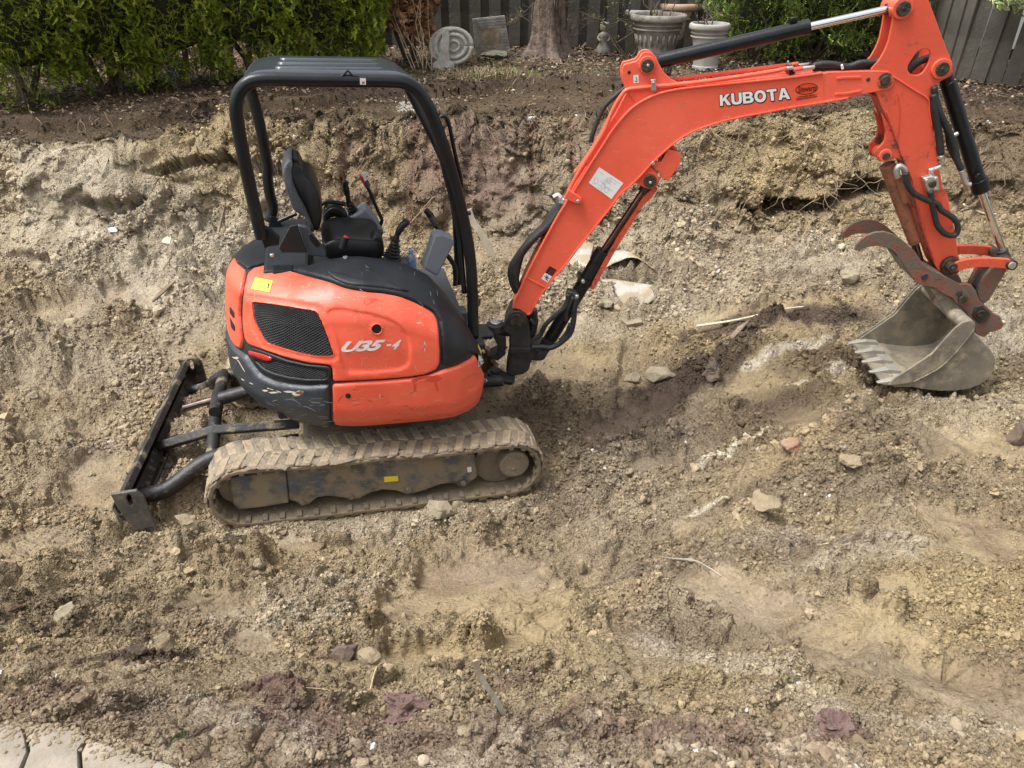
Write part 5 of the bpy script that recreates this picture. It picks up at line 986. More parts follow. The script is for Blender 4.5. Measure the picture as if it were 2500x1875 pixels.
for txt, q, b in (('Stewarts', ((1375, 583), (1500, 572), (1504, 612), (1380, 626)), .02), ('519-835-5812', ((1380, 651), (1490, 634), (1491, 644), (1381, 662)), .03), ('stewartsequip.com', ((1366, 666), (1506, 645), (1507, 656), (1367, 678)), .03)):
    tV, tF, _ = text_loops(txt, bold=b, shear=.2 if txt[0] == 'S' else 0); flat_decal('dealer_lettering', tV, tF, quadmap(*R2(*q)), BF, -.0868, M['decal_black'], EX)
quad_decal('load_chart', R1((865, 22), (1028, 130), (948, 238), (795, 128)), BF, -.0862, M['decal_white'], EX)
M['greyink'] = mk('grey_ink', (.33, .33, .35), (.4, .4, .42), 5, .5); mb = MB(); rl = random.Random(2)
def dl(a, b, w, y, mbb, fr=BF):
    a = np.array(a, float); b = np.array(b, float); d = b-a; d /= np.linalg.norm(d); nn = np.array([-d[1], d[0]])*w/2; k = len(mbb.V); mbb.V += [tuple(at(fr, q, y)) for q in (a-nn, b-nn, b+nn, a+nn)]; mbb.F.append((k, k+1, k+2, k+3))
for k in range(13):
    o = np.array([870, 45])+np.array([-5.3, 7.9])*k; s0 = rl.uniform(.0, .5); s1 = s0+rl.uniform(.15, .45); u = np.array([150, 100])
    a, b = o+u*s0, o+u*min(s1, .95); dl(R1(tuple(a))[0], R1(tuple(b))[0], .8, -.0868, mb)
for c in ((845, 115), (890, 150), (915, 175), (930, 110)):
    P = [(c[0]+15*math.cos(a), c[1]+20*math.sin(a)) for a in np.linspace(0, 6.28, 7)]
    for a, b in zip(P[:-1], P[1:]): dl(R1(a)[0], R1(b)[0], .7, -.0868, mb)
mb.build('chart_print', M['greyink'], EX)['kind'] = 'stuff'
quad_decal('warning_plate', R1((530, 690), (578, 716), (546, 760), (500, 735)), BF, -.0862, M['decal_black'], EX); quad_decal('warning_plate', R1((500, 735), (546, 760), (516, 802), (474, 775)), BF, -.0862, M['decal_white'], EX)
mb = MB(); 
for k in range(4): dl(R1((535-k*7, 712+k*9))[0], R1((562-k*7, 728+k*9))[0], .8, -.0868, mb)
mb.build('warning_print', M['decal_red'], EX)['kind'] = 'stuff'; mb = MB()
for a, b in (((495, 760), (530, 775)), ((500, 775), (522, 755)), ((505, 785), (520, 765)), ((508, 750), (515, 792))): dl(R1(a)[0], R1(b)[0], 1.6, -.0868, mb)
mb.build('warning_figure', M['decal_black'], EX)['kind'] = 'stuff'
# boom cylinder, its guard and lug on the belly of the boom
plate('boom_lug', [R1((945, 300), (985, 225), (1050, 150), (1110, 60), (1200, 15), (1250, 60), (1275, 110), (1262, 150), (1230, 172), (1170, 165), (1120, 135), (1075, 142), (1035, 170), (1000, 215))], -.075, -.05, BF, M['paint'], BOOM, yn=-.085)
plate('boom_lug', [R1((945, 300), (985, 225), (1050, 150), (1110, 60), (1200, 15), (1250, 60), (1275, 110), (1262, 150), (1230, 172), (1170, 165), (1120, 135), (1075, 142), (1035, 170), (1000, 215))], .05, .075, BF, M['paint'], BOOM, yn=-.085)
pinat('boom_cylinder_pin', R2((380, 1225))[0], 16, -.10, .10, BF, M['pin'], BOOM); pinat('pin_bolt', R2((382, 1235))[0], 4, -.107, -.09, BF, M['steel'], BOOM, n=6); pinat('pin_boss', R2((383, 1225))[0], 21, -.083, .083, BF, M['paint'], BOOM, yn=-.10)
rod('boom_cylinder_barrel', R1((535, 1180))[0], R1((882, 605))[0], 16.5, 0, BF, M['black'], bevel=.006); rod('boom_cylinder_gland', R1((845, 660))[0], R1((893, 583))[0], 18.5, 0, BF, M['black'], bevel=.004)
rod('boom_cylinder_rod', R1((885, 600))[0], R1((1190, 145))[0], 8.5, 0, BF, M['oilrod']); rod('rod_eye', R1((1165, 190))[0], R1((1210, 110))[0], 15, 0, BF, M['casting'])
rod('barrel_foot', R1((455, 1300))[0], R1((560, 1140))[0], 15, 0, BF, M['casting'], r2=16)
plate('cylinder_guard', [R1((1262, 172), (1215, 235), (1165, 280), (1090, 400), (990, 560), (900, 720), (830, 845), (808, 848), (815, 810), (900, 650), (1000, 480), (1100, 330), (1160, 230), (1225, 165))], -.045, .045, BF, M['paint_worn'], EX, bevel=.003)
plate('guard_pad', [R2((498, 1010), (565, 1025), (590, 1050), (585, 1095), (560, 1140), (500, 1225), (455, 1200), (445, 1165), (385, 1120), (410, 1090), (455, 1095))], -.08, -.06, BF, M['paint'], bevel=.004)
plate('guard_pad', [R2((498, 1010), (565, 1025), (590, 1050), (585, 1095), (560, 1140), (500, 1225), (455, 1200), (445, 1165), (470, 1060))], .06, .085, BF, M['paint'], bevel=.004, yn=-.08)
plate('work_lamp', [R2((470, 1040), (520, 1025), (565, 1045), (575, 1080), (520, 1090), (455, 1100))], -.055, .055, BF, M['vinyl'], bevel=.012); pinat('guard_bolt', R2((400, 1103))[0], 5, -.098, -.08, BF, M['steel'], n=6)
pinat('barrel_bolt', R1((757, 798))[0], 5, -.09, -.06, BF, M['steel'], n=6); plate('barrel_band', [R1((725, 770), (808, 805), (798, 830), (715, 795))], -.072, .06, BF, M['black'])
plate('port_block', [R1((650, 862), (705, 872), (730, 890), (725, 915), (640, 900))], -.09, -.02, BF, M['casting'], bevel=.006)
for pts, r in ((((655, 880), (640, 960), (560, 1030), (500, 1090), (470, 1150), (430, 1180)), 7), (((715, 900), (700, 980), (690, 1080), (665, 1150), (600, 1210), (540, 1240), (470, 1235), (410, 1240)), 8), (((690, 900), (650, 990), (640, 1060)), 6), (((400, 1050), (440, 1080), (430, 980)), 6), (((600, 1190), (640, 1150), (670, 1080)), 6)): pipe('hydraulic_hose', R1(*pts), r*.85, -.10, BF, M['hose'])
# spiral guard on the hose
for k in range(26):
    P = smooth_path([at(BF, p, -.10) for p in R1((690, 985), (685, 1080), (660, 1150), (600, 1210), (540, 1240), (480, 1235))], 8); i = int(k/26*(len(P)-2)); V, F = tube([P[i], P[i]+(P[i+1]-P[i])*.45], .0175, 10); mesh_obj('spiral_guard', V, F, M['hose'], EX)
rod('pipe_fitting', R1((715, 885))[0], R1((716, 920))[0], 5, -.10, BF, M['steel'], n=8); rod('pipe_fitting', R1((708, 925))[0], R1((704, 955))[0], 4, -.10, BF, M['steel'], n=8)
# ---- arm cylinder
rod('arm_cylinder_barrel', R2((415, 418))[0], R2((1452, 180))[0], 17.2, 0, BF, M['black'], bevel=.005); rod('arm_cylinder_gland', R2((1405, 191))[0], R2((1454, 179))[0], 18.4, 0, BF, M['black'])
rod('arm_cylinder_rod', R2((1452, 180))[0], R2((1985, 62))[0], 9.2, 0, BF, M['chrome']); rod('rod_eye', R2((1968, 66))[0], R2((2075, 45))[0], 14, 0, BF, M['casting'])
plate('barrel_eye', [R2((395, 380), (440, 375), (455, 450), (420, 470), (380, 450))], -.03, .03, BF, M['casting']); plate('port_block', [R2((1330, 122), (1372, 116), (1378, 148), (1328, 156))], -.02, .03, BF, M['black'], bevel=.004)
rod('port_elbow', R2((505, 500))[0], R2((515, 455))[0], 6, -.02, BF, M['casting']); rod('port_elbow', R2((480, 490))[0], R2((520, 500))[0], 5, -.02, BF, M['casting'])
# ---- arm
M['paint_arm'] = mk('scuffed_orange_paint', OR, (.66, .10, .05), 4, .42, bump=.2, bscale=40, dirt=((.13, .05, .03), .60, 7), scratch=((.10, .04, .03), .635))
arm_out = R3((600, 130), (598, 60), (620, 10), (660, -20), (720, -45), (800, -60), (868, -45), (905, 50), (940, 140), (985, 270), (1030, 390), (1065, 470), (1082, 520), (1085, 580), (1065, 615), (1020, 640), (975, 665), (940, 695), (922, 740), (913, 800), (920, 960), (930, 1080), (948, 1220), (975, 1380), (1000, 1520))+R4((940, 60), (965, 180), (1000, 350), (1030, 550), (1045, 620), (1020, 660), (975, 672), (925, 660), (895, 640), (880, 640), (850, 590), (810, 480), (770, 350), (720, 160), (680, 0))+R3((745, 1440), (690, 1320), (640, 1180), (590, 1060), (545, 950), (500, 850), (470, 770), (445, 740), (420, 560), (445, 530), (490, 480), (530, 410), (562, 330), (585, 220))
arm_hole = R3((716, 560), (722, 525), (745, 490), (775, 445), (800, 418), (830, 397), (865, 394), (893, 405), (903, 435), (898, 480), (880, 525), (855, 570), (825, 600), (790, 610), (750, 605), (725, 585))
ARM = plate('arm', [arm_out, arm_hole], -.076, -.058, BF, M['paint_arm'], bevel=.003); plate('arm_side_plate', [arm_out, arm_hole], .058, .076, BF, M['paint'], ARM, bevel=.003, yn=-.076)
plate('arm_box', [R3((470, 790), (620, 640), (740, 740), (890, 830), (912, 1000), (930, 1150), (965, 1380), (990, 1520))+R4((935, 60), (960, 180), (995, 350), (1015, 520), (890, 620), (850, 560), (810, 460), (770, 330), (720, 160), (685, 0))+R3((750, 1440), (695, 1310), (645, 1170), (595, 1050), (550, 950), (505, 850))], -.059, .059, BF, M['paint_worn'], ARM, yn=-.076)
strip('arm_flange', R3((600, 620), (680, 670), (780, 735), (885, 805), (895, 900), (915, 1030)), .008, -.084, -.076, M['paint'], ARM)
strip('arm_flange', R3((548, 905), (580, 1000), (620, 1110), (655, 1215), (700, 1320), (760, 1460))+R4((700, 60), (750, 230), (800, 410), (850, 560)), .008, -.084, -.074, M['paint_worn'], ARM)
strip('arm_flange', R3((640, 760), (655, 900), (640, 1120)), .006, -.081, -.075, M['paint_worn'], ARM)
for c, rp_, rb in ((R3((688, 70))[0], 17, 25), (R3((1005, 562))[0], 16, 24)): pinat('arm_pin', c, rp_, -.105, .10, BF, M['pin'], ARM); pinat('pin_boss', c, rb, -.092, .092, BF, M['paint'], ARM, yn=-.105); pinat('pin_bolt', c, 4.5, -.111, -.10, BF, M['casting'], ARM, n=6)
pinat('boom_arm_pin', R3((541, 655))[0], 11.5, -.105, .105, BF, M['pin'], BOOM); pinat('pin_boss', R3((543, 655))[0], 19, -.092, .092, BF, M['paint_worn'], BOOM, yn=-.105); pinat('grease_plug', R3((399, 645))[0], 5, -.088, -.08, BF, M['casting'], BOOM)
# thumb bracket, thumb cylinder
plate('thumb_bracket', [R3((500, 905), (540, 1060), (530, 1140), (500, 1180), (470, 1200), (462, 1260), (480, 1300), (530, 1310), (580, 1298), (620, 1280), (700, 1330), (650, 1180), (600, 1060))], -.07, -.05, BF, M['paint_worn'], ARM); plate('thumb_bracket', [R3((500, 905), (540, 1060), (530, 1140), (500, 1180), (470, 1200), (462, 1260), (480, 1300), (530, 1310), (580, 1298), (620, 1280), (700, 1330), (650, 1180), (600, 1060))], .05, .07, BF, M['paint_worn'], ARM, yn=-.07)
pinat('thumb_pin', R3((548, 1268))[0], 9, -.088, .085, BF, M['pin'], ARM); pinat('pin_boss', R3((545, 1265))[0], 16, -.078, .078, BF, M['paint'], ARM, yn=-.088)
rod('thumb_cylinder', R3((548, 1330))[0], R4((705, 430))[0], 18, -.01, BF, M['thumbcyl'], bevel=.005, r2=14.5); rod('thumb_rod', R4((700, 420))[0], R4((740, 560))[0], 9, -.01, BF, M['oilrod']); rod('thumb_cylinder_pipe', R3((640, 1430))[0], R3((700, 1640))[0], 9, -.055, BF, M['thumbcyl'])
pipe('hose_elbow', R3((640, 1440), (625, 1380), (650, 1345), (690, 1370), (700, 1420)), 7, -.09, BF, M['steel']); pipe('thumb_hose', [(x, y) for x, y in R3((700, 1400), (705, 1470), (760, 1560), (860, 1615), (960, 1655))]+R4((900, 190), (990, 250), (1020, 310), (1012, 360), (980, 378), (920, 360), (870, 300), (845, 210), (830, 130), (820, 50)), 7.2, -.13, BF, M['hose'], n=12)
VB = plate('valve_block', [R3((845, 1445), (900, 1430), (965, 1430), (978, 1540), (880, 1560))], -.125, -.076, BF, M['steel'], bevel=.005)
pinat('valve_cap', R3((922, 1495))[0], 9, -.135, -.12, BF, M['pin'], VB)
for c in ((875, 1465), (950, 1450), (945, 1530)): pinat('valve_bolt', R3(c)[0], 4.5, -.133, -.12, BF, M['steel'], VB, n=6)
for a, b, r in (((910, 1430), (905, 1385), 7), ((885, 1385), (930, 1370), 7), ((930, 1370), (985, 1350), 6), ((995, 1340), (1000, 1290), 5.5), ((985, 1290), (990, 1260), 7), ((900, 1560), (905, 1640), 6)): rod('valve_fitting', R3(a)[0], R3(b)[0], r*.9, -.10, BF, M['steel'], n=8)
pipe('hydraulic_hose', [(2205, 190, 0), (2225, 165, 0), (2245, 150, 0), (2270, 140, 0)], 9, 0, BF, M['hose'])
# ---- bucket cylinder and its hoses
rod('bucket_cylinder_barrel', R3((1040, 660))[0], R3((1305, 1525))[0], 18.5, 0, BF, M['black'], bevel=.006); rod('bucket_cylinder_gland', R3((1285, 1450))[0], R3((1312, 1545))[0], 21, 0, BF, M['black'])
rod('bucket_cylinder_rod', R3((1310, 1540))[0], R4((1355, 500))[0], 9, 0, BF, M['chrome']); rod('rod_eye', R4((1340, 480))[0], R4((1375, 560))[0], 13, 0, BF, M['casting']); rod('barrel_eye', R3((1005, 575))[0], R3((1050, 690))[0], 17, 0, BF, M['black'])
for pts, r, yy in ((((930, 700), (950, 850), (1000, 960), (1060, 1080), (1100, 1200), (1120, 1300), (1150, 1370)), 8, -.09), (((925, 760), (945, 950), (970, 1100), (985, 1250)), 9, -.09), (((940, 800), (990, 950), (1040, 1060), (1060, 1180), (1110, 1290)), 8, -.06)): pipe('hydraulic_hose', R3(*pts), r, yy, BF, M['hose'])
pipe('hose_elbow', R3((1150, 1380), (1170, 1440), (1190, 1490), (1225, 1495)), 6.5, -.09, BF, M['steel']); rod('barrel_bracket', R3((1070, 1105))[0], R3((1125, 1080))[0], 5, -.09, BF, M['steel']); pinat('barrel_bolt', R3((1298, 1428))[0], 6.5, -.075, -.05, BF, M['black'])
rod('grease_nipple', R3((1085, 660))[0], R3((1100, 640))[0], 4, -.02, BF, M['steel'])
# ---- linkage
for y0, y1 in ((-.128, -.100), (.100, .128)):
    plate('link_arm', [R4((975, 590), (1035, 565), (1100, 550), (1200, 543), (1300, 545), (1395, 552), (1440, 565), (1465, 600), (1440, 635), (1400, 632), (1370, 625), (1280, 613), (1180, 612), (1100, 620), (1035, 635), (975, 655))], y0, y1, BF, M['paint_worn'], bevel=.005, yn=-.128)
pinat('link_pin', R4((1425, 598))[0], 12.5, -.15, .15, BF, M['pin']); pinat('link_pin_cap', R4((1424, 600))[0], 9, -.158, -.148, BF, M['tooth'])
pinat('arm_end_boss', R4((978, 608))[0], 23, -.115, .115, BF, M['pin'], ARM); pinat('arm_end_pin', R4((985, 618))[0], 12, -.16, .15, BF, M['pin'], ARM); pinat('pin_bolt', R4((988, 622))[0], 4.5, -.168, -.155, BF, M['casting'], ARM, n=6)
plate('tilt_link', [R4((1370, 620), (1395, 640), (1370, 690), (1270, 860), (1235, 890), (1195, 870), (1180, 800), (1230, 700), (1290, 625))], -.075, -.045, BF, M['rusty'], yn=-.10); plate('tilt_link', [R4((1370, 620), (1395, 640), (1370, 690), (1270, 860), (1235, 890), (1195, 870), (1180, 800), (1230, 700), (1290, 625))], .045, .075, BF, M['rusty'], yn=-.10)
plate('tilt_link_web', [R4((1330, 660), (1360, 680), (1260, 850), (1220, 860), (1200, 800), (1250, 720))], -.045, .045, BF, M['casting'], yn=-.10)
# ---- quick coupler and bucket
cpl = R4((1005, 745), (1040, 735), (1085, 732), (1125, 745), (1155, 785), (1172, 830), (1185, 865), (1240, 905), (1290, 955), (1335, 975), (1360, 1035), (1345, 1065), (1290, 1085), (1255, 1090), (1215, 1130), (1160, 1105), (1120, 1020), (1080, 940), (1010, 870))
CPc = plate('quick_coupler', [cpl], -.125, -.095, BF, M['rusty'], bevel=.005); plate('coupler_plate', [cpl], .095, .125, BF, M['rusty'], CPc, bevel=.005, yn=-.125)
plate('coupler_web', [R4((1180, 870), (1280, 965), (1250, 1060), (1170, 1050), (1110, 940))], -.095, .095, BF, M['rusty'], CPc, yn=-.125)
pinat('coupler_pin', R4((1195, 958))[0], 10, -.15, .14, BF, M['pin'], CPc); plate('coupler_lock', [R4((1150, 905), (1205, 890), (1262, 950), (1235, 1010), (1180, 1025), (1130, 970))], -.137, -.124, BF, M['casting'], CPc, bevel=.004)
BKH = .31
side = R4((1100, 1006), (1125, 1015), (1143, 1040), (1150, 1100), (1195, 1150), (1270, 1228), (1298, 1290), (1292, 1345), (1270, 1395), (1235, 1440), (1180, 1475), (1100, 1508), (1000, 1520), (890, 1522), (760, 1508), (690, 1494), (560, 1492), (510, 1478), (545, 1435), (650, 1370), (740, 1310), (830, 1250), (880, 1195), (940, 1125), (1000, 1062), (1050, 1022))
BK = plate('bucket', [side], -BKH, -BKH+.016, BF, M['bucket'], bevel=.003); plate('bucket_side', [side], BKH-.016, BKH, BF, M['bucket'], BK, bevel=.003, yn=-BKH)
cheek = R4((1100, 1006), (1125, 1015), (1143, 1040), (1148, 1085), (1060, 1180), (990, 1260), (900, 1345), (800, 1405), (700, 1455), (620, 1470), (520, 1482), (545, 1435), (650, 1370), (740, 1310), (830, 1250), (880, 1195), (940, 1125), (1000, 1062), (1050, 1022))
plate('side_cutter', [cheek], -BKH-.012, -BKH, BF, M['bucket'], BK, bevel=.003); plate('side_cutter', [cheek], BKH, BKH+.012, BF, M['bucket'], BK, bevel=.003, yn=-BKH-.012)
sh = [BF.at(px, py, -BKH) for px, py in R4((470, 1480), (560, 1484), (690, 1488), (760, 1500), (890, 1513), (1000, 1511), (1095, 1500), (1172, 1468), (1226, 1432), (1260, 1390), (1283, 1343), (1288, 1292), (1262, 1236), (1188, 1160), (1135, 1100), (1115, 1050))]
sh = smooth_path(sh, 3); V = []; F = []
for i, p in enumerate(sh):
    d = sh[min(i+1, len(sh)-1)]-sh[max(i-1, 0)]; d /= np.linalg.norm(d); n_ = np.array([-d[2], 0, d[0]])
    for y in (-BKH+.016, BKH-.016):
        for h in (0, .014): q = p+n_*h; V.append(ml(BF, (q[0], y, q[2])))
for i in range(len(sh)-1):
    a = i*4; b = a+4; F += [(a, a+2, b+2, b), (a+1, b+1, b+3, a+3), (a, b, b+1, a+1), (a+2, a+3, b+3, b+2)]
F += [(0, 1, 3, 2), tuple(len(V)-4+k for k in (0, 2, 3, 1))]
fixn(mesh_obj('bucket_shell', V, F, M['bucket'], BK, auto=45))
q = BF.at(*R4((1095, 1045))[0], -BKH); V, F = cyl(ml(BF, (q[0]-.0, -BKH-.004, q[2])), ml(BF, (q[0], BKH+.004, q[2])), 17*mpp(BF, R4((1095, 1045))[0], -BKH), 24); mesh_obj('bucket_tube', V, F, M['bucket'], BK, bevel=.004, auto=40)
for sg_ in (-1, 1): strip('weld_bead', R4((1143, 1070), (1060, 1180), (990, 1260), (900, 1345), (800, 1405), (700, 1455)), .008, sg_*(BKH+.002), sg_*(BKH+.016), M['bucket'], BK)
e0 = BF.at(*R4((560, 1484))[0], -BKH); e1 = BF.at(*R4((690, 1490))[0], -BKH); dd = e1-e0; dd /= np.linalg.norm(dd); nn = np.array([-dd[2], 0, dd[0]])
V = []; 
for y in (-BKH, BKH):
    for (a, h) in ((.0, .004), (.11, .010), (.11, .018), (.01, .014)): p = e0+dd*a+nn*h; V.append(ml(BF, (p[0], y, p[2])))
fixn(mesh_obj('lip_plate', V, [(0, 1, 5, 4), (1, 2, 6, 5), (2, 3, 7, 6), (3, 0, 4, 7), (0, 3, 2, 1), (4, 5, 6, 7)], M['tooth'], BK, bevel=.002))
for k in range(5):
    y = -BKH+.028+k*(2*BKH-.056)/4; V = []
    for a, w, h0, h1 in ((.085, .026, .004, .040), (.0, .026, -.004, .044), (-.06, .021, -.002, .026), (-.115, .012, .002, .010)):
        for yy, h in ((-w, h0), (w, h0), (w, h1), (-w, h1)): p = e0+dd*a+nn*h; V.append(ml(BF, (p[0], y+yy, p[2])))
    F = [(i*4+j, i*4+(j+1) % 4, i*4+4+(j+1) % 4, i*4+4+j) for i in range(3) for j in range(4)]+[(0, 3, 2, 1), (12, 13, 14, 15)]
    fixn(mesh_obj('bucket_tooth', V, F, M['tooth'], BK, bevel=.004))
for y0, y1 in ((-.115, -.095), (.095, .115)):
    plate('bucket_ear', [R4((820, 770), (870, 765), (990, 850), (1080, 940), (1150, 1060), (1130, 1100), (1060, 1010), (960, 1010), (900, 900))], y0, y1, BF, M['bucket'], BK, yn=-.115)
q1 = BF.at(*R4((860, 790))[0], -.1)
# ---- thumb: two curved tines
tine = R4((266, 488), (270, 455), (300, 415), (350, 378), (410, 355), (480, 350), (540, 366), (600, 400), (660, 450), (710, 500), (745, 555), (775, 600), (810, 622), (880, 655), (960, 695), (1040, 738), (1085, 780), (1110, 825), (1108, 865), (1080, 893), (1040, 897), (1008, 875), (985, 840), (930, 815), (880, 785), (840, 758), (800, 752), (750, 742), (712, 722), (680, 680), (640, 620), (600, 560), (560, 505), (525, 478), (480, 465), (430, 455), (375, 458), (330, 472), (295, 490))
TH = plate('thumb', [tine], -.150, -.128, BF, M['rusty'], bevel=.003); plate('thumb_tine', [tine], .085, .107, BF, M['rusty'], TH, bevel=.003, yn=-.150)
pinat('thumb_pivot', R4((1065, 850))[0], 11, -.168, .15, BF, M['pin'], TH); pinat('thumb_pin', R4((1035, 805))[0], 7, -.160, -.14, BF, M['casting'], TH); pinat('thumb_pin', R4((778, 683))[0], 8, -.156, .11, BF, M['casting'], TH)
plate('thumb_web', [R4((600, 560), (640, 600), (720, 700), (760, 735), (715, 722), (680, 680))], -.128, .085, BF, M['bucket'], TH, yn=-.150); plate('thumb_web', [R4((780, 600), (900, 660), (960, 700), (950, 730), (850, 690))], -.128, .085, BF, M['rusty'], TH, yn=-.150)
# ------------------------------------------------------------------ the yard behind the pit
def gpt(px, py, off=0.): q = hit(px, py); g = gz(q[0], q[1]); return np.array([q[0], q[1], g[2]+off])
def ppm(p): return ((np.array(p)-CAM)@AX)/FPX       # metres per photo pixel at a point
GRP = 'fence boards'
class Leaves:
    """many leaf-sized faces in one crown"""
    def __init__(s): s.V = []; s.Q = []; s.C = []; s.n = 0
    def add(s, P, D, N, L, W, C, bend=.25):
        """centres P, long axis D, face normal N, lengths, widths, colours"""
        D = D/np.linalg.norm(D, axis=1, keepdims=True); B = np.cross(D, N); B /= np.maximum(np.linalg.norm(B, axis=1, keepdims=True), 1e-9); N = np.cross(B, D); L = L[:, None]; W = W[:, None]
        v0 = P-D*L*.5; v1 = P+B*W*.5+N*W*bend; v2 = P+D*L*.5; v3 = P-B*W*.5+N*W*bend
        n = len(P); s.V.append(np.stack([v0, v1, v2, v3], 1).reshape(-1, 3)); s.Q.append(np.arange(n*4).reshape(n, 4)+s.n); s.C.append(np.repeat(C, 4, 0)); s.n += n*4
    def build(s, name, parent): return big_mesh(name, np.concatenate(s.V), np.concatenate(s.Q), M['leaf'], np.concatenate(s.C), smooth=False, parent=parent)
def rdir(r, n): v = r.normal(size=(n, 3)); return v/np.linalg.norm(v, axis=1, keepdims=True)
def sprays(r, n, crown, cols, L, W, k=7, spread=.05, up=.35):
    """n sprays of k leaflets; crown(r, n) gives points and outward directions"""
    P, O = crown(r, n); O = O+rdir(r, n)*.55+np.array([0, 0, up]); O /= np.linalg.norm(O, axis=1, keepdims=True); side = np.cross(O, rdir(r, n)); side /= np.linalg.norm(side, axis=1, keepdims=True)
    lv = Leaves(); base = cols[r.integers(0, len(cols), n)]*r.uniform(.75, 1.3, (n, 1))
    for j in range(k):
        t = (j/(k-1)-.5)*2; D = O*(1-.35*abs(t))+side*t*.9+rdir(r, n)*.18; Pj = P+O*spread*(.3+.5*(1-abs(t)))+side*t*spread*.8
        lv.add(Pj, D, np.cross(O, side)+rdir(r, n)*.3, L*r.uniform(.7, 1.3, n), W*r.uniform(.7, 1.3, n), np.clip(base*r.uniform(.85, 1.2, (n, 1)), .004, .8))
    return lv
def column_crown(c, rx, ry, z0, z1, seed, lump=.22):
    def f(r, n):
        th = r.uniform(0, 2*math.pi, n); t = r.random(n); prof = np.clip(np.minimum(1, .62+.9*t)*np.minimum(1, (1.06-t)*2.2), .15, 1); d = np.stack([np.cos(th), np.sin(th), t*3.2], 1)
        k = 1+lump*noise3(d*1.9+seed)+lump*.7*noise3(d*4.3+seed*2)+.12*noise3(d*9+seed); depth = 1-.45*r.random(n)**2.2; R = prof*k*depth
        hang = np.maximum(0, .12-t)*1.2*noise3(d*3+seed*5); P = np.stack([c[0]+rx*R*np.cos(th), c[1]+ry*R*np.sin(th), z0+(z1-z0)*t+hang*1.5], 1)
        keep = noise3(d*5.5+seed*3) > -.55+.5*(1-depth); O = np.stack([np.cos(th), np.sin(th), .1+0*th], 1); i = np.where(keep, np.arange(n), 0); return P[i], O[i]
    return f
def limb(p, q, r0, r1, r, n=5, wob=.12, sides=7):
    p = np.array(p, float); q = np.array(q, float); P = [p+(q-p)*k/n+(r.normal(size=3)*wob*np.linalg.norm(q-p)*.3 if 0 < k < n else 0) for k in range(n+1)]; P = smooth_path(P, 2); return tube(P, list(np.linspace(r0, r1, len(P))), sides), P
GREENS = np.array([[.085, .125, .016], [.060, .095, .014], [.115, .155, .022], [.040, .065, .012], [.145, .185, .030]])
M['core'] = mk('dark_core', (.014, .018, .007), (.034, .036, .013), 8, .95)  # opaque dark core added inside the crowns so they are not see-through
hedge = [((20, 300), .60, 'leftmost green cedar at the edge of the photo, branches hanging to the topsoil'), ((215, 262), .62, 'second green cedar from the left, behind the dark cut step of soil'), ((400, 245), .55, 'green cedar rising behind the little blue spruce seedling'), ((590, 228), .62, 'green cedar directly behind the left end of the canopy roof'), ((765, 208), .60, 'green cedar behind the middle of the canopy roof'), ((850, 195), .38, 'green cedar right end of the hedge, touching the dead brown cedar')]
for k, ((px, py), rad, lab) in enumerate(hedge):
    g = gpt(px, py); c = g+np.array([0, rad*.95, 0]); r = np.random.default_rng(100+k); gz_ = gz(c[0], c[1])[2]
    T = empty('cedar_shrub', (c[0], c[1], gz_), lab, 'shrub', 'cedar hedge along the back of the yard')
    rel = lambda P: P-np.array([c[0], c[1], gz_])
    sp = sprays(r, 7800, column_crown((0, 0, 0), rad*1.3, rad*1.08, .10+.08*r.random(), 2.5, 10+k*3.1), GREENS*np.array([2.5, 2.25, 1.8]), .041, .0135)
    sp.build('foliage', T)
    V, F = lathe([(.02, .35), (rad*.55, .45), (rad*.78, 1.0), (rad*.75, 1.8), (rad*.5, 2.5), (.02, 2.7)], n=14); mesh_obj('dark_core', V, F, M['core'], T, smooth=True)  # added solid core that closes the view through the leaves
    for j in range(4):
        a = r.uniform(0, 6.28); (V, F), P = limb((.06*math.cos(a), .06*math.sin(a), -.05), (.3*math.cos(a), .25*math.sin(a), 1.1), .035, .015, r); mesh_obj('stem', V, F, M['bark'], T, smooth=True)
    mb = MB()
    for j in range(12):                                        # bare hanging twigs under the crown
        a = r.uniform(math.pi, 2*math.pi); R0 = rad*r.uniform(.3, .95); s = np.array([R0*math.cos(a), R0*math.sin(a), .42]); e = s+np.array([r.normal()*.14, -r.random()*.16, -r.uniform(.15, .42)]); mb.add(limb(s, e, .004, .0015, r, 4, .5, 4)[0])
    mb.build('bare_twigs', M['bark'], T)['kind'] = 'stuff'
# dead cedar
g = gpt(1003, 162); T = empty('dead_cedar_shrub', tuple(g), 'dead cedar with rust brown foliage standing between the green hedge and the stone scroll', 'shrub'); r = np.random.default_rng(7)
BR = np.array([[.24, .125, .060], [.32, .175, .09], [.17, .085, .045], [.36, .22, .12], [.11, .06, .035]])
sprays(r, 3600, column_crown((-.04, .02, 0), .50, .40, .38, 2.4, 55, .3), BR*1.6, .065, .019, up=-.35, spread=.055).build('foliage', T)
V, F = lathe([(.02, .6), (.16, .7), (.22, 1.2), (.2, 2.0), (.02, 2.3)], (-.02, .25, 0), n=10); mesh_obj('dark_core', V, F, mk('dark_brown_core', (.05, .03, .02), (.1, .06, .04), 8, .95), T)  # added dark solid filling the dead crown, blocks the view through it
for j in range(4): (V, F), P = limb((r.normal()*.05, .2, -.05), (r.normal()*.22, .25, 1.6), .028, .010, r); mesh_obj('stem', V, F, M['bark'], T, smooth=True)
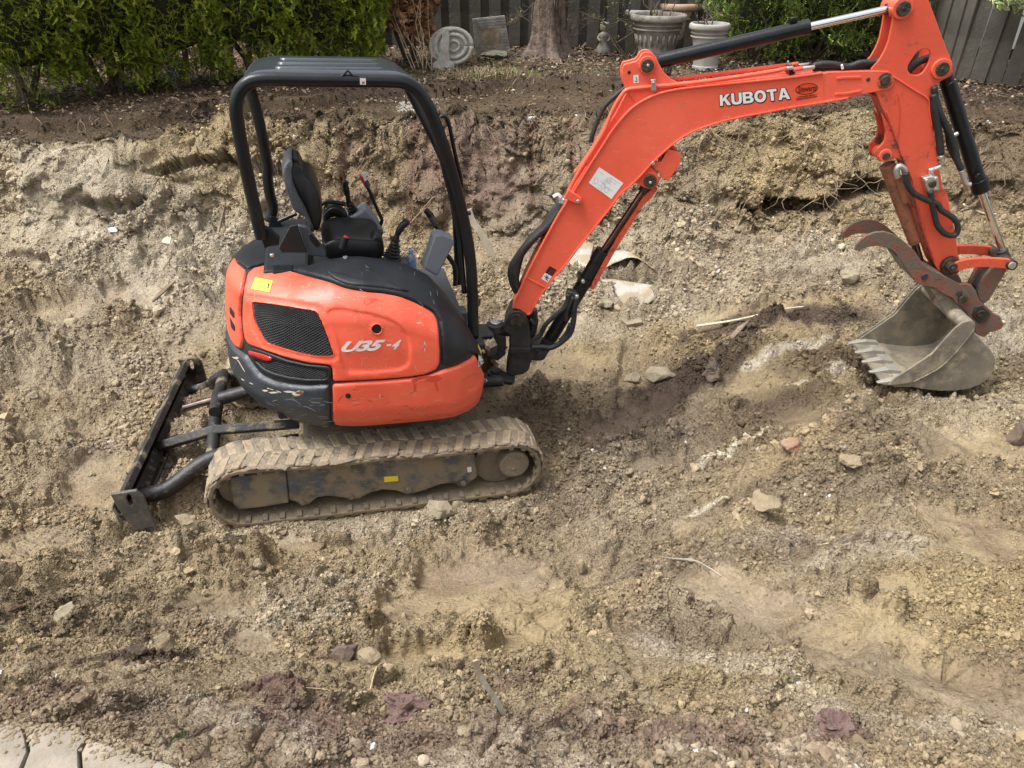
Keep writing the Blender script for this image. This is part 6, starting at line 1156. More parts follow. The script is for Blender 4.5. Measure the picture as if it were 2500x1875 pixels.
# pale canes beside it
g = gpt(1045, 175); T = empty('cane_clump', tuple(g), 'cluster of thin pale dry canes in front of the dead brown cedar', 'plant')
for j in range(8):
    x0 = r.uniform(-.14, .08); (V, F), P = limb((x0, r.uniform(-.05, .05), -.03), (x0+(-.45 if j < 5 else .0)*r.uniform(.3, 1)+r.normal()*.03, .1, r.uniform(.6, 1.1)), .0045, .002, r, 4, .08, 5); mesh_obj('cane', V, F, M['straw'], T, smooth=True)
# ---- board fence: every board an object
fa, fb, fc, fd = (-3.2, 11.1), (4.65, 10.9), (4.8, 8.95), (7.6, 6.9)
FE = empty('board_fence', (fa[0], fa[1], 1.75), 'weathered dark grey board fence across the back of the yard', 'fence')
_bm = {}
def board(p, ang, w, h, z0, lean, mat, name='fence_board', off=0.):
    key = (round(w, 2), round(h, 1)); 
    if key not in _bm:
        V, F = box((-w/2, -.010, 0), (w/2, .010, h)); me = bpy.data.meshes.new('fence_board'); me.from_pydata(V, [], F); me.materials.append(mat); _bm[key] = me
    o = bpy.data.objects.new(name, _bm[key]); COL.objects.link(o); o.parent = FE; n = np.array([math.sin(ang), -math.cos(ang)])*off
    o.location = (p[0]+n[0]-fa[0], p[1]+n[1]-fa[1], z0-1.75); o.rotation_euler = (0, lean, ang); return o
rf = random.Random(12)
for a, b, w, gap in ((fa, fb, .145, .125), (fb, fc, .16, .13), (fc, fd, .15, .155)):
    L = math.dist(a, b); ang = math.atan2(b[1]-a[1], b[0]-a[0]); n = int(L/gap)
    for k in range(n):
        t = (k+.5)/n; p = (a[0]+(b[0]-a[0])*t, a[1]+(b[1]-a[1])*t); alt = k % 2; z = float(base_h(p[0], p[1]))
        if p[0] < -2.0: continue
        board(p, ang, w, 2.1, z+.02, rf.gauss(0, .012)+(.03+.012*rf.random() if p[0] > 4.7 else 0), M['fence'], off=(.045 if alt else -.02) if p[0] < 4.7 else (.012 if alt else -.012))
    for hz in (.35, 1.6):
        p = ((a[0]+b[0])/2, (a[1]+b[1])/2); z = float(base_h(*p)); mb = MB(); mb.add(box((-L/2, .035, -.05), (L/2, .075, .05))); o = mb.build('fence_rail', M['fence'], FE); o.location = (p[0]-fa[0], p[1]-fa[1], z+hz-1.75); o.rotation_euler = (0, 0, ang)
    for t in (0.0, .5):
        p = (a[0]+(b[0]-a[0])*t, a[1]+(b[1]-a[1])*t); z = float(base_h(*p)); mb = MB(); mb.add(box((-.05, .08, 0), (.05, .17, 2.0))); o = mb.build('fence_post', M['fence'], FE); o.location = (p[0]-fa[0], p[1]-fa[1], z-1.75); o.rotation_euler = (0, 0, ang)
# neighbour's pale wall and dark screen beyond, glimpsed through the gaps
NWm = mk('pale_render', (.62, .62, .60), (.7, .7, .69), 3, .8)
mb = MB(); mb.add(box((5.2, 10.2, 1.4), (12, 10.4, 4.2))); o = mb.build('garden_wall', NWm); tag(o, 'pale neighbouring wall showing white through the gaps of the right end of the fence', 'wall')
mb = MB(); mb.add(box((-9, 13.4, 1.4), (5.0, 13.6, 5.2))); o = mb.build('garden_wall', M['fence']); tag(o, 'dark wall far behind the middle of the board fence', 'wall')
# ---- big cedar trunk
g = gpt(1333, 142); T = empty('cedar_tree', tuple(g), 'thick old cedar trunk with shredded reddish grey bark in front of the fence', 'tree')
V = []; F = []; nn_ = 56; nh = 44
for i in range(nh+1):
    t = i/nh; z = -.05+3.6*t; R = .155+.13*math.exp(-z/.16)+.012*math.sin(z*3)-.012*z
    for k in range(nn_):
        a = 2*math.pi*k/nn_; tw = a+z*.25; fl = .16*math.sin(tw*5+1.3)+.10*math.sin(tw*9+z*.8)+.07*math.sin(tw*17-z*.6); q = .05*float(_h(np.array(k), np.array(i//3), 3))
        rr0 = R*(1+fl*(.6+.9*math.exp(-z/.3))+q); V.append((rr0*math.cos(a)+.03*z, rr0*math.sin(a)*.9, z))
for i in range(nh):
    for k in range(nn_): F.append((i*nn_+k, i*nn_+(k+1) % nn_, (i+1)*nn_+(k+1) % nn_, (i+1)*nn_+k))
mesh_obj('trunk', V, F, M['cedar_bark'], T, smooth=True)
for j in range(16):                                            # loose bark strips
    a = r.uniform(math.pi, 2*math.pi); z = r.uniform(.1, 1.2); rr0 = .19-.01*z; P = [(rr0*math.cos(a+.03*q)+.03*z, rr0*.9*math.sin(a+.03*q)-.01, z+q*.14) for q in range(4)]; V, F = tube(P, [.004, .011, .010, .003], 5, flat=.4); mesh_obj('bark_strip', V, F, M['cedar_bark'], T, smooth=True)
# ---- bare spring shrub with arching branches
g = gpt(1540, 152); T = empty('bare_shrub', tuple(g), 'bare arching shrub with a few fresh green buds between the trunk and the big pots', 'shrub'); lv = Leaves(); r = np.random.default_rng(21); u = ppm(g)
def from_px(px, py, dy=0.):                              # point standing above / beside the foot g
    fr = Frame((g[0], g[1]+dy, g[2]), (1, 0, 0), (0, 1, 0), (0, 0, 1)); return fr.at(px, py, 0)+np.array([0, dy, 0])
for path in (((1540, 152), (1505, 105), (1480, 60), (1440, 40), (1390, 15), (1360, -20)), ((1540, 150), (1560, 100), (1530, 60), (1500, 35), (1480, 0)), ((1538, 152), (1500, 110), (1470, 50), (1420, 50), (1390, 80)), ((1545, 150), (1550, 80), (1520, 20), (1540, -30)), ((1480, 60), (1440, 55), (1400, 90)), ((1505, 105), (1560, 70), (1600, 50)), ((1440, 40), (1400, 60), (1385, 90)), ((1300, 60), (1270, 40), (1240, 60)), ((1320, -10), (1280, 30), (1240, 55))):
    dy = r.uniform(-.15, .1); P = smooth_path([from_px(x, y, dy) for x, y in path], 4); V, F = tube(P, list(np.linspace(.014 if len(path) > 4 else .008, .003, len(P))), 6); mesh_obj('branch', V, F, M['bark'], T, smooth=True)
    for p in P[len(P)//3:]:
        for q in range(2):
            d = rdir(r, 1)[0]; d[2] = abs(d[2]); e = p+d*r.uniform(.06, .2); mbq = tube([p, (p+e)/2+d*0, e], [.003, .002, .001], 4); mesh_obj('twig', mbq[0], mbq[1], M['bark'], T)
            if r.random() < .30: n = 3; lv.add(np.repeat(e[None], n, 0)+r.normal(size=(n, 3))*.008, rdir(r, n)+np.array([0, 0, .8]), rdir(r, n), np.full(n, .03), np.full(n, .014), np.tile(np.array([[.20, .27, .05]]), (n, 1)))
lv.build('young_leaves', T)
# ---- pots
def pot(px_c, py_foot, w_px, h, prof, mat, lab, plant=None, soil=True, bands=True, lean=0):
    g = gpt(px_c, py_foot); R = w_px*ppm(g)/2; g = g+np.array([0, R*.8, 0]); T = empty('garden_pot', tuple(g), lab, 'pot', 'garden pots by the fence'); P = [(R*a, h*b) for a, b in prof]
    V, F = lathe(P, n=48); o = mesh_obj('pot_body', V, F, mat, T, auto=35)
    rim = [(R*a, h*b) for a, b in ((.90, .86), (.99, .875), (1.02, .90), (1.02, .955), (1.0, .985), (.96, 1.0), (.88, 1.0), (.85, .97), (.84, .90))]; V, F = lathe(rim, n=48); mesh_obj('pot_rim', V, F, mat, T, auto=50)
    if bands:
        for b in (.70, .78): V, F = lathe([(R*.86, h*b), (R*.90, h*(b+.012)), (R*.90, h*(b+.03)), (R*.86, h*(b+.04))], n=48); mesh_obj('raised_band', V, F, mat, o, auto=50)
    V, F = lathe([(R*.85, h*.90), (R*.5, h*.915), (.001, h*.92)], n=20); mesh_obj('potting_soil', V, F, M['dirt'], T, smooth=True)
    rr_ = np.random.default_rng(int(px_c))
    if plant:
        for j in range(plant):
            a = rr_.uniform(0, 6.28); s = np.array([.25*R*math.cos(a), .25*R*math.sin(a), h*.9]); e = s+np.array([math.cos(a)*.15*rr_.random(), math.sin(a)*.1, rr_.uniform(.14, .36)]); (V, F), PP = limb(s, e, .010, .004, rr_, 4, .3, 6); mesh_obj('bare_stem', V, F, M['bark'], T, smooth=True)
            for q in range(3): m_ = PP[rr_.integers(2, len(PP))]; d = rdir(rr_, 1)[0]; d[2] = abs(d[2])+.3; V, F = tube([m_, m_+d*rr_.uniform(.05, .16)], [.004, .0015], 5); mesh_obj('twig', V, F, M['bark'], T)
    return T, o, R
M['dirt'] = mk('potting_soil', (.045, .03, .022), (.09, .065, .045), 30, .95, bump=1.5, bscale=60)
TALL = ((.62, 0), (.66, .02), (.66, .08), (.62, .10), (.66, .3), (.74, .55), (.80, .70), (.86, .84), (.92, .87)); BOWL = ((.5, 0), (.55, .04), (.52, .09), (.6, .25), (.78, .55), (.90, .80), (.92, .87))
pot(1568, 140, 104, .55, TALL, M['concrete'], 'tall grey concrete urn at the back, partly hidden by the weathered pot')
pot(1652, 138, 132, .62, BOWL, M['clay_pot'], 'wide terracotta coloured bowl pot behind the weathered grey pot', plant=3)
T, po, R = pot(1607, 165, 134, .58, TALL, M['pot'], 'large weathered mossy pot with a scalloped front and bare stems, nearest the boom', plant=6)
for k in range(22):
    a = 2*math.pi*k/22; V, F = tube([(R*.82*math.cos(a), R*.82*math.sin(a), .36), (R*.76*math.cos(a), R*.76*math.sin(a), .30), (R*.74*math.cos(a), R*.74*math.sin(a), .22)], [.012, .018, .004], 6); mesh_obj('moulded_leaf', V, F, M['pot'], po, smooth=True)
pot(1728, 180, 96, .50, TALL, M['pale_pot'], 'pale grey pot with ringed foot standing under the arm cylinder', plant=4)
pot(1775, 138, 70, .50, BOWL, M['clay_pot'], 'small terracotta coloured pot half hidden by the boxwood', plant=2)
# ---- stone pieces leaning by the fence
g = gpt(1090, 172); T = empty('stone_scroll', tuple(g), 'pale cast stone scroll bracket with a round spiral face standing on the soil', 'ornament'); u = ppm(g)
def P2(px, py, y): fr = Frame(g, (1, 0, 0), (0, 1, 0), (0, 0, 1)); return fr.at(px, py, y)
def stonecut(name, pts, y0, y1, mat, T, bev=.012, hole=None):
    L = [(lambda q: (q[0], q[2]))(P2(x, y, y0)) for x, y in pts]; V, F = prism([L], y0, y1, lambda a, b, c: (a, c, b)); return fixn(mesh_obj(name, V, F, mat, T, bevel=bev, seg=3, auto=40))
stonecut('scroll_body', [(1056, 170), (1056, 156), (1068, 148), (1076, 120), (1080, 78), (1086, 68), (1094, 70), (1098, 90), (1096, 120), (1098, 148), (1108, 156), (1110, 168)], -.08, .10, M['concrete'], T)
disc = [(1100+53*math.cos(a), 112+46*math.sin(a)) for a in np.linspace(0, 2*math.pi, 33)[:-1]]; stonecut('scroll_disc', disc, .0, .09, M['concrete'], T)
for R_, w in ((48, 5), (33, 5), (15, 4)):
    P = [P2(1108+R_*.92*math.cos(a), 112+R_*.86*math.sin(a), -.005) for a in np.linspace(0, 2*math.pi, 30)]; V, F = tube(P, w*u, 8); mesh_obj('scroll_ridge', V, F, M['concrete'], T, smooth=True)
g = gpt(1200, 146); T = empty('stone_slab', tuple(g), 'square grey slab with a dark octagon in its middle leaning on the fence', 'slab')
stonecut('slab_panel', [(1153, 46), (1232, 38), (1247, 132), (1162, 140)], .02, .07, M['pot'], T, .006)
stonecut('octagon_inset', [(1187, 66), (1208, 64), (1222, 78), (1222, 104), (1210, 118), (1190, 119), (1175, 104), (1174, 80)], .012, .03, M['rotwood'], T, .004)
for k in range(12):
    for sg in (0, 1):
        if sg: a, b = (1155+k*.7, 50+k*7.3), (1233+k*1.1, 42+k*7.4)
        else: a, b = (1158+k*6.2, 46-k*.6), (1168+k*6.4, 136-k*.6)
        if 1170 < (a[0]+b[0])/2 < 1226 and not sg and 3 < k < 9: continue
        V, F = tube([P2(*a, .018), P2(*b, .018)], .0035, 4); mesh_obj('slab_rib', V, F, M['pot'], T)
def rock_obj(px, py, wpx, hpx, mat, lab, seed, name='rock', depth=None, sink=.25, cat='rock', group=None, cuts=9, rough=.22):
    q = gpt(px, py); u = ppm(q); s = (wpx*u/2, (depth or wpx*.8)*u/2, hpx*u/2*1.15); V, F = rocky((0, 0, 0), s, seed, 4 if rough > .35 else 3, rough, cuts); o = mesh_obj(name, V, F, mat, auto=28); o.location = (q[0], q[1], q[2]+s[2]*(1-2*sink)); tag(o, lab, cat, group); return o
M['mossrock'] = mk('mossy_rock', (.17, .165, .115), (.27, .26, .20), 9, .9, bump=.8, bscale=40, dirt=((.09, .11, .035), .52, 7))
rock_obj(1208, 147, 76, 22, M['mossrock'], 'long low mossy rock in front of the octagon slab', 5)
# ornaments: swan, reclining figure, seated girl
g = gpt(1405, 118); T = empty('swan_ornament', tuple(g), 'small white swan ornament lying left of the reclining stone figure', 'ornament'); u = ppm(g); B = lambda x, y, z: np.array([x*u, y*u, z*u])
V, F = rocky(B(8, 0, 9), B(20, 11, 9), 3, 3, .15, 2); mesh_obj('swan_body', V, F, M['white'], T, smooth=True); V, F = tube(smooth_path([B(-8, 0, 8), B(-16, 0, 12), B(-18, 0, 20), B(-12, 0, 24), B(-7, 0, 21)], 4), [3.4*u]*16+[2.2*u], 8) if False else tube(smooth_path([B(-8, 0, 8), B(-16, 0, 12), B(-18, 0, 20), B(-12, 0, 24), B(-7, 0, 21)], 4), 2.8*u, 8); mesh_obj('swan_neck', V, F, M['white'], T, smooth=True)
for k in range(4): V, F = rocky(B(6+k*5, -8, 9+k), B(9, 3, 4), 31+k, 2, .2, 2); mesh_obj('wing_feather', V, F, M['white'], T, smooth=True)
g = gpt(1440, 120); T = empty('reclining_statue', tuple(g), 'weathered stone figure of a child lying down between the swan and the standing girl statue', 'statue')
def skin_body(name, J, E, mat, T, u, root=0):
    me = bpy.data.meshes.new(name); me.from_pydata([tuple(np.array(j[:3])*u) for j in J], E, []); o = bpy.data.objects.new(name, me); COL.objects.link(o); o.parent = T; me.materials.append(mat)
    sk = o.modifiers.new('skin', 'SKIN'); sl = me.skin_vertices[0].data
    for i, j in enumerate(J): sl[i].radius = (j[3]*u, j[3]*u*.85); sl[i].use_root = i == root
    sb = o.modifiers.new('sub', 'SUBSURF'); sb.levels = sb.render_levels = 2; me.shade_smooth(); return o
skin_body('figure', [(0, 0, 10, 8), (-14, 0, 13, 8), (-20, -2, 17, 3.5), (-25, -3, 23, 7), (14, -2, 8, 6), (26, -6, 14, 4.5), (34, -6, 5, 3.5), (-12, -9, 12, 3.5), (-20, -11, 6, 3), (12, 4, 7, 6), (28, 6, 6, 4)], [(0, 1), (1, 2), (2, 3), (0, 4), (4, 5), (5, 6), (1, 7), (7, 8), (0, 9), (9, 10)], M['concrete'], T, u)
g = gpt(1472, 134); T = empty('girl_statue', tuple(g), 'small weathered stone statue of a girl in a flared dress', 'statue'); u = ppm(g)
V, F = lathe([(17*u, 0), (18*u, 4*u), (15*u, 14*u), (11*u, 24*u), (8.5*u, 32*u), (10*u, 40*u), (11*u, 46*u), (6*u, 50*u), (3.5*u, 53*u)], n=28); V = [(x*(1+.10*math.sin(9*math.atan2(y, x))*max(0, 1-z/(32*u))), y*(1+.10*math.sin(9*math.atan2(y, x))*max(0, 1-z/(32*u))), z) for x, y, z in V]; mesh_obj('dress', V, F, M['pot'], T, smooth=True)
V, F = rocky(B(0, 0, 61), B(8.5, 8.5, 10), 9, 3, .12, 0); HD = mesh_obj('head', V, F, M['pot'], T, smooth=True); V, F = rocky(B(0, 2, 63), B(10, 9, 10), 19, 3, .35, 0); mesh_obj('hair', V, F, M['pot'], HD, smooth=True); V, F = tube([B(0, -8, 60), B(0, -10, 58.5)], [1.2*u, 1.8*u], 6); mesh_obj('nose', V, F, M['pot'], HD)
for s in (-1, 1): V, F = tube(smooth_path([B(9*s, 0, 45), B(14*s, -4, 36), B(8*s, -11, 30)], 4), 3*u, 8); mesh_obj('arm', V, F, M['pot'], T, smooth=True)
# ---- loose boxwood / yew on the right, in three bushes
YG = np.array([[.10, .15, .028], [.14, .19, .035], [.07, .105, .02], [.19, .24, .05], [.05, .075, .018]])
for k, (px, py, rad, z1, lab) in enumerate(((1860, 165, .46, 1.5, 'light green boxwood bush directly behind the arm cylinder'), (2030, 165, .62, 2.1, 'light green boxwood bush seen below the chrome rod'), (2195, 175, .66, 2.4, 'tallest light green boxwood bush, right of the orange arm by the leaning fence'))):
    g = gpt(px, py); c = g+np.array([0, rad*.9, 0]); r = np.random.default_rng(300+k); T = empty('boxwood_shrub', (c[0], c[1], g[2]), lab, 'shrub', 'boxwood bushes on the right')
    sprays(r, 3600+900*k, column_crown((0, 0, 0), rad*1.3, rad, .12, z1, 70+k*4.3, .36), YG*1.25, .030, .017, k=6, spread=.06).build('foliage', T)
    V, F = lathe([(.02, .3), (rad*.5, .4), (rad*.62, .9), (rad*.5, z1*.75), (.02, z1*.9)], n=12); mesh_obj('dark_core', V, F, M['core'], T, smooth=True)  # added opaque core behind the loose leaves
    for j in range(12): a = r.uniform(0, 6.28); (V, F), P = limb((.05*math.cos(a), .05*math.sin(a), 0), (rad*1.05*math.cos(a), rad*.9*math.sin(a), r.uniform(.5, z1)), .018, .005, r, 5, .35, 5); mesh_obj('branch', V, F, M['bark'], T, smooth=True)
# variegated shrub hanging over the fence, top right corner
r = np.random.default_rng(9); fr = Frame((5.2, 8.45, 0), (1, 0, 0), (0, 1, 0), (0, 0, 1)); c = fr.at(2475, 5, 0)+fr.o; T = empty('variegated_shrub', (c[0], c[1], float(base_h(c[0], c[1]))), 'broad leaved shrub with cream edged leaves hanging into the upper right corner', 'shrub'); hh = c[2]-T.location.z
lv = Leaves(); n = 420; P = rdir(r, n)*np.array([.42, .3, .26])*r.random((n, 1))**.4+np.array([.12, 0, hh+.12]); cc = np.array([[.16, .24, .07], [.22, .30, .10], [.12, .19, .05]])[r.integers(0, 3, n)]
D_ = rdir(r, n)+np.array([0, -.3, -.4]); N_ = rdir(r, n)+np.array([0, -1, 1.2]); lv.add(P, D_, N_, np.full(n, .085), np.full(n, .05), np.tile(np.array([[.50, .52, .30]]), (n, 1)), .1); lv.add(P+np.array([0, -.004, .004]), D_, N_, np.full(n, .066), np.full(n, .034), cc, .1); lv.build('leaves', T)
for j in range(5): V, F = tube(smooth_path([(.3+.06*j, .75, 0), (.25, .7, 1.4), (.2, .6, 2.2), (.15+.05*j, .35, 2.5), (.12+r.normal()*.15, .05, hh+.15)], 4), .012, 6); mesh_obj('stem', V, F, M['bark'], T, smooth=True)
# blue spruce seedling
g = gpt(437, 232); T = empty('spruce_seedling', tuple(g), 'tiny blue green spruce seedling under the hedge', 'seedling'); r = np.random.default_rng(31); lv = Leaves()
V, F = tube([(0, 0, 0), (0, 0, .26)], [.008, .003], 6); mesh_obj('stem', V, F, M['bark'], T)
for j in range(60):
    t = r.random(); a = r.uniform(0, 6.28); o_ = np.array([math.cos(a), math.sin(a), .5]); L_ = .13*(1-t*.75); n = 16; s = r.random(n); P = np.array([0, 0, .03+t*.24])+o_*L_*s[:, None]; lv.add(P, o_*.5+rdir(r, n), rdir(r, n), np.full(n, .024), np.full(n, .007), np.tile(np.array([[.09, .135, .12]]), (n, 1))*r.uniform(.8, 1.3, (n, 1)))
lv.build('needles', T)
# dry grass tuft on the rim, twigs, litter on the yard
r = np.random.default_rng(41); mb = []; V = []; Q = []; C = []
def blades(cx_, cy_, sx, sy, n, hmin, hmax, cols, w=.003):
    global V, Q, C
    for k in range(n):
        x = cx_+r.normal()*sx; y = cy_+r.normal()*sy; g_ = float(base_h(x, y))+.02; h = r.uniform(hmin, hmax); d = np.array([r.normal()*.5, r.normal()*.4, 1.]); d /= np.linalg.norm(d); a = r.uniform(0, 6.28); s = np.array([math.cos(a), math.sin(a), 0])*w; p = np.array([x, y, g_-.02]); m = p+d*h*.6; e = m+np.array([d[0]*1.8, d[1]*1.8, .35])*h*.45; b = len(V)
        V += [p-s, p+s, m+s*.8, m-s*.8, e]; Q += [(b, b+1, b+2, b+3)]; Q += [(b+3, b+2, b+4, b+4)]; c = cols[r.integers(0, len(cols))]*r.uniform(.7, 1.25); C += [c]*5
q = hit(1190, 188); blades(q[0], q[1], .24, .10, 520, .05, .17, np.array([[.42, .34, .20], [.52, .44, .28], [.30, .24, .13], [.20, .22, .07]]))
_V = np.array(V); F3 = [tuple(dict.fromkeys(f)) for f in Q]; me_o = mesh_obj('dry_grass', _V, F3, M['leaf']); a_ = me_o.data.color_attributes.new('tint', 'FLOAT_COLOR', 'POINT'); cc = np.ones((len(_V), 4), np.float32); cc[:, :3] = np.array(C); a_.data.foreach_set('color', cc.ravel()); tag(me_o, 'tuft of dry straw coloured grass at the rim of the pit', 'grass', kind='stuff')
def litter():
    r = np.random.default_rng(51); n = 26000; u = r.uniform(-1, 1, n*2); y = r.uniform(7.2, 11.5, n*2); x = u*(.80*y+.4); st = _cub(FX, ST, x); k = (y > st+.12) | ((y > _cub(FX, WT, x)+.1) & (r.random(n*2) < .25)); x, y = x[k][:n], y[k][:n]; n = len(x); P = np.stack([x, y, base_h(x, y)+.035], 1)
    P[:, 2] += .012*r.random(n); D = rdir(r, n)*np.array([1, 1, .25]); N = rdir(r, n)*.5+np.array([0, 0, 1.]); cols = np.array([[.14, .09, .055], [.22, .15, .09], [.09, .06, .04], [.30, .23, .15], [.18, .12, .08], [.07, .05, .035]])[r.integers(0, 6, n)]*r.uniform(.7, 1.3, (n, 1)); pale = r.random(n) < .02; cols[pale] = np.array([.5, .42, .3])
    lv = Leaves(); lv.add(P, D, N, r.uniform(.02, .075, n), r.uniform(.008, .038, n), cols); o = lv.build('leaf_litter', None); tag(o, 'dead needles, bark chips and leaf litter on the yard soil', 'litter', kind='stuff')
litter()
def gravel():
    r = np.random.default_rng(61); c = hit(1015, 262); V = []; F = []; C = []; bm = bmesh.new(); bmesh.ops.create_icosphere(bm, subdivisions=1, radius=1); IV = np.array([v.co[:] for v in bm.verts]); IF = [tuple(v.index for v in f.verts) for f in bm.faces]; bm.free()
    for k in range(800):
        x = c[0]+r.normal()*.10; y = c[1]+r.normal()*.20-.05; g_ = gz(x, y) if k % 6 == 0 else g_; s = r.uniform(.004, .010); L = IV*(1+r.uniform(-.3, .3, (len(IV), 1)))*s+np.array([g_[0]+r.normal()*.03, g_[1]+r.normal()*.03, g_[2]+.006]); b = len(V); V += list(L); F += [tuple(i+b for i in f) for f in IF]
    o = mesh_obj('pale_gravel', V, F, M['white_stone']); tag(o, 'spill of pale whitish gravel on the rim behind the front canopy post', 'gravel', kind='stuff')
M['white_stone'] = mk('pale_gravel', (.32, .30, .25), (.46, .43, .37), 20, .9)
gravel()
# ------------------------------------------------------------------ stones, boards, roots and sheets lying in the pit
M['clay'] = mk('clay_lump', (.24, .19, .12), (.33, .265, .17), 10, .95, bump=1.2, bscale=50, dirt=((.22, .17, .10), .55, 9))
M['darkclay'] = mk('dark_clay_lump', (.12, .09, .07), (.18, .135, .10), 10, .95, bump=1.2, bscale=50)
M['redclay'] = mk('red_clay_lump', (.13, .08, .068), (.22, .145, .125), 22, .95, bump=1.6, bscale=50, dirt=((.45, .38, .33), .68, 40))
ro = rock_obj
ro(465, 1300, 62, 58, M['clay'], 'rounded tan boulder beside the near corner of the dozer blade', 1, sink=.15)
ro(168, 1512, 66, 46, M['stone'], 'blocky yellowish rock on dark soil at lower left', 2, sink=.15, cuts=14)
ro(1078, 1292, 74, 46, M['stone'], 'pale smooth rock just below the middle of the crawler track', 3, sink=.25)
ro(1605, 928, 92, 36, M['stone'], 'long pale stone lying on the slope right of the swing post', 4, sink=.12, depth=50, cuts=14)
ro(1545, 925, 40, 30, M['stone'], 'short stone touching the left end of the long pale stone', 6, sink=.2)
ro(1865, 1240, 80, 34, M['clay'], 'flat tan rock on the mound right of the small white scrape', 7, sink=.2, cuts=14)
ro(2065, 700, 52, 44, M['stone'], 'white edged stone sticking out above the dark soil, left of the bucket', 8, sink=.3, cuts=14)
ro(1925, 1118, 54, 34, mk('brick_red_stone', (.30, .24, .155), (.28, .12, .08), 16, .9, bump=.6), 'tan stone with a brick red patch on the mound', 9, sink=.2)
ro(905, 1625, 66, 62, M['clay'], 'cracked tan clay lump at the lower middle', 10, sink=.2, cuts=12)
ro(840, 1600, 70, 66, M['darkclay'], 'dark grey clay lump leaning on the cracked tan lump', 11, sink=.25, cuts=12)
ro(1000, 1748, 120, 70, M['redclay'], 'large purple red clod speckled white at the bottom of the photo', 12, sink=.3, rough=.5, cuts=5)
ro(680, 1695, 60, 60, M['redclay'], 'purple red clod left of the large purple red one', 13, sink=.3, rough=.5, cuts=5)
ro(2030, 1800, 80, 44, M['redclay'], 'purple brown clod at the lower right', 14, sink=.3, rough=.4)
ro(350, 1625, 66, 34, M['darkclay'], 'dark tilted clay slab at lower left with black gap below', 15, sink=.1, depth=26, cuts=14)
ro(415, 1610, 54, 56, M['clay'], 'upright tan clod right of the dark tilted slab', 16, sink=.2)
ro(1420, 1395, 28, 44, M['clay'], 'small upright clod at the edge of the pressed clay in the middle', 17, sink=.2)
ro(1480, 755, 44, 22, M['stone'], 'small stone below the torn sheet', 18, sink=.3)
ro(2478, 1090, 60, 60, M['darkclay'], 'dark lump at the right edge of the photo', 19, sink=.2)
ro(630, 1430, 24, 26, M['clay'], 'small clod above the pressed hollow', 20); ro(800, 1400, 34, 34, M['clay'], 'reddish tan clod below the left part of the track', 21); ro(640, 1415, 26, 28, M['stone'], 'small pale clod left of the reddish tan one', 22)
ro(90, 985, 30, 18, M['stone'], 'small pale stone at the far left of the pit floor', 23); ro(1135, 1840, 30, 20, M['clay'], 'little tan stone at the bottom edge', 24)
ro(2075, 1150, 60, 26, M['clay'], 'tan clod on the slope below the bucket', 25, sink=.3); ro(1740, 940, 60, 44, M['darkclay'], 'dark clod on the crest of the mound', 26, sink=.2, rough=.4)
def slab(name, pts, th, mat, lab, cat, lift=0., tilt=None, wav=0., seed=0, group=None, lifts=None):
    """flat piece lying on the soil; pts are its corners in the photo"""
    Q = [hit(*p)+np.array([0, 0, .012]) for p in pts]; c = np.mean(Q, 0); n = np.cross(Q[1]-Q[0], Q[-1]-Q[0]); n /= np.linalg.norm(n); n = n if n[2] > 0 else -n
    if lifts is None: Q = [q-n*((q-c)@n)*.95 for q in Q]
    Q = [q+np.array([0, 0, lift+(lifts[i] if lifts else 0)]) for i, q in enumerate(Q)]; m = len(Q); V = [q-c for q in Q]+[q-c-n*th for q in Q]
    F = [tuple(range(m)), tuple(range(2*m-1, m-1, -1))]+[(i, m+i, m+(i+1) % m, (i+1) % m) for i in range(m)]; o = fixn(mesh_obj(name, V, F, mat, bevel=min(.004, th*.3))); o.location = tuple(c); tag(o, lab, cat, group); return o
slab('board_piece', [(1638, 607), (1682, 575), (1696, 590), (1650, 624)], .03, M['palewood'], 'short pale board piece lying alone on the slope behind the boom cylinder', 'board', .03)
slab('board_piece', [(1600, 556), (1716, 572), (1722, 579), (1604, 562)], .02, M['rotwood'], 'thin dark board half buried above the short pale board', 'board', .02)
slab('board_piece', [(400, 590), (418, 583), (455, 600), (440, 612), (395, 600)], .02, M['palewood'], 'flat pale board fragment on the left slope', 'board', .03)
slab('board_piece', [(256, 562), (290, 561), (288, 573), (258, 575)], .02, M['white'], 'white rectangular fragment half sunk in the left slope', 'fragment', .02)
slab('wood_splinter', [(1748, 870), (1800, 812), (1828, 796), (1822, 806), (1756, 876)], .02, M['rotwood'], 'weathered grey split stake pointing up the mound', 'stake', .05)
slab('wood_splinter', [(373, 744), (400, 715), (428, 692), (430, 696), (404, 722), (376, 748)], .02, M['rotwood'], 'dark stick stuck in the pale sand of the left slope', 'stick', .03)
slab('wood_splinter', [(530, 590), (536, 560), (545, 500), (547, 520), (542, 570), (534, 594)], .02, M['rotwood'], 'curved dark root edge on the slope left of the rear canopy post', 'root', .03)
slab('clay_block', [(2085, 1470), (2140, 1452), (2190, 1468), (2130, 1508)], .09, M['clay'], 'square edged tan block half buried on the right slope', 'block', .06)
slab('concrete_piece', [(1514, 792), (1560, 776), (1568, 800), (1530, 806)], .06, M['stone'], 'flat grey stone block below the torn sheet', 'block', .04)
slab('white_chip', [(1670, 905), (1705, 885), (1712, 890), (1682, 912)], .02, M['white'], 'white broken chip near the split stake', 'fragment', .02)
slab('white_chip', [(2010, 1636), (2030, 1640), (2028, 1650), (2008, 1646)], .01, M['white'], 'small white chip on the lower right track rut', 'fragment', .02)
slab('white_chip', [(0, 1665), (8, 1655), (16, 1652), (10, 1674), (0, 1680)], .01, M['white'], 'white chip at the left edge of the photo', 'fragment', .03)
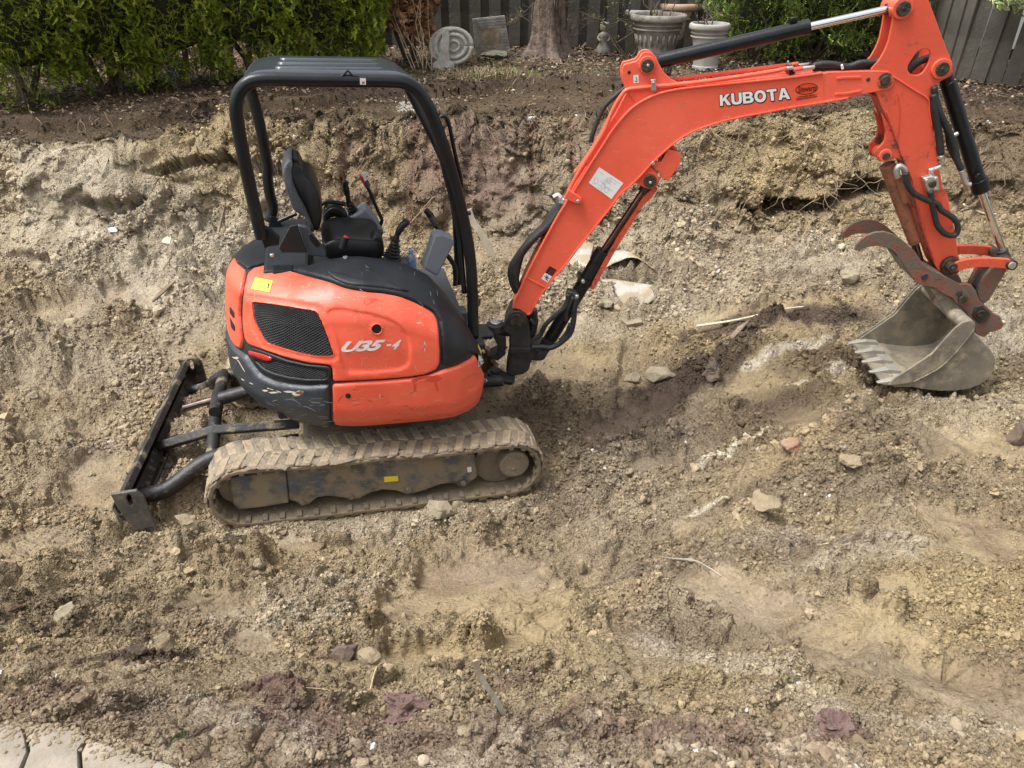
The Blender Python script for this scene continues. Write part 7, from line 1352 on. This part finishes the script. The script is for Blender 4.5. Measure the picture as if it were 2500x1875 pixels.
slab('metal_strip', [(1596, 1388), (1660, 1392), (1730, 1410), (1800, 1428), (1812, 1436), (1760, 1428), (1680, 1400)], .006, M['plastic_sheet'], 'long thin white strip exposed in the pressed clay of the mound', 'strip', .045)
# bent pale strips
def bent(name, path, w, mat, lab, base, cat='strip', th=.006):
    """path in photo pixels, standing in the plane through its foot"""
    g = gpt(*base); fr = Frame(g, (1, 0, 0), (0, 1, 0), (0, 0, 1)); P = smooth_path([fr.at(p[0], p[1], p[2] if len(p) > 2 else 0) for p in path], 4); V = []; F = []
    for i, p in enumerate(P):
        d = P[min(i+1, len(P)-1)]-P[max(i-1, 0)]; d /= np.linalg.norm(d); s = np.cross(d, [0, 1, 0]); s /= np.linalg.norm(s); s = s*.93+np.array([0, .3, 0]); n = np.cross(d, s)
        for a, b in ((-1, -1), (1, -1), (1, 1), (-1, 1)): V.append(p+s*a*w/2+n*b*th/2)
    F = [(i*4+k, i*4+(k+1) % 4, i*4+4+(k+1) % 4, i*4+4+k) for i in range(len(P)-1) for k in range(4)]+[(0, 1, 2, 3), tuple(len(V)-k for k in (1, 2, 3, 4))]
    o = fixn(mesh_obj(name, V, F, mat, auto=50)); o.location = tuple(g); tag(o, lab, cat); return o
bent('bent_board', [(1143, 512, 0), (1153, 540, 0), (1172, 565, 0), (1188, 595, 0), (1205, 632, 0)], .065, M['palewood'], 'long bent cream board standing in the soil just right of the front canopy post', (1205, 636), th=.012)
bent('plastic_strip', [(1160, 1612, .0), (1172, 1650, 0), (1205, 1700, 0), (1232, 1750, 0), (1246, 1800, 0), (1235, 1822, 0)], .015, M['plastic_sheet'], 'curled pale plastic strip rising from the soil at the lower middle', (1240, 1815))
bent('white_tag', [(1350, 480, 0), (1362, 474, 0), (1370, 482, 0)], .03, M['white'], 'small white scrap behind the hoses of the boom', (1358, 560))
def root(pts, r0, lab, mat='straw', name='root', off=.012, cat='root'):
    P = smooth_path([gpt(*p)+np.array([0, 0, off+(p[2] if len(p) > 2 else 0)]) for p in [(q[0], q[1]) for q in pts]], 4); c = P[0].copy(); V, F = tube([p-c for p in P], list(np.linspace(r0, r0*.45, len(P))), 6); o = mesh_obj(name, V, F, M[mat], smooth=True); o.location = tuple(c); tag(o, lab, cat); return o
root([(945, 1618), (925, 1670), (905, 1690), (900, 1720)], .004, 'thin straw coloured root standing over the yellow soil at the bottom')
root([(900, 1720), (840, 1718), (800, 1710), (755, 1712)], .0035, 'thin straw coloured root lying left of the upright one at the bottom')
root([(2350, 500), (2400, 518), (2450, 528), (2510, 532)], .012, 'long pale root on the bank right of the bucket cylinder')
root([(2440, 480), (2480, 490), (2520, 500)], .008, 'short root above the long pale root at the right edge', 'bark')
root([(1000, 560), (1060, 540)], .004, 'short fine root behind the joystick'); root([(2000, 1310), (2060, 1330)], .003, 'tiny root on the white crumbs')
root([(5, 1370), (20, 1390), (35, 1415)], .007, 'pale stick on the smooth clay at the left edge', cat='stick'); root([(1340, 1640), (1372, 1655), (1396, 1648)], .003, 'fine dark twig at the lower right', 'bark', cat='twig')
root([(1700, 800), (1800, 790), (1900, 772), (1960, 765)], .012, 'long pale board edge running along the yellow crest left of the dark soil', 'palewood', 'board_edge', .03, 'board')
# fine roots hanging out of the bank
def fine_roots():
    r = np.random.default_rng(77); V = []; F = []
    for (px, py, sx, n, L) in ((1730, 350, 45, 40, .45), (1370, 300, 40, 34, .3), (1000, 330, 30, 14, .25), (2060, 470, 60, 20, .35), (1930, 520, 50, 14, .25), (1230, 330, 40, 12, .3), (200, 380, 60, 12, .3), (2420, 400, 50, 10, .3), (1950, 330, 60, 10, .4), (880, 420, 120, 10, .2), (300, 300, 200, 16, .2), (1500, 265, 160, 16, .2), (2150, 380, 30, 12, .4)):
        for k in range(n):
            q = gpt(px+r.normal()*sx, py+r.normal()*18); p = q+np.array([0, -.04, .03]); P = [p]; d = np.array([r.normal()*.5, -.35, -.6])
            for s in range(6): d = d+r.normal(size=3)*np.array([.45, .15, .25]); d[2] = min(d[2], .1); p = p+d/np.linalg.norm(d)*L/6*r.uniform(.6, 1.2); P.append(p)
            v, f = tube(smooth_path(P, 2), list(np.linspace(.0038, .0012, 13)), 4); b = len(V); V += list(v); F += [tuple(i+b for i in g_) for g_ in f]
    o = mesh_obj('fine_roots', V, F, mk('root_fibre', (.20, .145, .09), (.34, .26, .17), 12, .9)); tag(o, 'fine roots hanging from the broken face of the bank', 'roots', kind='stuff')
fine_roots()
# ---- torn sheet with a dark hollow under it
def sheet(name, rows, lifts, mat, lab, cat='sheet', fold=.012, seed=0):
    """rows of photo points, all of one length; lifts: height above the soil for each row"""
    r = np.random.default_rng(seed); G = []
    for row, lf in zip(rows, lifts):
        R_ = [hit(*p)+np.array([0, 0, .02])+np.array([0, 0, lf if not hasattr(lf, '__len__') else lf[i]]) for i, p in enumerate(row)]; G.append(smooth_path(R_, 5))
    G2 = [smooth_path([g_[j] for g_ in G], 5) for j in range(len(G[0]))]; A = np.array(G2); n0, n1 = A.shape[:2]; c = A.reshape(-1, 3).mean(0); A = A-c
    A[..., 2] += fold*fbm(A[..., 0]*1., A[..., 1]*1., 7, 3, seed)+fold*.6*np.abs(fbm(A[..., 0], A[..., 1], 15, 2, seed+1)); V = A.reshape(-1, 3); F = [(i*n1+j, (i+1)*n1+j, (i+1)*n1+j+1, i*n1+j+1) for i in range(n0-1) for j in range(n1-1)]
    o = mesh_obj(name, V, F, mat, smooth=True); so_ = o.modifiers.new('thick', 'SOLIDIFY'); so_.thickness = .006; o.location = tuple(c); tag(o, lab, cat); return o
sheet('torn_sheet', [[(1390, 690), (1430, 640), (1500, 615), (1550, 632)], [(1400, 700), (1450, 660), (1520, 640), (1575, 655)], [(1420, 705), (1470, 678), (1540, 664), (1600, 672)]], [[-.03, -.02, -.02, -.03], [.02, .06, .08, .03], [.0, .05, .12, .02]], M['plastic_sheet'], 'upper flap of a torn pale grey sheet arching over a dark hollow', seed=1)
sheet('torn_sheet', [[(1400, 712), (1470, 702), (1540, 706), (1600, 712), (1640, 714)], [(1420, 722), (1480, 722), (1540, 724), (1590, 726), (1625, 722)], [(1470, 745), (1500, 752), (1535, 758), (1565, 750), (1590, 738)]], [[.02, .05, .04, .03, .0], [.03, .04, .04, .03, .01], [-.02, -.02, -.02, -.02, -.02]], M['plastic_sheet'], 'lower curved lip of the torn grey sheet, in front of the dark hollow', seed=2)
sheet('torn_sheet', [[(1405, 560), (1440, 570), (1450, 600)], [(1385, 620), (1420, 640), (1440, 655)], [(1370, 680), (1410, 700), (1440, 700)]], [-.01, .05, -.01], M['plastic_sheet'], 'crumpled part of the grey sheet between the boom and its cylinder', seed=3)
# ---- flagstones of the patio, lower left corner
def flag(pts, lab, seed, th=.06):
    Q = []; zt_ = 1.478
    for p in pts:
        d = ray(*p); t = (zt_-CAMZ)/d[2]; Q.append(CAM+d*t)
    c = np.mean(Q, 0); r = np.random.default_rng(seed); L = []
    for a, b in zip(Q, Q[1:]+Q[:1]):
        n = max(2, int(np.linalg.norm(b-a)/.02))
        for k in range(n): q = a+(b-a)*k/n; q = c+(q-c)*(1.0+.008*float(noise2(np.array(q[0]*30), np.array(q[1]*30), seed))); L.append(q-c)
    L = np.array(L); m = len(L); V = []; rings = ((1.0, -th), (1.0, -.012), (.985, -.003), (.95, .0), (.6, .002), (.2, .0))
    for k, z in rings: V += [(p[0]*k, p[1]*k, z+.0015*float(noise2(np.array(p[0]*k*25), np.array(p[1]*k*25), seed+3))) for p in L]
    F = [(i*m+j, i*m+(j+1) % m, (i+1)*m+(j+1) % m, (i+1)*m+j) for i in range(len(rings)-1) for j in range(m)]+[tuple((len(rings)-1)*m+j for j in range(m))]
    o = fixn(mesh_obj('flagstone', V, F, M['paver'], auto=40)); o.location = tuple(c); tag(o, lab, 'flagstone', 'flagstones in the lower left corner'); return o
flag([(-60, 1765), (50, 1770), (60, 1800), (66, 1835), (45, 1880), (30, 1950), (-120, 1950)], 'pink beige flagstone cut by the left edge of the photo', 1)
flag([(62, 1770), (150, 1775), (195, 1786), (210, 1800), (190, 1830), (192, 1880), (195, 1950), (40, 1950), (55, 1878), (72, 1832)], 'middle pink beige flagstone between two dark joints', 2)
flag([(215, 1804), (290, 1828), (350, 1846), (420, 1868), (520, 1950), (205, 1950), (200, 1880), (198, 1835)], 'right pink beige flagstone with its front corner in the dirt', 3)
def spilled():
    r = np.random.default_rng(88); V = []; F = []; bm = bmesh.new(); bmesh.ops.create_icosphere(bm, subdivisions=1, radius=1); IV = np.array([v.co[:] for v in bm.verts]); IF = [tuple(v.index for v in f.verts) for f in bm.faces]; bm.free()
    for k in range(330):
        px, py = r.uniform(0, 460), 1960-abs(r.normal())*0; py = 1768+max(0, px-150)*.26+abs(r.normal())*26; d = ray(px, py); t = (1.480-CAMZ)/d[2]; c = CAM+d*t; s = r.uniform(.0015, .006); L = IV*(1+r.uniform(-.35, .35, (len(IV), 1)))*s*np.array([1, 1, .6])+c; b = len(V); V += list(L); F += [tuple(i+b for i in f) for f in IF]
    o = mesh_obj('spilled_soil', V, F, mk('spilled_soil', (.19, .145, .095), (.27, .21, .135), 60, .95)); tag(o, 'soil crumbs spilled over the edge of the flagstones', 'soil', kind='stuff')
spilled()
# fir sprig
g = gpt(455, 1840, .01); T = empty('fir_sprig', tuple(g), 'small green fir sprig lying in the dirt near the flagstones', 'sprig'); r = np.random.default_rng(5); lv = Leaves(); V, F = tube([(-.025, -.005, 0), (.02, .01, .01)], .0014, 5); mesh_obj('twig', V, F, M['bark'], T)
n = 70; s = r.random(n); P = np.array([-.025, -.005, .002])+s[:, None]*np.array([.045, .015, .01]); lv.add(P+np.array([0, 0, .003]), rdir(r, n)*np.array([.5, 1, .6])+np.array([.2, 0, .3]), rdir(r, n), np.full(n, .020), np.full(n, .0022), np.tile(np.array([[.07, .10, .03]]), (n, 1))); lv.build('needles', T)
